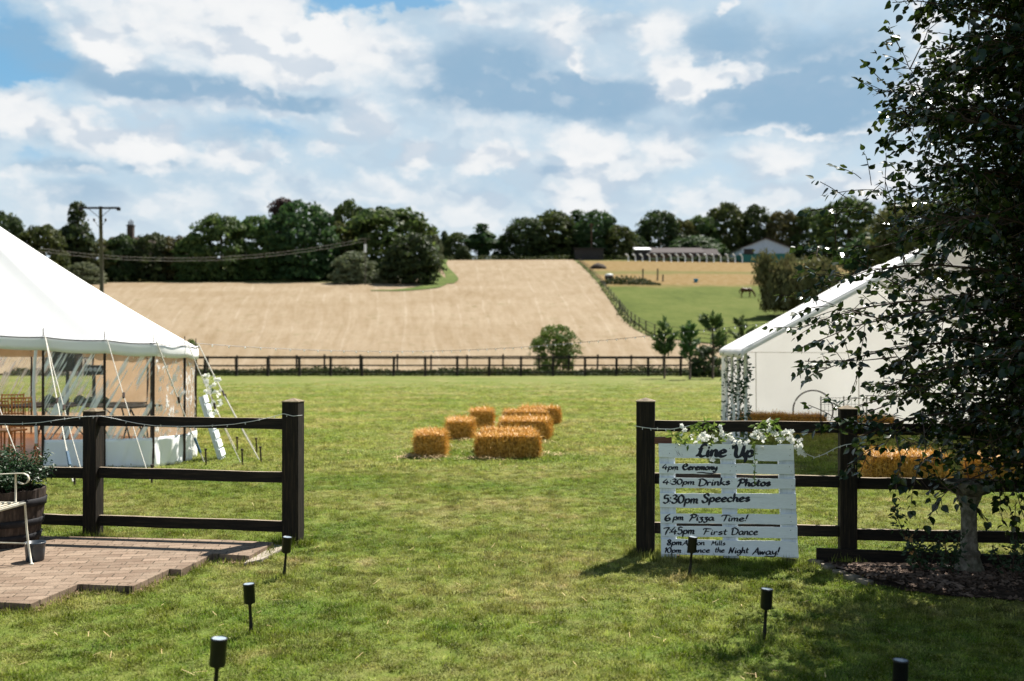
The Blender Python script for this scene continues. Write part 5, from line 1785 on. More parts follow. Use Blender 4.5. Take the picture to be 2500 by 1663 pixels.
for bi, q in enumerate(BOARDS):
    tl, tr, br, bl = [s_uv(*p) for p in q]
    nseg = 16
    fr, bk = [], []
    topw = [r_.uniform(-.002, .002) for _ in range(nseg + 1)]
    botw = [r_.uniform(-.0025, .0025) - (.010 * math.exp(-((k - 13 + bi) / 2.2) ** 2) if bi == 0 else 0) for k in range(nseg + 1)]
    ring = [(tl[0] + (tr[0] - tl[0]) * k / nseg, tl[1] + (tr[1] - tl[1]) * k / nseg + topw[k]) for k in range(nseg + 1)]
    if bi == 6:
        ring[-1] = (ring[-1][0] - .008, ring[-1][1] - .012)
    ring2 = [(bl[0] + (br[0] - bl[0]) * k / nseg, bl[1] + (br[1] - bl[1]) * k / nseg + botw[k]) for k in range(nseg + 1)]
    v, f = [], []
    th = .017
    for k in range(nseg + 1):
        v += [(ring[k][0], 0, ring[k][1]), (ring2[k][0], 0, ring2[k][1]), (ring2[k][0], th, ring2[k][1]), (ring[k][0], th, ring[k][1])]
    for k in range(nseg):
        o = k * 4
        for a in range(4):
            b = (a + 1) % 4
            f.append((o + a, o + b, o + 4 + b, o + 4 + a))
    f += [(3, 2, 1, 0), tuple(nseg * 4 + a for a in range(4))]
    mb = MB().add(v, f)
    for xx in (.06, .11, .55, .60, 1.02, 1.06):                      # nail heads
        for zz in (.3, .72):
            u = xx + r_.uniform(-.01, .01)
            kf = min(max((u - tl[0]) / (tr[0] - tl[0]), 0), 1)
            zt, zb = tl[1] + (tr[1] - tl[1]) * kf, bl[1] + (br[1] - bl[1]) * kf
            z = zb + (zt - zb) * zz
            if r_.random() < .55:
                mb.add([(u + .0032 * math.cos(a), -.0012, z + .0032 * math.sin(a)) for a in np.linspace(0, 6.283, 7)[:-1]], [(0, 1, 2, 3, 4, 5)], 1)
    BOBJ.append(mb.build("board", ["sign_paint", "rust_steel"], SIGN, bevel=.0015))
for (a, b, c_, d) in ((325, 508, 352, 535), (1038, 1214, 1078, 1255), (1708, 1890, 1762, 1948)):
    t0, t1 = s_uv(a, 118), s_uv(b, 120)
    b0, b1 = s_uv(c_, 1425), s_uv(d, 1432)
    y0, y1 = .019, .105
    mb = MB().add([(t0[0], y0, t0[1] + .003), (t1[0], y0, t1[1] + .003), (t1[0], y1, t1[1] + .003), (t0[0], y1, t0[1] + .003),
                   (b0[0], y0, b0[1] - .008), (b1[0], y0, b1[1] - .008), (b1[0], y1, b1[1] - .008), (b0[0], y1, b0[1] - .008)],
                  [(0, 1, 2, 3), (7, 6, 5, 4), (0, 4, 5, 1), (1, 5, 6, 2), (2, 6, 7, 3), (3, 7, 4, 0)])
    mb.build("stringer", "sign_paint_back", SIGN, bevel=.002)
for x in (.09, .56, 1.0):
    MB().box((x, .065, -.005), (.10, .085, .05)).build("foot_block", "bare_pallet", SIGN, bevel=.003)

G = {  # brush strokes of each letter: points on a unit grid, baseline 0, capitals 1 high
 'a': ([[(.42, .44), (.24, .5), (.06, .3), (.1, .05), (.26, .03), (.41, .32), (.43, .46)], [(.43, .46), (.4, .12), (.52, .02)]], .54),
 'b': ([[(.12, 1), (.09, .5), (.06, .02)], [(.07, .3), (.25, .48), (.4, .3), (.3, .04), (.08, .04)]], .48),
 'c': ([[(.38, .42), (.22, .5), (.05, .28), (.12, .03), (.26, .0), (.42, .1)]], .44),
 'e': ([[(.07, .24), (.3, .30), (.36, .42), (.22, .5), (.06, .28), (.12, .03), (.27, .0), (.44, .1)]], .46),
 'g': ([[(.4, .43), (.22, .5), (.06, .3), (.12, .05), (.3, .08), (.4, .4)], [(.42, .47), (.39, -.1), (.25, -.36), (.06, -.28)]], .5),
 'h': ([[(.12, 1), (.09, .5), (.04, 0)], [(.05, .22), (.2, .46), (.33, .38), (.31, .1), (.42, .01)]], .46),
 'i': ([[(.12, .48), (.08, .15), (.12, .02), (.2, .06)], [(.13, .68), (.15, .74)]], .24),
 'k': ([[(.13, 1), (.09, .5), (.04, 0)], [(.38, .5), (.2, .34), (.08, .22)], [(.1, .24), (.25, .14), (.42, 0)]], .45),
 'l': ([[(.14, 1), (.09, .5), (.07, .1), (.18, .02)]], .23),
 'm': ([[(.06, .48), (.06, .25), (.03, 0)], [(.05, .28), (.18, .48), (.27, .4), (.25, 0)], [(.26, .28), (.39, .48), (.48, .4), (.46, .08), (.56, .02)]], .58),
 'n': ([[(.06, .48), (.06, .25), (.03, 0)], [(.05, .26), (.2, .48), (.31, .4), (.30, .1), (.40, .02)]], .43),
 'o': ([[(.23, .5), (.06, .3), (.12, .03), (.3, .03), (.4, .27), (.3, .47), (.2, .49)]], .46),
 'p': ([[(.11, .5), (.06, .1), (.0, -.40)], [(.08, .3), (.24, .5), (.38, .35), (.3, .06), (.1, .05)]], .46),
 'r': ([[(.06, .48), (.06, .25), (.03, 0)], [(.05, .26), (.16, .46), (.32, .45)]], .34),
 's': ([[(.34, .45), (.2, .5), (.1, .38), (.2, .27), (.32, .16), (.22, .01), (.03, .06)]], .40),
 't': ([[(.19, .85), (.13, .4), (.13, .08), (.25, .03)], [(.02, .54), (.32, .58)]], .33),
 'w': ([[(.05, .48), (.1, .03), (.24, .4), (.32, .03), (.48, .5)]], .53),
 'y': ([[(.06, .48), (.1, .15), (.25, .12), (.37, .4)], [(.40, .48), (.33, -.1), (.18, -.36), (.0, -.30)]], .45),
 'z': ([[(.06, .44), (.34, .48), (.12, .22)], [(.12, .22), (.31, .14), (.26, -.2), (.1, -.32), (.02, -.22)]], .42),
 'A': ([[(.0, -.02), (.25, .5), (.44, 1)], [(.44, 1), (.46, .5), (.54, 0)], [(.14, .34), (.52, .38)]], .60),
 'C': ([[(.5, .80), (.38, .98), (.16, .85), (.05, .45), (.18, .05), (.38, .02), (.55, .2)], [(.18, .55), (.38, .66), (.5, .80), (.44, .6), (.3, .52)]], .58),
 'D': ([[(.14, .92), (.1, .5), (.06, .02)], [(0, .88), (.3, .98), (.62, .65), (.5, .18), (.22, .0), (.0, .04)]], .68),
 'F': ([[(.24, .92), (.18, .5), (.08, 0)], [(0, .78), (.1, .97), (.62, .95)], [(.12, .48), (.46, .56)]], .58),
 'L': ([[(.56, .88), (.44, 1), (.32, .75), (.22, .25), (.04, .02)], [(.04, .02), (.2, .10), (.36, .0), (.56, .08)], [(.16, .60), (.44, .68)]], .58),
 'M': ([[(.0, 0), (.12, .5), (.18, .95)], [(.18, .95), (.28, .35)], [(.28, .35), (.54, .95)], [(.54, .95), (.51, .4), (.6, .0)]], .66),
 'N': ([[(.0, .04), (.08, .06), (.20, .95)], [(.20, .95), (.28, .5), (.40, .04)], [(.40, .04), (.52, .7), (.64, 1)]], .66),
 'P': ([[(.18, .95), (.12, .4), (-.06, -.15)], [(-.02, .72), (.2, 1), (.52, .85), (.42, .5), (.14, .42)]], .54),
 'S': ([[(.5, .76), (.38, 1), (.16, .86), (.22, .58), (.42, .36), (.36, .02), (.14, -.1), (.0, .12)]], .54),
 'T': ([[(.32, .92), (.26, .45), (.16, -.02)], [(-.05, .74), (.08, .94), (.6, .97)]], .46),
 'U': ([[(0, .72), (.08, .98), (.18, .7), (.18, .15), (.35, .0), (.5, .3), (.60, .95)], [(.60, .95), (.55, .4), (.62, .02)]], .68),
 '0': ([[(.24, .95), (.06, .65), (.08, .2), (.24, .02), (.42, .25), (.44, .7), (.27, .95), (.2, .94)]], .52),
 '1': ([[(.06, .74), (.2, .95), (.16, .4), (.1, 0)]], .28),
 '3': ([[(.05, .85), (.22, .97), (.36, .78), (.14, .52)], [(.14, .52), (.38, .4), (.32, .06), (.12, .0), (.0, .12)]], .45),
 '4': ([[(.30, .95), (.02, .34), (.52, .38)], [(.36, .62), (.33, .3), (.32, .0)]], .56),
 '5': ([[(.42, .93), (.14, .92), (.08, .52)], [(.08, .52), (.32, .56), (.40, .25), (.22, .0), (.02, .08)]], .48),
 '6': ([[(.36, .95), (.14, .65), (.06, .25), (.2, .02), (.38, .16), (.32, .40), (.1, .28)]], .46),
 '7': ([[(-.04, .76), (.05, .86), (.42, .92), (.26, .5), (.14, -.02)]], .46),
 '8': ([[(.36, .82), (.22, .96), (.1, .78), (.34, .34), (.26, .04), (.1, .08), (.08, .3), (.34, .68), (.36, .84)]], .46),
 ':': ([[(.08, .58), (.09, .63)], [(.06, .2), (.07, .25)]], .18),
 '!': ([[(.22, 1.05), (.14, .6), (.10, .32)], [(.06, .04), (.07, .10)]], .26),
 '~': ([[(0, .1), (.25, .22), (.5, .05), (.8, .0), (1, .25)]], 1.0),
}
def spline(pts, n_=9):
    if len(pts) == 2:
        return [tuple(np.array(pts[0]) * (1 - t) + np.array(pts[1]) * t) for t in np.linspace(0, 1, 5)]
    P = [np.array(p, float) for p in pts]
    P = [2 * P[0] - P[1]] + P + [2 * P[-1] - P[-2]]
    out = []
    for i in range(1, len(P) - 2):
        a, b, c_, d = P[i - 1:i + 3]
        for t in np.linspace(0, 1, n_, endpoint=(i == len(P) - 3)):
            out.append(tuple(.5 * ((2 * b) + (-a + c_) * t + (2 * a - 5 * b + 4 * c_ - d) * t * t + (-a + 3 * b - 3 * c_ + d) * t ** 3)))
    return out
LAY = [0]
def write(mb, text, x0, x1, yb, yc, weight=.10, slope=0.0):
    """text written between measured x0..x1, baseline yb, capital top yc"""
    tot = sum(G[ch][1] for ch in text)
    ua, va = s_uv(x0, yb)
    ub, vb = s_uv(x1, yb + slope)
    hgt = abs(s_uv(x0, yc)[1] - va)
    sx = (ub - ua) / tot
    cxx = 0.0
    for ch in text:
        strokes, adv = G[ch]
        for st in strokes:
            S = spline(st)
            LAY[0] = (LAY[0] + 1) % 40
            y = -.0016 - LAY[0] * .00003
            q = np.array([(ua + (cxx + p[0] + .05 * (p[1] - .3)) * sx, va + (vb - va) * (cxx / tot) + p[1] * hgt) for p in S])
            t = np.gradient(q, axis=0)
            t /= np.linalg.norm(t, axis=1)[:, None] + 1e-9
            nv = np.stack([-t[:, 1], t[:, 0]], 1)
            nib = np.abs(t @ np.array([-.42, .91]))
            nn = len(q)
            ends = np.minimum(1, .62 + .38 * np.minimum(np.arange(nn), np.arange(nn)[::-1]) / 3)
            hw = hgt * weight * (.42 + .56 * nib) * ends
            v, f = [], []
            for k in range(nn):
                a, b = q[k] + nv[k] * hw[k], q[k] - nv[k] * hw[k]
                v += [(a[0], y, a[1]), (b[0], y, b[1])]
            for k in range(nn - 1):
                f.append((2 * k, 2 * k + 1, 2 * k + 3, 2 * k + 2))
            mb.add(v, f)
            for e in (0, nn - 1):
                rr = hw[e]
                mb.add([(q[e][0] + rr * math.cos(a), y - .00001, q[e][1] + rr * math.sin(a)) for a in np.linspace(0, 6.283, 9)[:-1]], [tuple(range(8))])
        cxx += adv
LINES = [
    (0, [("Line", 752, 1115, 257, 115, .17, 0), ("Up", 1180, 1432, 264, 125, .18, 0)]),
    (1, [("4pm", 368, 552, 412, 345, .15, 0), ("Ceremony", 600, 1005, 412, 345, .21, 0), ("~", 770, 990, 452, 415, .26, 0)]),
    (2, [("4:30pm", 375, 740, 583, 518, .17, 0), ("Drinks", 785, 1155, 600, 518, .15, -16), ("Photos", 1250, 1625, 602, 520, .19, -4)]),
    (3, [("5:30pm", 375, 782, 800, 702, .14, 0), ("Speeches", 828, 1385, 784, 692, .17, -6)]),
    (4, [("6", 390, 465, 1006, 922, .17, 0), ("pm", 490, 612, 995, 925, .16, 0), ("Pizza", 690, 970, 1000, 928, .17, 0), ("Time!", 1058, 1362, 1008, 936, .15, 0)]),
    (5, [("7:45pm", 385, 740, 1163, 1078, .14, -10), ("First", 838, 1120, 1166, 1094, .14, 0), ("Dance", 1168, 1478, 1166, 1086, .13, 0)]),
    (6, [("8pm", 420, 592, 1287, 1222, .17, -6), ("Albion", 600, 860, 1290, 1228, .14, -6), ("Mills", 936, 1100, 1288, 1236, .14, 0), ("10pm", 390, 585, 1376, 1314, .15, -4),
         ("Dance", 652, 920, 1372, 1314, .16, -2), ("the", 975, 1090, 1370, 1312, .15, 0), ("Night", 1135, 1368, 1380, 1312, .15, -2), ("Away!", 1412, 1730, 1396, 1316, .14, 0), ("~", 1552, 1665, 1420, 1400, .5, 0)]),
]
for bi, ws in LINES:
    mb = MB()
    for t in ws:
        write(mb, *t)
    if bi == 0:       # knot hole and a split in the top board
        for (a, b) in (((500, 170), (600, 270)), ((520, 195), (560, 265)), ((545, 180), (575, 262)), ((590, 215), (600, 262))):
            p, q = s_uv(*a), s_uv(*b)
            d = np.array([q[0] - p[0], q[1] - p[1]])
            nrm = np.array([-d[1], d[0]]) / np.linalg.norm(d) * .0012
            mb.add([(p[0], -.0014, p[1]), (p[0] + d[0] * .6 + nrm[0], -.0014, p[1] + d[1] * .6 + nrm[1]), (q[0], -.0014, q[1]), (p[0] + d[0] * .5 - nrm[0], -.0014, p[1] + d[1] * .5 - nrm[1])], [(0, 3, 2, 1)])
    mb.build("lettering", "ink_paint", BOBJ[bi])

# small white lettered board and stool-like frame behind the sign
sb = thing("direction_board", at_z(1778, 1118, 0), "small white board with blue writing standing behind the pallet sign", "sign")
mb = MB()
for dx in (-.07, .09):
    mb.box((dx, 0, .42), (.035, .03, .84))
mb.build("leg", "white_paint", sb)
bd = MB().box((0, 0, 0), (.40, .03, .17)).build("board", "white_paint", sb, bevel=.004)
bd.location = (.10, -.04, .25)
bd.rotation_euler = (0, R(6), 0)
mb = MB()
for k, ch in enumerate("CAL"):
    for st in G[ch][0]:
        S = spline(st)
        q = np.array([(-.06 + k * .075 + p[0] * .10, -.05 + p[1] * .09) for p in S])
        for a, b in zip(q[:-1], q[1:]):
            t = (b - a) / (np.linalg.norm(b - a) + 1e-9)
            nv = np.array([-t[1], t[0]]) * .005
            mb.add([(a[0] + nv[0], -.017, a[1] + nv[1]), (a[0] - nv[0], -.017, a[1] - nv[1]), (b[0] - nv[0], -.017, b[1] - nv[1]), (b[0] + nv[0], -.017, b[1] + nv[1])], [(0, 1, 2, 3)])
mb.build("lettering", "blue_ink", bd)

# ------------------------------------------------------------------ white frame tent on the right
A_ = Vector((.156, .988, 0)).normalized()
Pp = Vector((A_.y, -A_.x, 0))
FT = thing("frame_tent", (3.56, 15.3, 0), "white gabled frame tent with open front behind the right fence", "tent")
FT.rotation_euler = (0, 0, math.atan2(Pp.y, Pp.x))
TW, TLn = 6.0, 6.8
ZE, ZR = 1.73, 3.40
prof = [(-.03, 1.575), (-.035, 1.66), (-.01, 1.715), (.06, 1.765), (.35, 1.925), (1.0, 2.285), (2.0, 2.84), (2.8, 3.30), (3.0, 3.39)]
prof = prof + [(TW - x, z) for x, z in reversed(prof[:-1])]
rows = []
for j in range(25):
    t = j / 24
    y = -.03 + t * (TLn + .06)
    sag = .035 * abs(math.sin(t * math.pi * 4))
    end = .03 * (math.exp(-(t / .03) ** 2) + math.exp(-((1 - t) / .03) ** 2))
    rows.append([(x, y, z - (sag if 3 < i < len(prof) - 4 else sag * .25) - end * .3) for i, (x, z) in enumerate(prof)])
MB().grid(rows).build("roof", "tent_cloth", FT, smooth=True, thick=.006)
fr = []
for t in (0, 1):      # rounded hem folded over the front frame tube
    fr.append([(x, -.03 - .05 * t, z - .10 * t) for x, z in prof[1:-1]])
MB().grid([[(x, -.035, z - .002) for x, z in prof[1:-1]], [(x, -.060, z - .035) for x, z in prof[1:-1]], [(x, -.050, z - .10) for x, z in prof[1:-1]]]).build("gable_hem", "tent_cloth", FT, smooth=True)
def cloth(name, x0, y0, x1, y1, ztop, wr, seed, mat="tent_cloth", nz=10, nx=36):
    rws = []
    dx, dy = x1 - x0, y1 - y0
    L = math.hypot(dx, dy)
    for j in range(nz + 1):
        row = []
        for i in range(nx + 1):
            t = i / nx
            u = t * L
            z = ztop(t) * j / nz
            wv = wr * (math.sin(u * 2.2 + seed + z * 1.5) * .6 + .5 * math.sin(u * 5 - z * 3 + seed) + .25 * math.sin(u * 17 + seed))
            row.append((x0 + dx * t - dy / L * wv, y0 + dy * t + dx / L * wv, .01 + z))
        rws.append(row)
    return MB().grid(rws).build(name, mat, FT, smooth=True)
cloth("rear_wall", .05, TLn - .06, TW - .05, TLn - .06, lambda t: 1.70 + (ZR - .03 - 1.72) * (1 - abs(2 * t - 1)), .03, 2, nz=18)
cloth("side_wall", TW - .03, .1, TW - .03, TLn - .1, lambda t: 1.70, .03, 3)
cloth("side_curtain", .02, TLn - .1, .03, TLn - 1.7, lambda t: 1.70, .03, 4, nx=24)
hem = MB()
hem.tube([(.05, TLn - .12, 1.64), (TW / 2, TLn - .13, 1.625), (TW - .05, TLn - .12, 1.64)], .006, 5)
hem.tube([(.75, TLn - .12, .0), (.74, TLn - .12, 1.63)], .008, 5)
hem.tube([(2.9, TLn - .12, .0), (2.9, TLn - .12, 1.63)], .010, 5)
hem.build("wall_seam", "rope", FT)
for ti in (0, .25, .5, .75, 1):
    for sx in (0.03, TW - .03):
        MB().tube([(sx, .02 + ti * (TLn - .08), 0), (sx, .02 + ti * (TLn - .08), 1.70)], .026, 10).build("frame_pole", "white_paint", FT, smooth=True)
    MB().tube([(.03, .02 + ti * (TLn - .08), 1.70), (TW / 2, .02 + ti * (TLn - .08), ZR - .05), (TW - .03, .02 + ti * (TLn - .08), 1.70)], .022, 8).build("rafter", "white_paint", FT, smooth=True)
inv = FT.matrix_world
def ft_world(p):
    a = FT.rotation_euler.z
    return Vector((3.56 + p[0] * math.cos(a) - p[1] * math.sin(a), 15.3 + p[0] * math.sin(a) + p[1] * math.cos(a), p[2]))
labs = ["ivy garland wound round the frame tent's front corner pole", "ivy garland on the second pole back from the frame tent's front corner", "ivy garland on the middle pole of the frame tent's near side",
        "ivy garland on the farther pole, next to the gathered white curtain"]
for k, ti in enumerate((0, .25, .5, .75)):
    b = ft_world((.03, .02 + ti * (TLn - .08), 0))
    root = thing("ivy_garland", b, labs[k], "garland", "ivy garlands on the frame tent poles")
    r_ = random.Random(20 + k)
    st, ml = MB(), MB()
    pts = [Vector((.034 * math.cos(z * 9), .034 * math.sin(z * 9), z)) for z in np.linspace(.02, 1.6, 60)]
    st.tube(pts, .005, 5)
    st.build("stem", "leaf_ivy", root)
    for p in pts:
        if r_.random() < .8:
            sprays(ml, p * 1.0 + Vector((0, -.01, 0)), r_, 4 if k < 3 else 2, .035, .075)
    ml.build("leaves", "leaf_ivy", root)
# hoop backdrop and wire panel inside
hb = at_y(1985, 1002, 20.9)
root = thing("hoop_arch", (hb.x, hb.y, 0), "bare round wooden hoop standing inside the white frame tent", "hoop")
mb = MB()
mb.tube([(.42 * math.cos(a), 0, .42 + .42 * math.sin(a)) for a in np.linspace(0, 6.283, 49)], .016, 6)
mb.build("hoop", "dark_pole", root, smooth=True)
MB().tube([(-.2, -.14, .01), (-.2, .14, .01)], .02, 6).build("foot", "dark_pole", root)
MB().tube([(.2, -.14, .01), (.2, .14, .01)], .02, 6).build("foot", "dark_pole", root)
wp = at_y(2060, 1000, 19.6)
root = thing("mesh_screen", (wp.x, wp.y, 0), "thin wire mesh panel on posts inside the frame tent, right of the hoop", "panel")
for x in (-.45, .0, .45):
    MB().tube([(x, 0, 0), (x, 0, .78)], .012, 6).build("post", "grey_pole", root)
mb = MB()
for k in range(13):
    mb.tube([(-.45 + .075 * k, 0, .08), (-.45 + .075 * k, 0, .75)], .0035, 4)
for z in (.08, .22, .36, .5, .62, .75):
    mb.tube([(-.45, .004, z), (.45, .004, z)], .0035, 4)
mb.build("mesh", "grey_pole", root)

# ------------------------------------------------------------------ patio furniture and planter
bp = Vector((-4.31, 8.19, PZ))
root = thing("barrel_planter", (bp.x, bp.y + .30, PZ), "dark half barrel planter on the brick patio at the left edge", "planter")
RB = .315
prof_ = [(RB * .80, 0), (RB * .86, .10), (RB * .93, .25), (RB * .98, .38), (RB * 1.0, .47), (RB * .93, .47), (RB * .90, .40)]
mb = MB()
vs_ = []
NS = 26
for r0, z in prof_:
    for k in range(NS * 3):
        th = 2 * math.pi * k / (NS * 3)
        g = .985 if k % 3 == 0 else 1.0
        vs_.append((r0 * g * math.cos(th), r0 * g * math.sin(th), z + (.004 * math.sin(k // 3 * 2.3) if z > .4 else 0)))
nn = NS * 3
fs = [(i * nn + k, i * nn + (k + 1) % nn, (i + 1) * nn + (k + 1) % nn, (i + 1) * nn + k) for i in range(len(prof_) - 1) for k in range(nn)]
fs.append(tuple(reversed(range(nn))))
mb.add(vs_, fs).build("staves", "stave", root)
for z0, z1, ra, rb in ((.045, .10, .835, .875), (.17, .225, .905, .933), (.33, .395, .972, .995)):
    MB().lathe([(RB * ra + .004, z0), (RB * ra + .009, z0 + .002), (RB * rb + .009, z1 - .002), (RB * rb + .004, z1)], n=48).build("hoop", "hoop_iron", root, smooth=True)
MB().lathe([(RB * .90, .41), (RB * .5, .435), (.01, .44)], n=30, wob=.01).build("soil", "soil", root, smooth=True)
sh = thing("box_shrub", (bp.x, bp.y + .30, PZ + .43), "glossy green leafy shrub growing out of the half barrel", "shrub")
r2 = np.random.default_rng(77)
stems = MB()
Ps, Ns = [], []
for k in range(150):
    a, rr = r2.uniform(0, 6.283), .31 * np.sqrt(r2.uniform(0, 1))
    hx = r2.uniform(.22, .40) * (1 - .35 * (rr / .31) ** 2) + .06 * np.sin(a * 3 + 1)
    base = np.array([rr * .55 * np.cos(a), rr * .55 * np.sin(a), 0])
    tip = np.array([rr * 1.18 * np.cos(a), rr * 1.18 * np.sin(a), hx])
    stems.tube([base, (base + tip) / 2 + np.array([0, 0, .02]), tip], [.004, .003, .002], 4)
    m_ = 44
    t = r2.uniform(.35, 1.05, m_)
    Ps.append(base + (tip - base) * t[:, None] + r2.normal(0, .022, (m_, 3)))
    Ns.append(np.tile((tip - base) / np.linalg.norm(tip - base), (m_, 1)) * .6 + np.array([0, 0, .5]))
P, N = np.concatenate(Ps), np.concatenate(Ns)
V, Fc = leaf_cards(P, N, np.full(len(P), .017), r2, .42, .55)
link("leaves", np_mesh("leaves", V, Fc, "leaf_box"), sh)
stems.build("stems", "twig", sh)

pp = at_z(78, 1372, PZ)
root = thing("plant_pot", (pp.x, pp.y + .05, PZ), "small dark blue glazed pot of soil beside the chair leg", "plant pot")
MB().lathe([(.060, 0), (.066, .006), (.073, .09), (.075, .132), (.079, .134), (.079, .146), (.071, .146), (.070, .12)], n=32).build("pot", "blue_pot", root, smooth=True)
MB().lathe([(.071, .118), (.04, .126), (.005, .129)], n=20, wob=.03).build("soil", "soil", root)

# cream metal garden chair, only its front corner in the picture
cl = at_z(77, 1378, PZ)                              # foot of the visible front leg
root = thing("garden_chair", (cl.x, cl.y, PZ), "cream painted metal garden chair with scrolled arm, cut off by the left edge", "chair")
def CP(px, py, dy=0.0):
    return at_y(px, py, cl.y + dy) - Vector((cl.x, cl.y, PZ))
seat_r = CP(61, 1229, .10)
zs = seat_r.z
def mbar(name, pts, rad=.008, n_=8, par=root):
    return MB().tube(pts, rad, n_).build(name, "cream_metal", par, smooth=True)
mbar("leg", [seat_r, CP(65, 1290, .05), CP(70, 1335, .02), Vector((0, 0, .0))], [.0085, .0085, .0085, .0085])
MB().lathe([(.017, 0), (.016, .006), (.009, .012)], n=12).build("foot", "cream_metal", root)
far = Vector((-.46, .06, 0))
left = Vector((-.03, -.50, 0))
mbar("leg", [seat_r + far, seat_r + far * .98 + Vector((0, .02, -.2)), far + Vector((0, .06, 0))])
mbar("leg", [seat_r + left, seat_r * .5 + left, left])
mbar("leg", [seat_r + left + far, left + far + Vector((0, .05, 0))])
mbar("seat_frame", [seat_r, seat_r + left, seat_r + left + far, seat_r + far, seat_r], .010)
sl_ = MB()
for k in range(1, 9):
    o = seat_r + far * (k / 9)
    sl_.tube([o + Vector((0, 0, .002)), o + left + Vector((0, 0, .002))], .006, 6)
sl_.build("seat_slats", "cream_metal", root)
mbar("stretcher", [CP(63, 1327, .04), CP(63, 1327, .04) + far * .98], .006)
az_ = CP(38, 1158, .22).z
a0 = CP(38, 1229, .24)
mbar("arm_post", [a0, Vector((a0.x, a0.y, az_))], .008)
arm = [CP(-60, 1160, .30), CP(0, 1158, .26), CP(40, 1156, .22), CP(58, 1156, .19), CP(68, 1161, .17), CP(71, 1170, .16), CP(66, 1179, .155), CP(57, 1182, .15), CP(49, 1180, .15), CP(45, 1176, .15)]
rws = []
for k, p in enumerate(arm):
    rws.append([p + Vector((0, -.013, .0)), p + Vector((0, .013, .0))])
MB().grid(rws).build("arm", "cream_metal", root, smooth=True, thick=.006)
bk = MB()
bb = seat_r + left
for k in range(6):
    q = bb + far * (k / 5)
    bk.tube([q, q + Vector((-.06, 0, .42))], .006, 6)
bk.tube([bb + Vector((-.06, 0, .42)), bb + far * .5 + Vector((-.07, 0, .50)), bb + far + Vector((-.06, 0, .42))], .010, 8)
bk.build("backrest", "cream_metal", root)

# ------------------------------------------------------------------ birdbath and roses in the bed
q = at_z(2366, 1396, .04)
root = thing("birdbath", (q.x, q.y, .03), "weathered stone birdbath on a fluted pedestal under the birch", "birdbath")
MB().lathe([(.145, -.02), (.147, .03), (.135, .055), (.126, .06), (.112, .10), (.100, .125), (.106, .135), (.112, .15), (.104, .168), (.088, .18)], n=36).build("base", "old_stone", root, smooth=True)
ped = MB()
vs_ = []
pr = [(.088, .18), (.084, .21), (.083, .24), (.078, .245), (.077, .33), (.0765, .42), (.079, .47), (.084, .475), (.084, .49), (.080, .495), (.092, .53), (.110, .56), (.118, .585)]
nn = 48
for r0, z in pr:
    for k in range(nn):
        g = 1 - (.045 if (k % 4 < 2 and .25 < z < .46) else 0) + (.05 * math.sin(k / nn * 6.283 * 8) if z > .5 else 0)
        vs_.append((r0 * g * math.cos(6.283 * k / nn), r0 * g * math.sin(6.283 * k / nn), z))
ped.add(vs_, [(i * nn + k, i * nn + (k + 1) % nn, (i + 1) * nn + (k + 1) % nn, (i + 1) * nn + k) for i in range(len(pr) - 1) for k in range(nn)])
ped.build("pedestal", "old_stone", root, smooth=True)
MB().lathe([(.115, .585), (.16, .60), (.215, .635), (.235, .665), (.238, .69), (.222, .695), (.205, .67), (.10, .645), (.01, .64)], n=40).build("basin", "old_stone", root, smooth=True)

root.scale = (.74, .74, 1.0)

r_ = random.Random(31)
def rose(px, py, hts, label):
    o0 = at_z(px, py, .03)
    root = thing("rose_bush", o0, label, "rose", "rose bushes in the flower bed")
    st, lv, fl_ = MB(), MB(), MB()
    for (dx, dz, fr) in hts:
        tip = Vector((dx, r_.uniform(-.08, .05), dz))
        mid = tip * .5 + Vector((dx * .15, 0, .04))
        st.tube([(0, 0, -.03), mid, tip], [.006, .004, .003], 5)
        for _ in range(26):
            t = r_.uniform(.3, 1)
            sprays(lv, mid * (2 * t * (1 - t)) + tip * t * t, r_, 2, .03, .042)
        if fr:
            blossoms(fl_, tip, r_, 3, .015, .018)
    st.build("stems", "twig", root)
    lv.build("leaves", "leaf_rose", root)
    if fl_.n:
        fl_.build("blossoms", "rose_petal", root)
rose(2262, 1404, [(-.16, .30, 1), (-.05, .24, 0), (.08, .28, 0), (-.24, .50, 1), (-.12, .18, 1)], "rose bush with faded heads left of the birdbath pedestal")
rose(2322, 1410, [(-.08, .30, 0), (.04, .34, 0), (-.02, .18, 0)], "small leafy rose bush just in front of the birdbath's foot")
rose(2470, 1420, [(.0, .34, 0), (.12, .30, 0), (-.14, .24, 0), (.2, .42, 0)], "leafy rose bush in deep shade by the right edge of the picture")
ed = thing("brick_edging", at_z(2010, 1372, 0), "pale stone edging laid along the left tip of the mulched bed", "edging")
for k in range(5):
    t = k / 8
    a, b = BED_PX[0], BED_PX[3]
    x = 1992 + (2230 - 1992) * t
    y = float(np.interp(x, [p[0] for p in BED_PX[:6]], [p[1] for p in BED_PX[:6]])) + 4
    q, q2 = at_z(x, y, .02), at_z(x + 10, float(np.interp(x + 10, [p[0] for p in BED_PX[:6]], [p[1] for p in BED_PX[:6]])) + 4, .02)
    s_ = MB().box((0, 0, 0), (.115, .075, .05)).build("stone", "edging", ed, bevel=.008)
    s_.location = q - ed.location + Vector((0, 0, -.010))
    s_.rotation_euler = (r_.uniform(-.06, .06), r_.uniform(-.06, .06), math.atan2(q2.y - q.y, q2.x - q.x) + r_.uniform(-.12, .12))

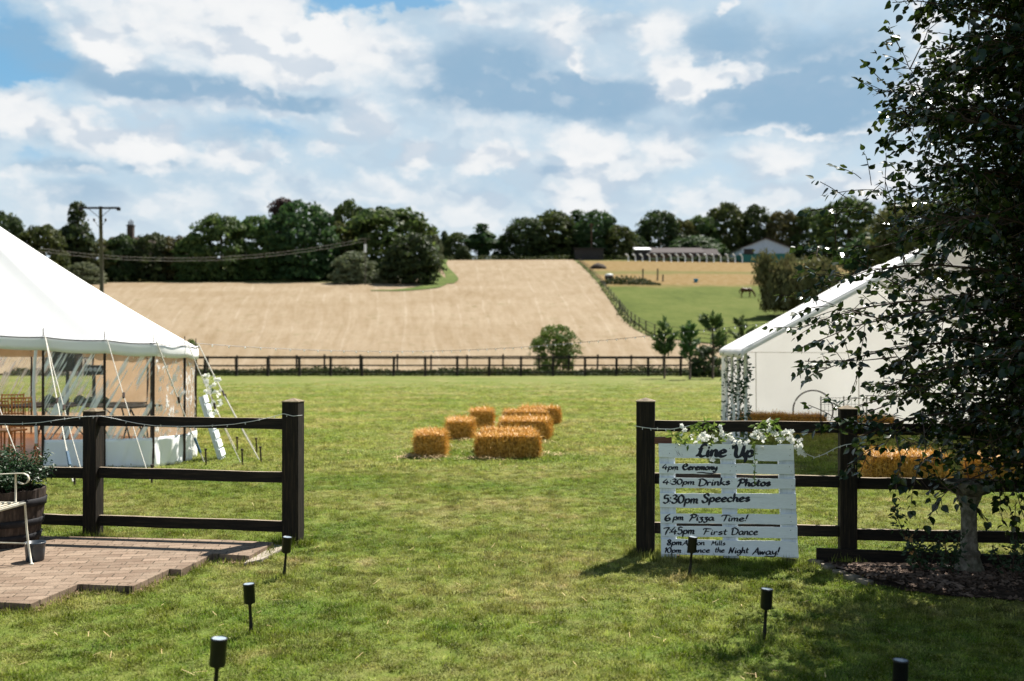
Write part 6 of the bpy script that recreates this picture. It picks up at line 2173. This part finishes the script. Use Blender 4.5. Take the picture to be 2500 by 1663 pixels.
# ------------------------------------------------------------------ birch in the right foreground
def leaf_shape():
    """one pointed oval leaf with a folded midrib, lying along +x from its stalk"""
    out = [(0, 0), (.10, .30), (.30, .43), (.55, .36), (.80, .17), (1.08, 0)]
    v = [(x, y, .10 * y) for x, y in out] + [(x, -y, .10 * y) for x, y in out[1:-1]]
    v = [(x, y, z - .10 * x * x) for x, y, z in v]
    n_ = len(out)
    fa_ = list(range(n_))
    fb_ = [0] + list(range(n_ - 1, n_)) + list(range(2 * n_ - 3, n_ - 1, -1))
    return np.array(v), fa_, fb_
def birch():
    r_ = np.random.default_rng(12)
    base = Vector((4.55, 7.15, 0))
    root = thing("birch_tree", base, "dark leafy birch overhanging the right fence in the foreground", "tree")
    tk, br = MB(), MB()
    tk.tube([(0, 0, -.1), (.02, 0, .6), (-.03, .02, 2), (.03, 0, 3.6), (0, .02, 5.2), (.02, 0, 6.6)], [.115, .095, .08, .058, .032, .008], 12)
    LP_, LD = [], []
    def twig(p0, d, L, dens=1.0):
        n_ = max(3, int(L / .035))
        pts = [p0]
        p = np.array(p0, float)
        dd = np.array(d, float)
        for i in range(n_):
            dd = dd + np.array([r_.normal(0, .06), r_.normal(0, .06), r_.normal(0, .05) - .035])
            dd /= np.linalg.norm(dd)
            p = p + dd * (L / n_)
            pts.append(p.copy())
            if r_.random() < dens and i > 0:
                sd = np.cross(dd, [0, 0, 1.0])
                sd /= np.linalg.norm(sd) + 1e-9
                s = 1 if i % 2 else -1
                ld = dd * .5 + sd * s * r_.uniform(.4, .9) + np.array([0, 0, r_.uniform(-.9, .15)])
                LP_.append(p.copy())
                LD.append(ld / np.linalg.norm(ld))
        LP_.append(p.copy())
        LD.append(dd)
        br.tube(pts[::2] if len(pts) > 5 else pts, .0032, 3, caps=False)
    NB = 350
    for k in range(NB):
        z0 = .86 + 5.5 * (k / NB)
        a = k * 2.39996 + r_.normal(0, .2)
        R0 = np.interp(z0, [.7, 1.3, 2.0, 2.6, 3.4, 4.4, 5.5, 6.6], [1.75, 2.2, 2.3, 2.0, 1.8, 1.55, 1.05, .25]) * r_.uniform(.62 if z0 < 2.8 else .78, 1.08)
        rise = np.interp(z0, [.7, 2, 4, 6.5], [.10, .22, .45, .9]) + r_.normal(0, .10)
        d0 = np.array([np.cos(a), np.sin(a), rise])
        pts, p = [], np.array([0, 0, z0], float)
        nseg = 9
        for i in range(nseg + 1):
            pts.append(p.copy())
            t = i / nseg
            dd = d0 + np.array([r_.normal(0, .08), r_.normal(0, .08), -.55 * t * t * (1.3 if z0 < 2.5 else .8)])
            p = p + dd / np.linalg.norm(dd) * R0 / nseg
        rad = np.interp(np.linspace(0, 1, nseg + 1), [0, 1], [.017 if R0 > 1 else .010, .003])
        br.tube(pts, list(rad), 5, caps=False)
        for i in range(2, nseg + 1):
            t = i / nseg
            nt = 7 if (t < .75 or z0 > 2.8) else 5
            for _ in range(nt):
                q = pts[i] + (pts[i - 1] - pts[i]) * r_.random()
                rd = np.array([np.cos(a), np.sin(a), 0])
                tv = rd * r_.uniform(.0, 1.0) + np.array([r_.normal(0, .6), r_.normal(0, .6), r_.normal(.05, .45)])
                twig(q, tv / np.linalg.norm(tv), r_.uniform(.16, .48) * (1.1 - .35 * t), .92)
    # long sprigs breaking the outline on the left, towards the gateway
    for (px, py, tx, ty, Y) in ((2170, 480, 2045, 400, 7.0), (2150, 530, 2003, 448, 7.0), (2230, 180, 2140, 45, 7.1), (2260, 90, 2290, -10, 7.1), (2100, 640, 1930, 560, 6.9), (2080, 760, 1905, 722, 6.9),
                                (2110, 880, 1962, 892, 6.9), (2300, 350, 2130, 340, 7.0), (2260, 240, 2168, 186, 7.0), (2290, 300, 2180, 240, 7.0), (2110, 1010, 1990, 1040, 6.9), (2200, 1120, 2190, 1195, 6.9),
                                (2260, 1100, 2240, 1235, 6.9), (2440, 1150, 2440, 1285, 6.9), (2470, 1160, 2490, 1275, 6.9), (2160, 1080, 2060, 1130, 7.0), (2350, 200, 2200, 130, 7.2), (2200, 560, 2160, 440, 7.0)):
        b0, b1 = at_y(px, py, Y + .25) - base, at_y(tx, ty, Y) - base
        d = np.array(b1 - b0)
        L = np.linalg.norm(d)
        twig(np.array(b0), d / L + np.array([0, 0, .08]), L, .95)
        br.tube([np.array(b0) - d * .7 + np.array([0, .15, .0]), np.array(b0)], [.006, .003], 4, caps=False)
        for t in (.15, .35, .55):
            sv = d / L + r_.normal(0, .55, 3)
            twig(np.array(b0) + d * t, sv / np.linalg.norm(sv), L * .45, .9)
    LPa, LDa = np.array(LP_), np.array(LD)
    m_ = len(LPa)
    lv, fa_, fb_ = leaf_shape()
    Xv = LDa
    Zr = np.array([0, 0, 1.0]) + r_.normal(0, .65, (m_, 3))
    Yv = np.cross(Zr, Xv)
    Yv /= np.linalg.norm(Yv, axis=1)[:, None] + 1e-9
    Zv = np.cross(Xv, Yv)
    sz = r_.uniform(.038, .068, m_)[:, None, None]
    off = LPa + LDa * .012
    V = off[:, None, :] + sz * (lv[None, :, 0:1] * Xv[:, None, :] + lv[None, :, 1:2] * Yv[:, None, :] + lv[None, :, 2:3] * Zv[:, None, :])
    nv = lv.shape[0]
    V = V.reshape(-1, 3)
    # two n-gons per leaf (both halves have six corners)
    idx = np.arange(m_)[:, None] * nv
    FA = idx + np.array(fa_)[None, :]
    FB = idx + np.array(fb_)[None, :]
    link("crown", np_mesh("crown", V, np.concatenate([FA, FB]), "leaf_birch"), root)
    tk.build("trunk", "birch_bark", root, smooth=True)
    br.build("branches", "twig", root)
    print("birch leaves", m_)
birch()

# ------------------------------------------------------------------ power line
Y1 = 66.0
x1 = gx(248, Y1)
root = thing("power_pole", (x1, Y1, float(gz(x1, Y1))), "tall wooden power pole with a crossarm beyond the canvas tent", "utility pole")
H1 = HC + (HZ - 505) / F * Y1
MB().tube([(.12, 0, -.5), (0, 0, H1 * .5), (-.10, 0, H1)], [.155, .135, .105], 10).build("pole", "grey_pole", root, smooth=True)
MB().box((-.10, -.13, H1 - .12), (2.5, .10, .13)).build("crossarm", "fence_far", root, bevel=.01)
for sx in (-1, 1):
    ins = MB().lathe([(.07, 0), (.16, .03), (.10, .08), (.16, .12), (.10, .17), (.13, .21), (.05, .25)], n=10).build("insulator", "black_plastic", root, smooth=True)
    ins.location = (-.10 + sx * 1.25, -.13, H1 - .30)
    MB().tube([(-.10 + sx * .75, -.13, H1 - .15), (-.08, -.12, H1 - .8)], .02, 5).build("brace", "fence_far", root)
    MB().tube([(-.08, -.1, H1 - 1.5), (-.10 + sx * .38, -.1, H1 - .95)], .018, 5).build("brace", "fence_far", root)
    MB().lathe([(.04, 0), (.08, .04), (.05, .1), (.08, .14), (.03, .2)], n=8).build("insulator", "black_plastic", root).location = (-.10 + sx * .38, -.1, H1 - 1.0)
p2 = at_y(892, 582, 158)
z2 = float(gz(p2.x, 158))
root2 = thing("power_pole", (p2.x, 158, z2), "small distant pole standing out against the dark trunks of the wood", "utility pole")
MB().tube([(0, 0, -.3), (0, 0, p2.z - z2)], .10, 6).build("pole", "grey_pole", root2)
MB().box((0, 0, p2.z - z2 - .1), (1.6, .1, .12)).build("crossarm", "grey_pole", root2)
MB().box((0, -.15, p2.z - z2 - 1.6), (.35, .3, 1.3)).build("transformer", "tank_white", root2)
p3 = at_y(1444, 545, 256)
z3 = float(gz(p3.x, 256))
root3 = thing("power_pole", (p3.x, 256, z3), "slim bare pole in front of the central hilltop trees", "utility pole")
MB().tube([(0, 0, -.3), (0, 0, p3.z - z3)], .16, 6).build("pole", "shed_brown", root3)
MB().box((0, 0, p3.z - z3 - .3), (1.5, .1, .14)).build("crossarm", "shed_brown", root3)
w0, w1 = at_y(95, 606, 150), p2
for off_, lab in ((0, "upper overhead wire crossing in front of the wood to the distant pole"), (-.9, "lower overhead wire crossing in front of the wood to the distant pole")):
    pts = []
    for k in range(25):
        t = k / 24
        p = w0.lerp(w1, t) + Vector((0, 0, off_ * .5))
        sag = at_y(500, 626, 152).z - (w0.z + (w1.z - w0.z) * .5)
        p.z += sag * 4 * t * (1 - t)
        pts.append(p)
    o = MB().tube([p - pts[0] for p in pts], .012, 4).build("overhead_wire", "rope")
    o.location = pts[0]
    tag(o, lab, "wire", "overhead wires")

# ------------------------------------------------------------------ farm buildings on the hilltop
def gbox(px0, px1, pyt, pyb, Y, depth):
    a, b = at_y(px0, pyb, Y), at_y(px1, pyt, Y)
    return a.x, b.x, a.z, b.z
def shed(name, px0, px1, pyt, pyb, Y, depth, wallm, label, cat, roofm="roof_sheet", roof_frac=.35, pitch=.0, door=None):
    x0, x1, z0, z1 = gbox(px0, px1, pyt, pyb, Y, depth)
    W_, H_ = x1 - x0, z1 - z0
    root = thing(name, ((x0 + x1) / 2, Y, z0), label, cat)
    hw = H_ * (1 - roof_frac)
    MB().box((0, depth / 2, hw / 2 - .5), (W_, depth, hw + 1)).build("wall", wallm, root)
    e = .4
    MB().add([(-W_ / 2 - e, -e, hw - .05), (W_ / 2 + e, -e, hw - .05), (W_ / 2 + e, depth * .6, H_), (-W_ / 2 - e, depth * .6, H_), (-W_ / 2 - e, depth + e, hw), (W_ / 2 + e, depth + e, hw),
              (-W_ / 2 - e, -e, hw + .12), (W_ / 2 + e, -e, hw + .12), (W_ / 2 + e, depth * .6, H_ + .14), (-W_ / 2 - e, depth * .6, H_ + .14), (-W_ / 2 - e, depth + e, hw + .12), (W_ / 2 + e, depth + e, hw + .12)],
             [(0, 3, 2, 1), (3, 4, 5, 2), (6, 7, 8, 9), (9, 8, 11, 10), (0, 1, 7, 6), (4, 10, 11, 5), (0, 6, 9, 3), (3, 9, 10, 4), (1, 2, 8, 7), (2, 5, 11, 8)]).build("roof", roofm, root)
    if door:
        for d in door:
            MB().box((W_ * d, -.05, hw * .42), (W_ * .09, .12, hw * .8)).build("door", "shed_dark", root)
    return root
shed("stable_block", 1587, 1716, 603, 640, 252, 6, "shed_brown", "long low stable block with a pinkish grey roof on the hilltop", "stable", roof_frac=.42, door=(-.35, -.1, .15, .38))
shed("lean_to", 1553, 1586, 603, 640, 253, 5, "shed_dark", "small dark lean-to with a pale roof edge joined to the long stable block", "shed", "white_paint", .2)
shed("lean_to", 1718, 1752, 606, 640, 254, 5, "roof_sheet", "grey metal-sided shed at the right end of the long stable block", "shed", roof_frac=.5)
shed("field_shed", 1404, 1474, 604, 627, 254, 5, "shed_dark", "dark flat shed under the central hilltop trees", "shed", "shed_dark", .12)
x0, x1, z0, z1 = gbox(1811, 1930, 583, 650, 246, 10)
W_, H_ = x1 - x0, z1 - z0
bn = thing("barn", ((x0 + x1) / 2, 246, z0), "barn with a pale blue gable over green lower walls", "barn")
he = H_ * .66
dp = 14
hl = H_ * .46
MB().add([(-W_ / 2, 0, -1), (W_ / 2, 0, -1), (W_ / 2, 0, hl), (-W_ / 2, 0, hl), (-W_ / 2, dp, -1), (W_ / 2, dp, -1), (W_ / 2, dp, hl), (-W_ / 2, dp, hl)],
         [(0, 1, 2, 3), (5, 4, 7, 6), (1, 5, 6, 2), (4, 0, 3, 7)]).build("lower_wall", "barn_green", bn)
MB().add([(-W_ / 2, -.03, hl), (W_ / 2, -.03, hl), (W_ / 2, -.03, he), (0, -.03, H_), (-W_ / 2, -.03, he), (-W_ / 2, dp, hl), (W_ / 2, dp, hl), (W_ / 2, dp, he), (0, dp, H_), (-W_ / 2, dp, he)],
         [(0, 1, 2, 3, 4), (9, 8, 7, 6, 5), (1, 6, 7, 2), (5, 0, 4, 9)]).build("gable_wall", "barn_blue", bn)
e = .5
MB().add([(-W_ / 2 - e, -e, he - .2), (0, -e, H_ + .08), (W_ / 2 + e, -e, he - .2), (-W_ / 2 - e, dp + e, he - .2), (0, dp + e, H_ + .08), (W_ / 2 + e, dp + e, he - .2),
          (-W_ / 2 - e, -e, he), (0, -e, H_ + .3), (W_ / 2 + e, -e, he), (-W_ / 2 - e, dp + e, he), (0, dp + e, H_ + .3), (W_ / 2 + e, dp + e, he)],
         [(0, 3, 4, 1), (1, 4, 5, 2), (6, 7, 10, 9), (7, 8, 11, 10), (0, 1, 7, 6), (1, 2, 8, 7), (3, 9, 10, 4), (4, 10, 11, 5), (0, 6, 9, 3), (2, 5, 11, 8)]).build("roof", "roof_sheet", bn)
MB().box((-W_ * .36, -.08, he * .80), (W_ * .20, .1, he * .3)).build("opening", "shed_dark", bn)
# fence with cranked white posts along the top of the paddock
a0 = at_y(1532, 641, 243)
root = thing("cranked_post_fence", (a0.x, 243, float(gz(a0.x, 243))), "row of white cranked fence posts along the top of the paddock", "fence")
for k in range(17):
    px = 1534 + k * 17.4
    x = gx(px, 243)
    z = float(gz(x, 243))
    htop = HC + (HZ - 621) / F * 243 - z
    p = MB().tube([(0, 0, -.3), (0, 0, htop * .62), (-.10, -.05, htop * .80), (-.38, -.2, htop * .94), (-.75, -.4, htop)], [.13, .13, .14, .16, .17], 6).build("post", "tank_white", root, smooth=True)
    p.location = (x - a0.x, 0, z - float(gz(a0.x, 243)))
bush = [(1655, 640, 627, 60), (1715, 640, 626, 64), (1775, 641, 628, 56), (1600, 640, 629, 40)]
for k, (px, b_, t_, wd) in enumerate(bush):
    place_tree('dark', px, b_, t_, wd, 247, ["low dark hedge bush behind the cranked posts, under the stable block's middle", "low dark hedge bush behind the cranked posts, under the stable block's right end",
                                            "low dark hedge bush behind the cranked posts, left of the barn", "lowest dark hedge bush behind the cranked posts, under the lean-to"][k], "hedge bushes behind the cranked posts", "bush", "hedge_bush")
g_ = at_g(1460, 656)
o = MB().lathe([(1.9, -.3), (1.7, .3), (1.1, .85), (.3, 1.15), (.02, 1.2)][0:], n=14, wob=.08).build("muck_heap", "soil", smooth=True)
o.location = g_
tag(o, "dark muck heap at the top of the dry paddock grass", "heap")
g_ = at_g(1487, 683)
root = thing("water_tank", g_, "white topped round water tank in the dry paddock grass", "water tank")
MB().lathe([(.72, -.2), (.76, .5), (.74, .62)], n=20).build("body", "shed_dark", root, smooth=True)
MB().lathe([(.78, .62), (.74, .86), (.4, 1.02), (.02, 1.06)], n=20).build("lid", "tank_white", root, smooth=True)
g_ = at_g(1699, 690)
o = MB().lathe([(.20, 0), (.28, .40), (.30, .44), (.27, .45), (.24, .38), (.01, .36)], n=16).build("feed_bucket", "bright_blue", smooth=True)
o.location = g_
o.scale = (1.4, 1.4, 1.4)
tag(o, "bright blue feed bucket on the paddock grass", "bucket")
for px, py, h, lab in ((1569, 683, 1.9, "leftmost weathered post standing in the paddock weeds"), (1605, 686, 2.1, "tall weathered post at the right end of the paddock weeds"), (1618, 688, 1.2, "short stump-like post just right of the paddock weeds")):
    g_ = at_g(px, py)
    o = MB().tube([(0, 0, -.2), (.05, 0, h)], .13, 7).build("paddock_post", "grey_pole")
    o.location = g_
    tag(o, lab, "post", "old posts in the paddock")
m = 2600
g0, g1 = at_g(1468, 693), at_g(1612, 696)
t = rng.random(m)
P = np.stack([g0.x + (g1.x - g0.x) * t, g0.y + (g1.y - g0.y) * t + rng.normal(0, .9, m)], 1)
hh = (.25 + 1.25 * np.sin(np.clip(t * 1.1, 0, 1) * np.pi) ** .7 * (.5 + .5 * np.sin(t * 40) ** 2)) * rng.random(m)
V, Fc = leaf_cards(np.column_stack([P, gz(P[:, 0], P[:, 1]) + hh]), np.tile([0, -.6, .6], (m, 1)), np.full(m, .17), rng, .4, .7)
tag(link("paddock_weeds", np_mesh("paddock_weeds", V, Fc, "weed_leaf")), kind='stuff')
# rough bank at the top of the stubble
m = 5200
P = np.stack([rng.uniform(-22, 75, m), rng.normal(257.5, 1.6, m)], 1)
hh = rng.random(m) * (.3 + 1.1 * patch(P, .12))
V, Fc = leaf_cards(np.column_stack([P, gz(P[:, 0], P[:, 1]) + hh]), np.tile([0, -.5, .7], (m, 1)), np.full(m, .32), rng, .4, .7)
tag(link("rough_bank_grass", np_mesh("rough_bank_grass", V, Fc, "weed_leaf")), kind='stuff')
# old chimney rising behind the wood
ck = at_y(304, 600, 210)
cz = float(gz(ck.x, 210))
root = thing("old_house", (ck.x, 210, cz), "old brick house behind the wood with only its tall chimney showing", "house")
zt = HC + (HZ - 558) / F * 210 - cz
MB().box((0, 5, (zt - 4) / 2), (9, 8, zt - 4)).build("wall", "brick_dark", root)
rfm = MB().add([(-5, .6, zt - 4), (5, .6, zt - 4), (5, 5, zt - 1.2), (-5, 5, zt - 1.2), (-5, 9.4, zt - 4), (5, 9.4, zt - 4)], [(0, 1, 2, 3), (3, 2, 5, 4), (0, 3, 4), (1, 5, 2)]).build("roof", "brick_dark", root)
MB().box((0, 3.4, zt - 1.5), (1.25, 1.0, 5.0)).box((0, 3.4, zt + 1.05), (1.5, 1.2, .25)).build("chimney", "brick_dark", root)
for k in (-1, 0, 1):
    MB().lathe([(.15, 0), (.12, .9 if k else 1.2)], n=8).build("chimney_pot", "brick_dark", root).location = (k * .42, 3.4, zt + 1.17)

# ------------------------------------------------------------------ grazing horse
hp = at_g(1822, 727)
root = thing("horse", hp, "chestnut horse grazing in the green paddock", "horse")
hb_ = MB()
for c_, r3 in (((-.45, 0, 1.13), (.36, .27, .29)), ((-.05, 0, 1.06), (.50, .28, .29)), ((.38, 0, 1.10), (.34, .25, .30)), ((.58, 0, 1.08), (.22, .19, .25)), ((-.60, 0, 1.02), (.22, .24, .28))):
    hb_.ball(c_, r3, 14)
hb_.tube([(.50, 0, 1.12), (.78, 0, .98), (1.00, 0, .72), (1.12, 0, .52)], [.24, .17, .13, .11], 10)             # neck stretched down
hb_.tube([(1.05, 0, .60), (1.14, 0, .44), (1.20, 0, .26), (1.21, 0, .12), (1.20, 0, .06)], [.11, .115, .09, .07, .05], 10)   # head at the grass
for y, kx in ((.15, 0.0), (-.15, -.10)):
    hb_.tube([(-.52 + kx * .3, y, 1.0), (-.48 + kx * .5, y, .72), (-.62 + kx, y, .50), (-.58 + kx, y, .26), (-.57 + kx, y, .06), (-.54 + kx, y, .0)], [.20, .13, .065, .05, .05, .065], 8)
for y, kx in ((.13, 0.06), (-.13, -.06)):
    hb_.tube([(.48, y, .98), (.47 + kx * .5, y, .72), (.47 + kx, y, .48), (.46 + kx, y, .26), (.46 + kx, y, .06), (.49 + kx, y, .0)], [.15, .10, .065, .047, .045, .062], 8)
ho = hb_.build("body", "horse_coat", root, smooth=True)
md = ho.modifiers.new("one_skin", 'REMESH')
md.mode = 'VOXEL'
md.voxel_size = .03
md.use_smooth_shade = True
md = ho.modifiers.new("soften", 'SMOOTH')
md.factor = .6
md.iterations = 4
MB().tube([(-.80, 0, 1.22), (-.93, 0, 1.0), (-.95, .02, .7), (-.92, 0, .45)], [.05, .07, .06, .01], 7).build("tail", "horse_mane", root, smooth=True)
mn = MB()
for k in range(14):
    t = k / 13
    p = Vector((.60 + .50 * t, .02, 1.36 - .62 * t))
    mn.tube([p, p + Vector((.02, -.10, -.10)), p + Vector((.0, -.15, -.22))], [.03, .03, .006], 5)
mn.build("mane", "horse_mane", root, smooth=True)
for s in (-1, 1):
    MB().tube([(1.12, s * .06, .60), (1.15, s * .09, .72)], [.03, .006], 5).build("ear", "horse_coat", root)
root.rotation_euler = (0, 0, R(-8))
root.scale = (.98, .98, .98)

# proto trees that were never placed would sit at the origin
for k_, e_ in PROTO.items():
    if not e_[3]:
        for ch in list(e_[0].children):
            bpy.data.objects.remove(ch)
        bpy.data.objects.remove(e_[0])
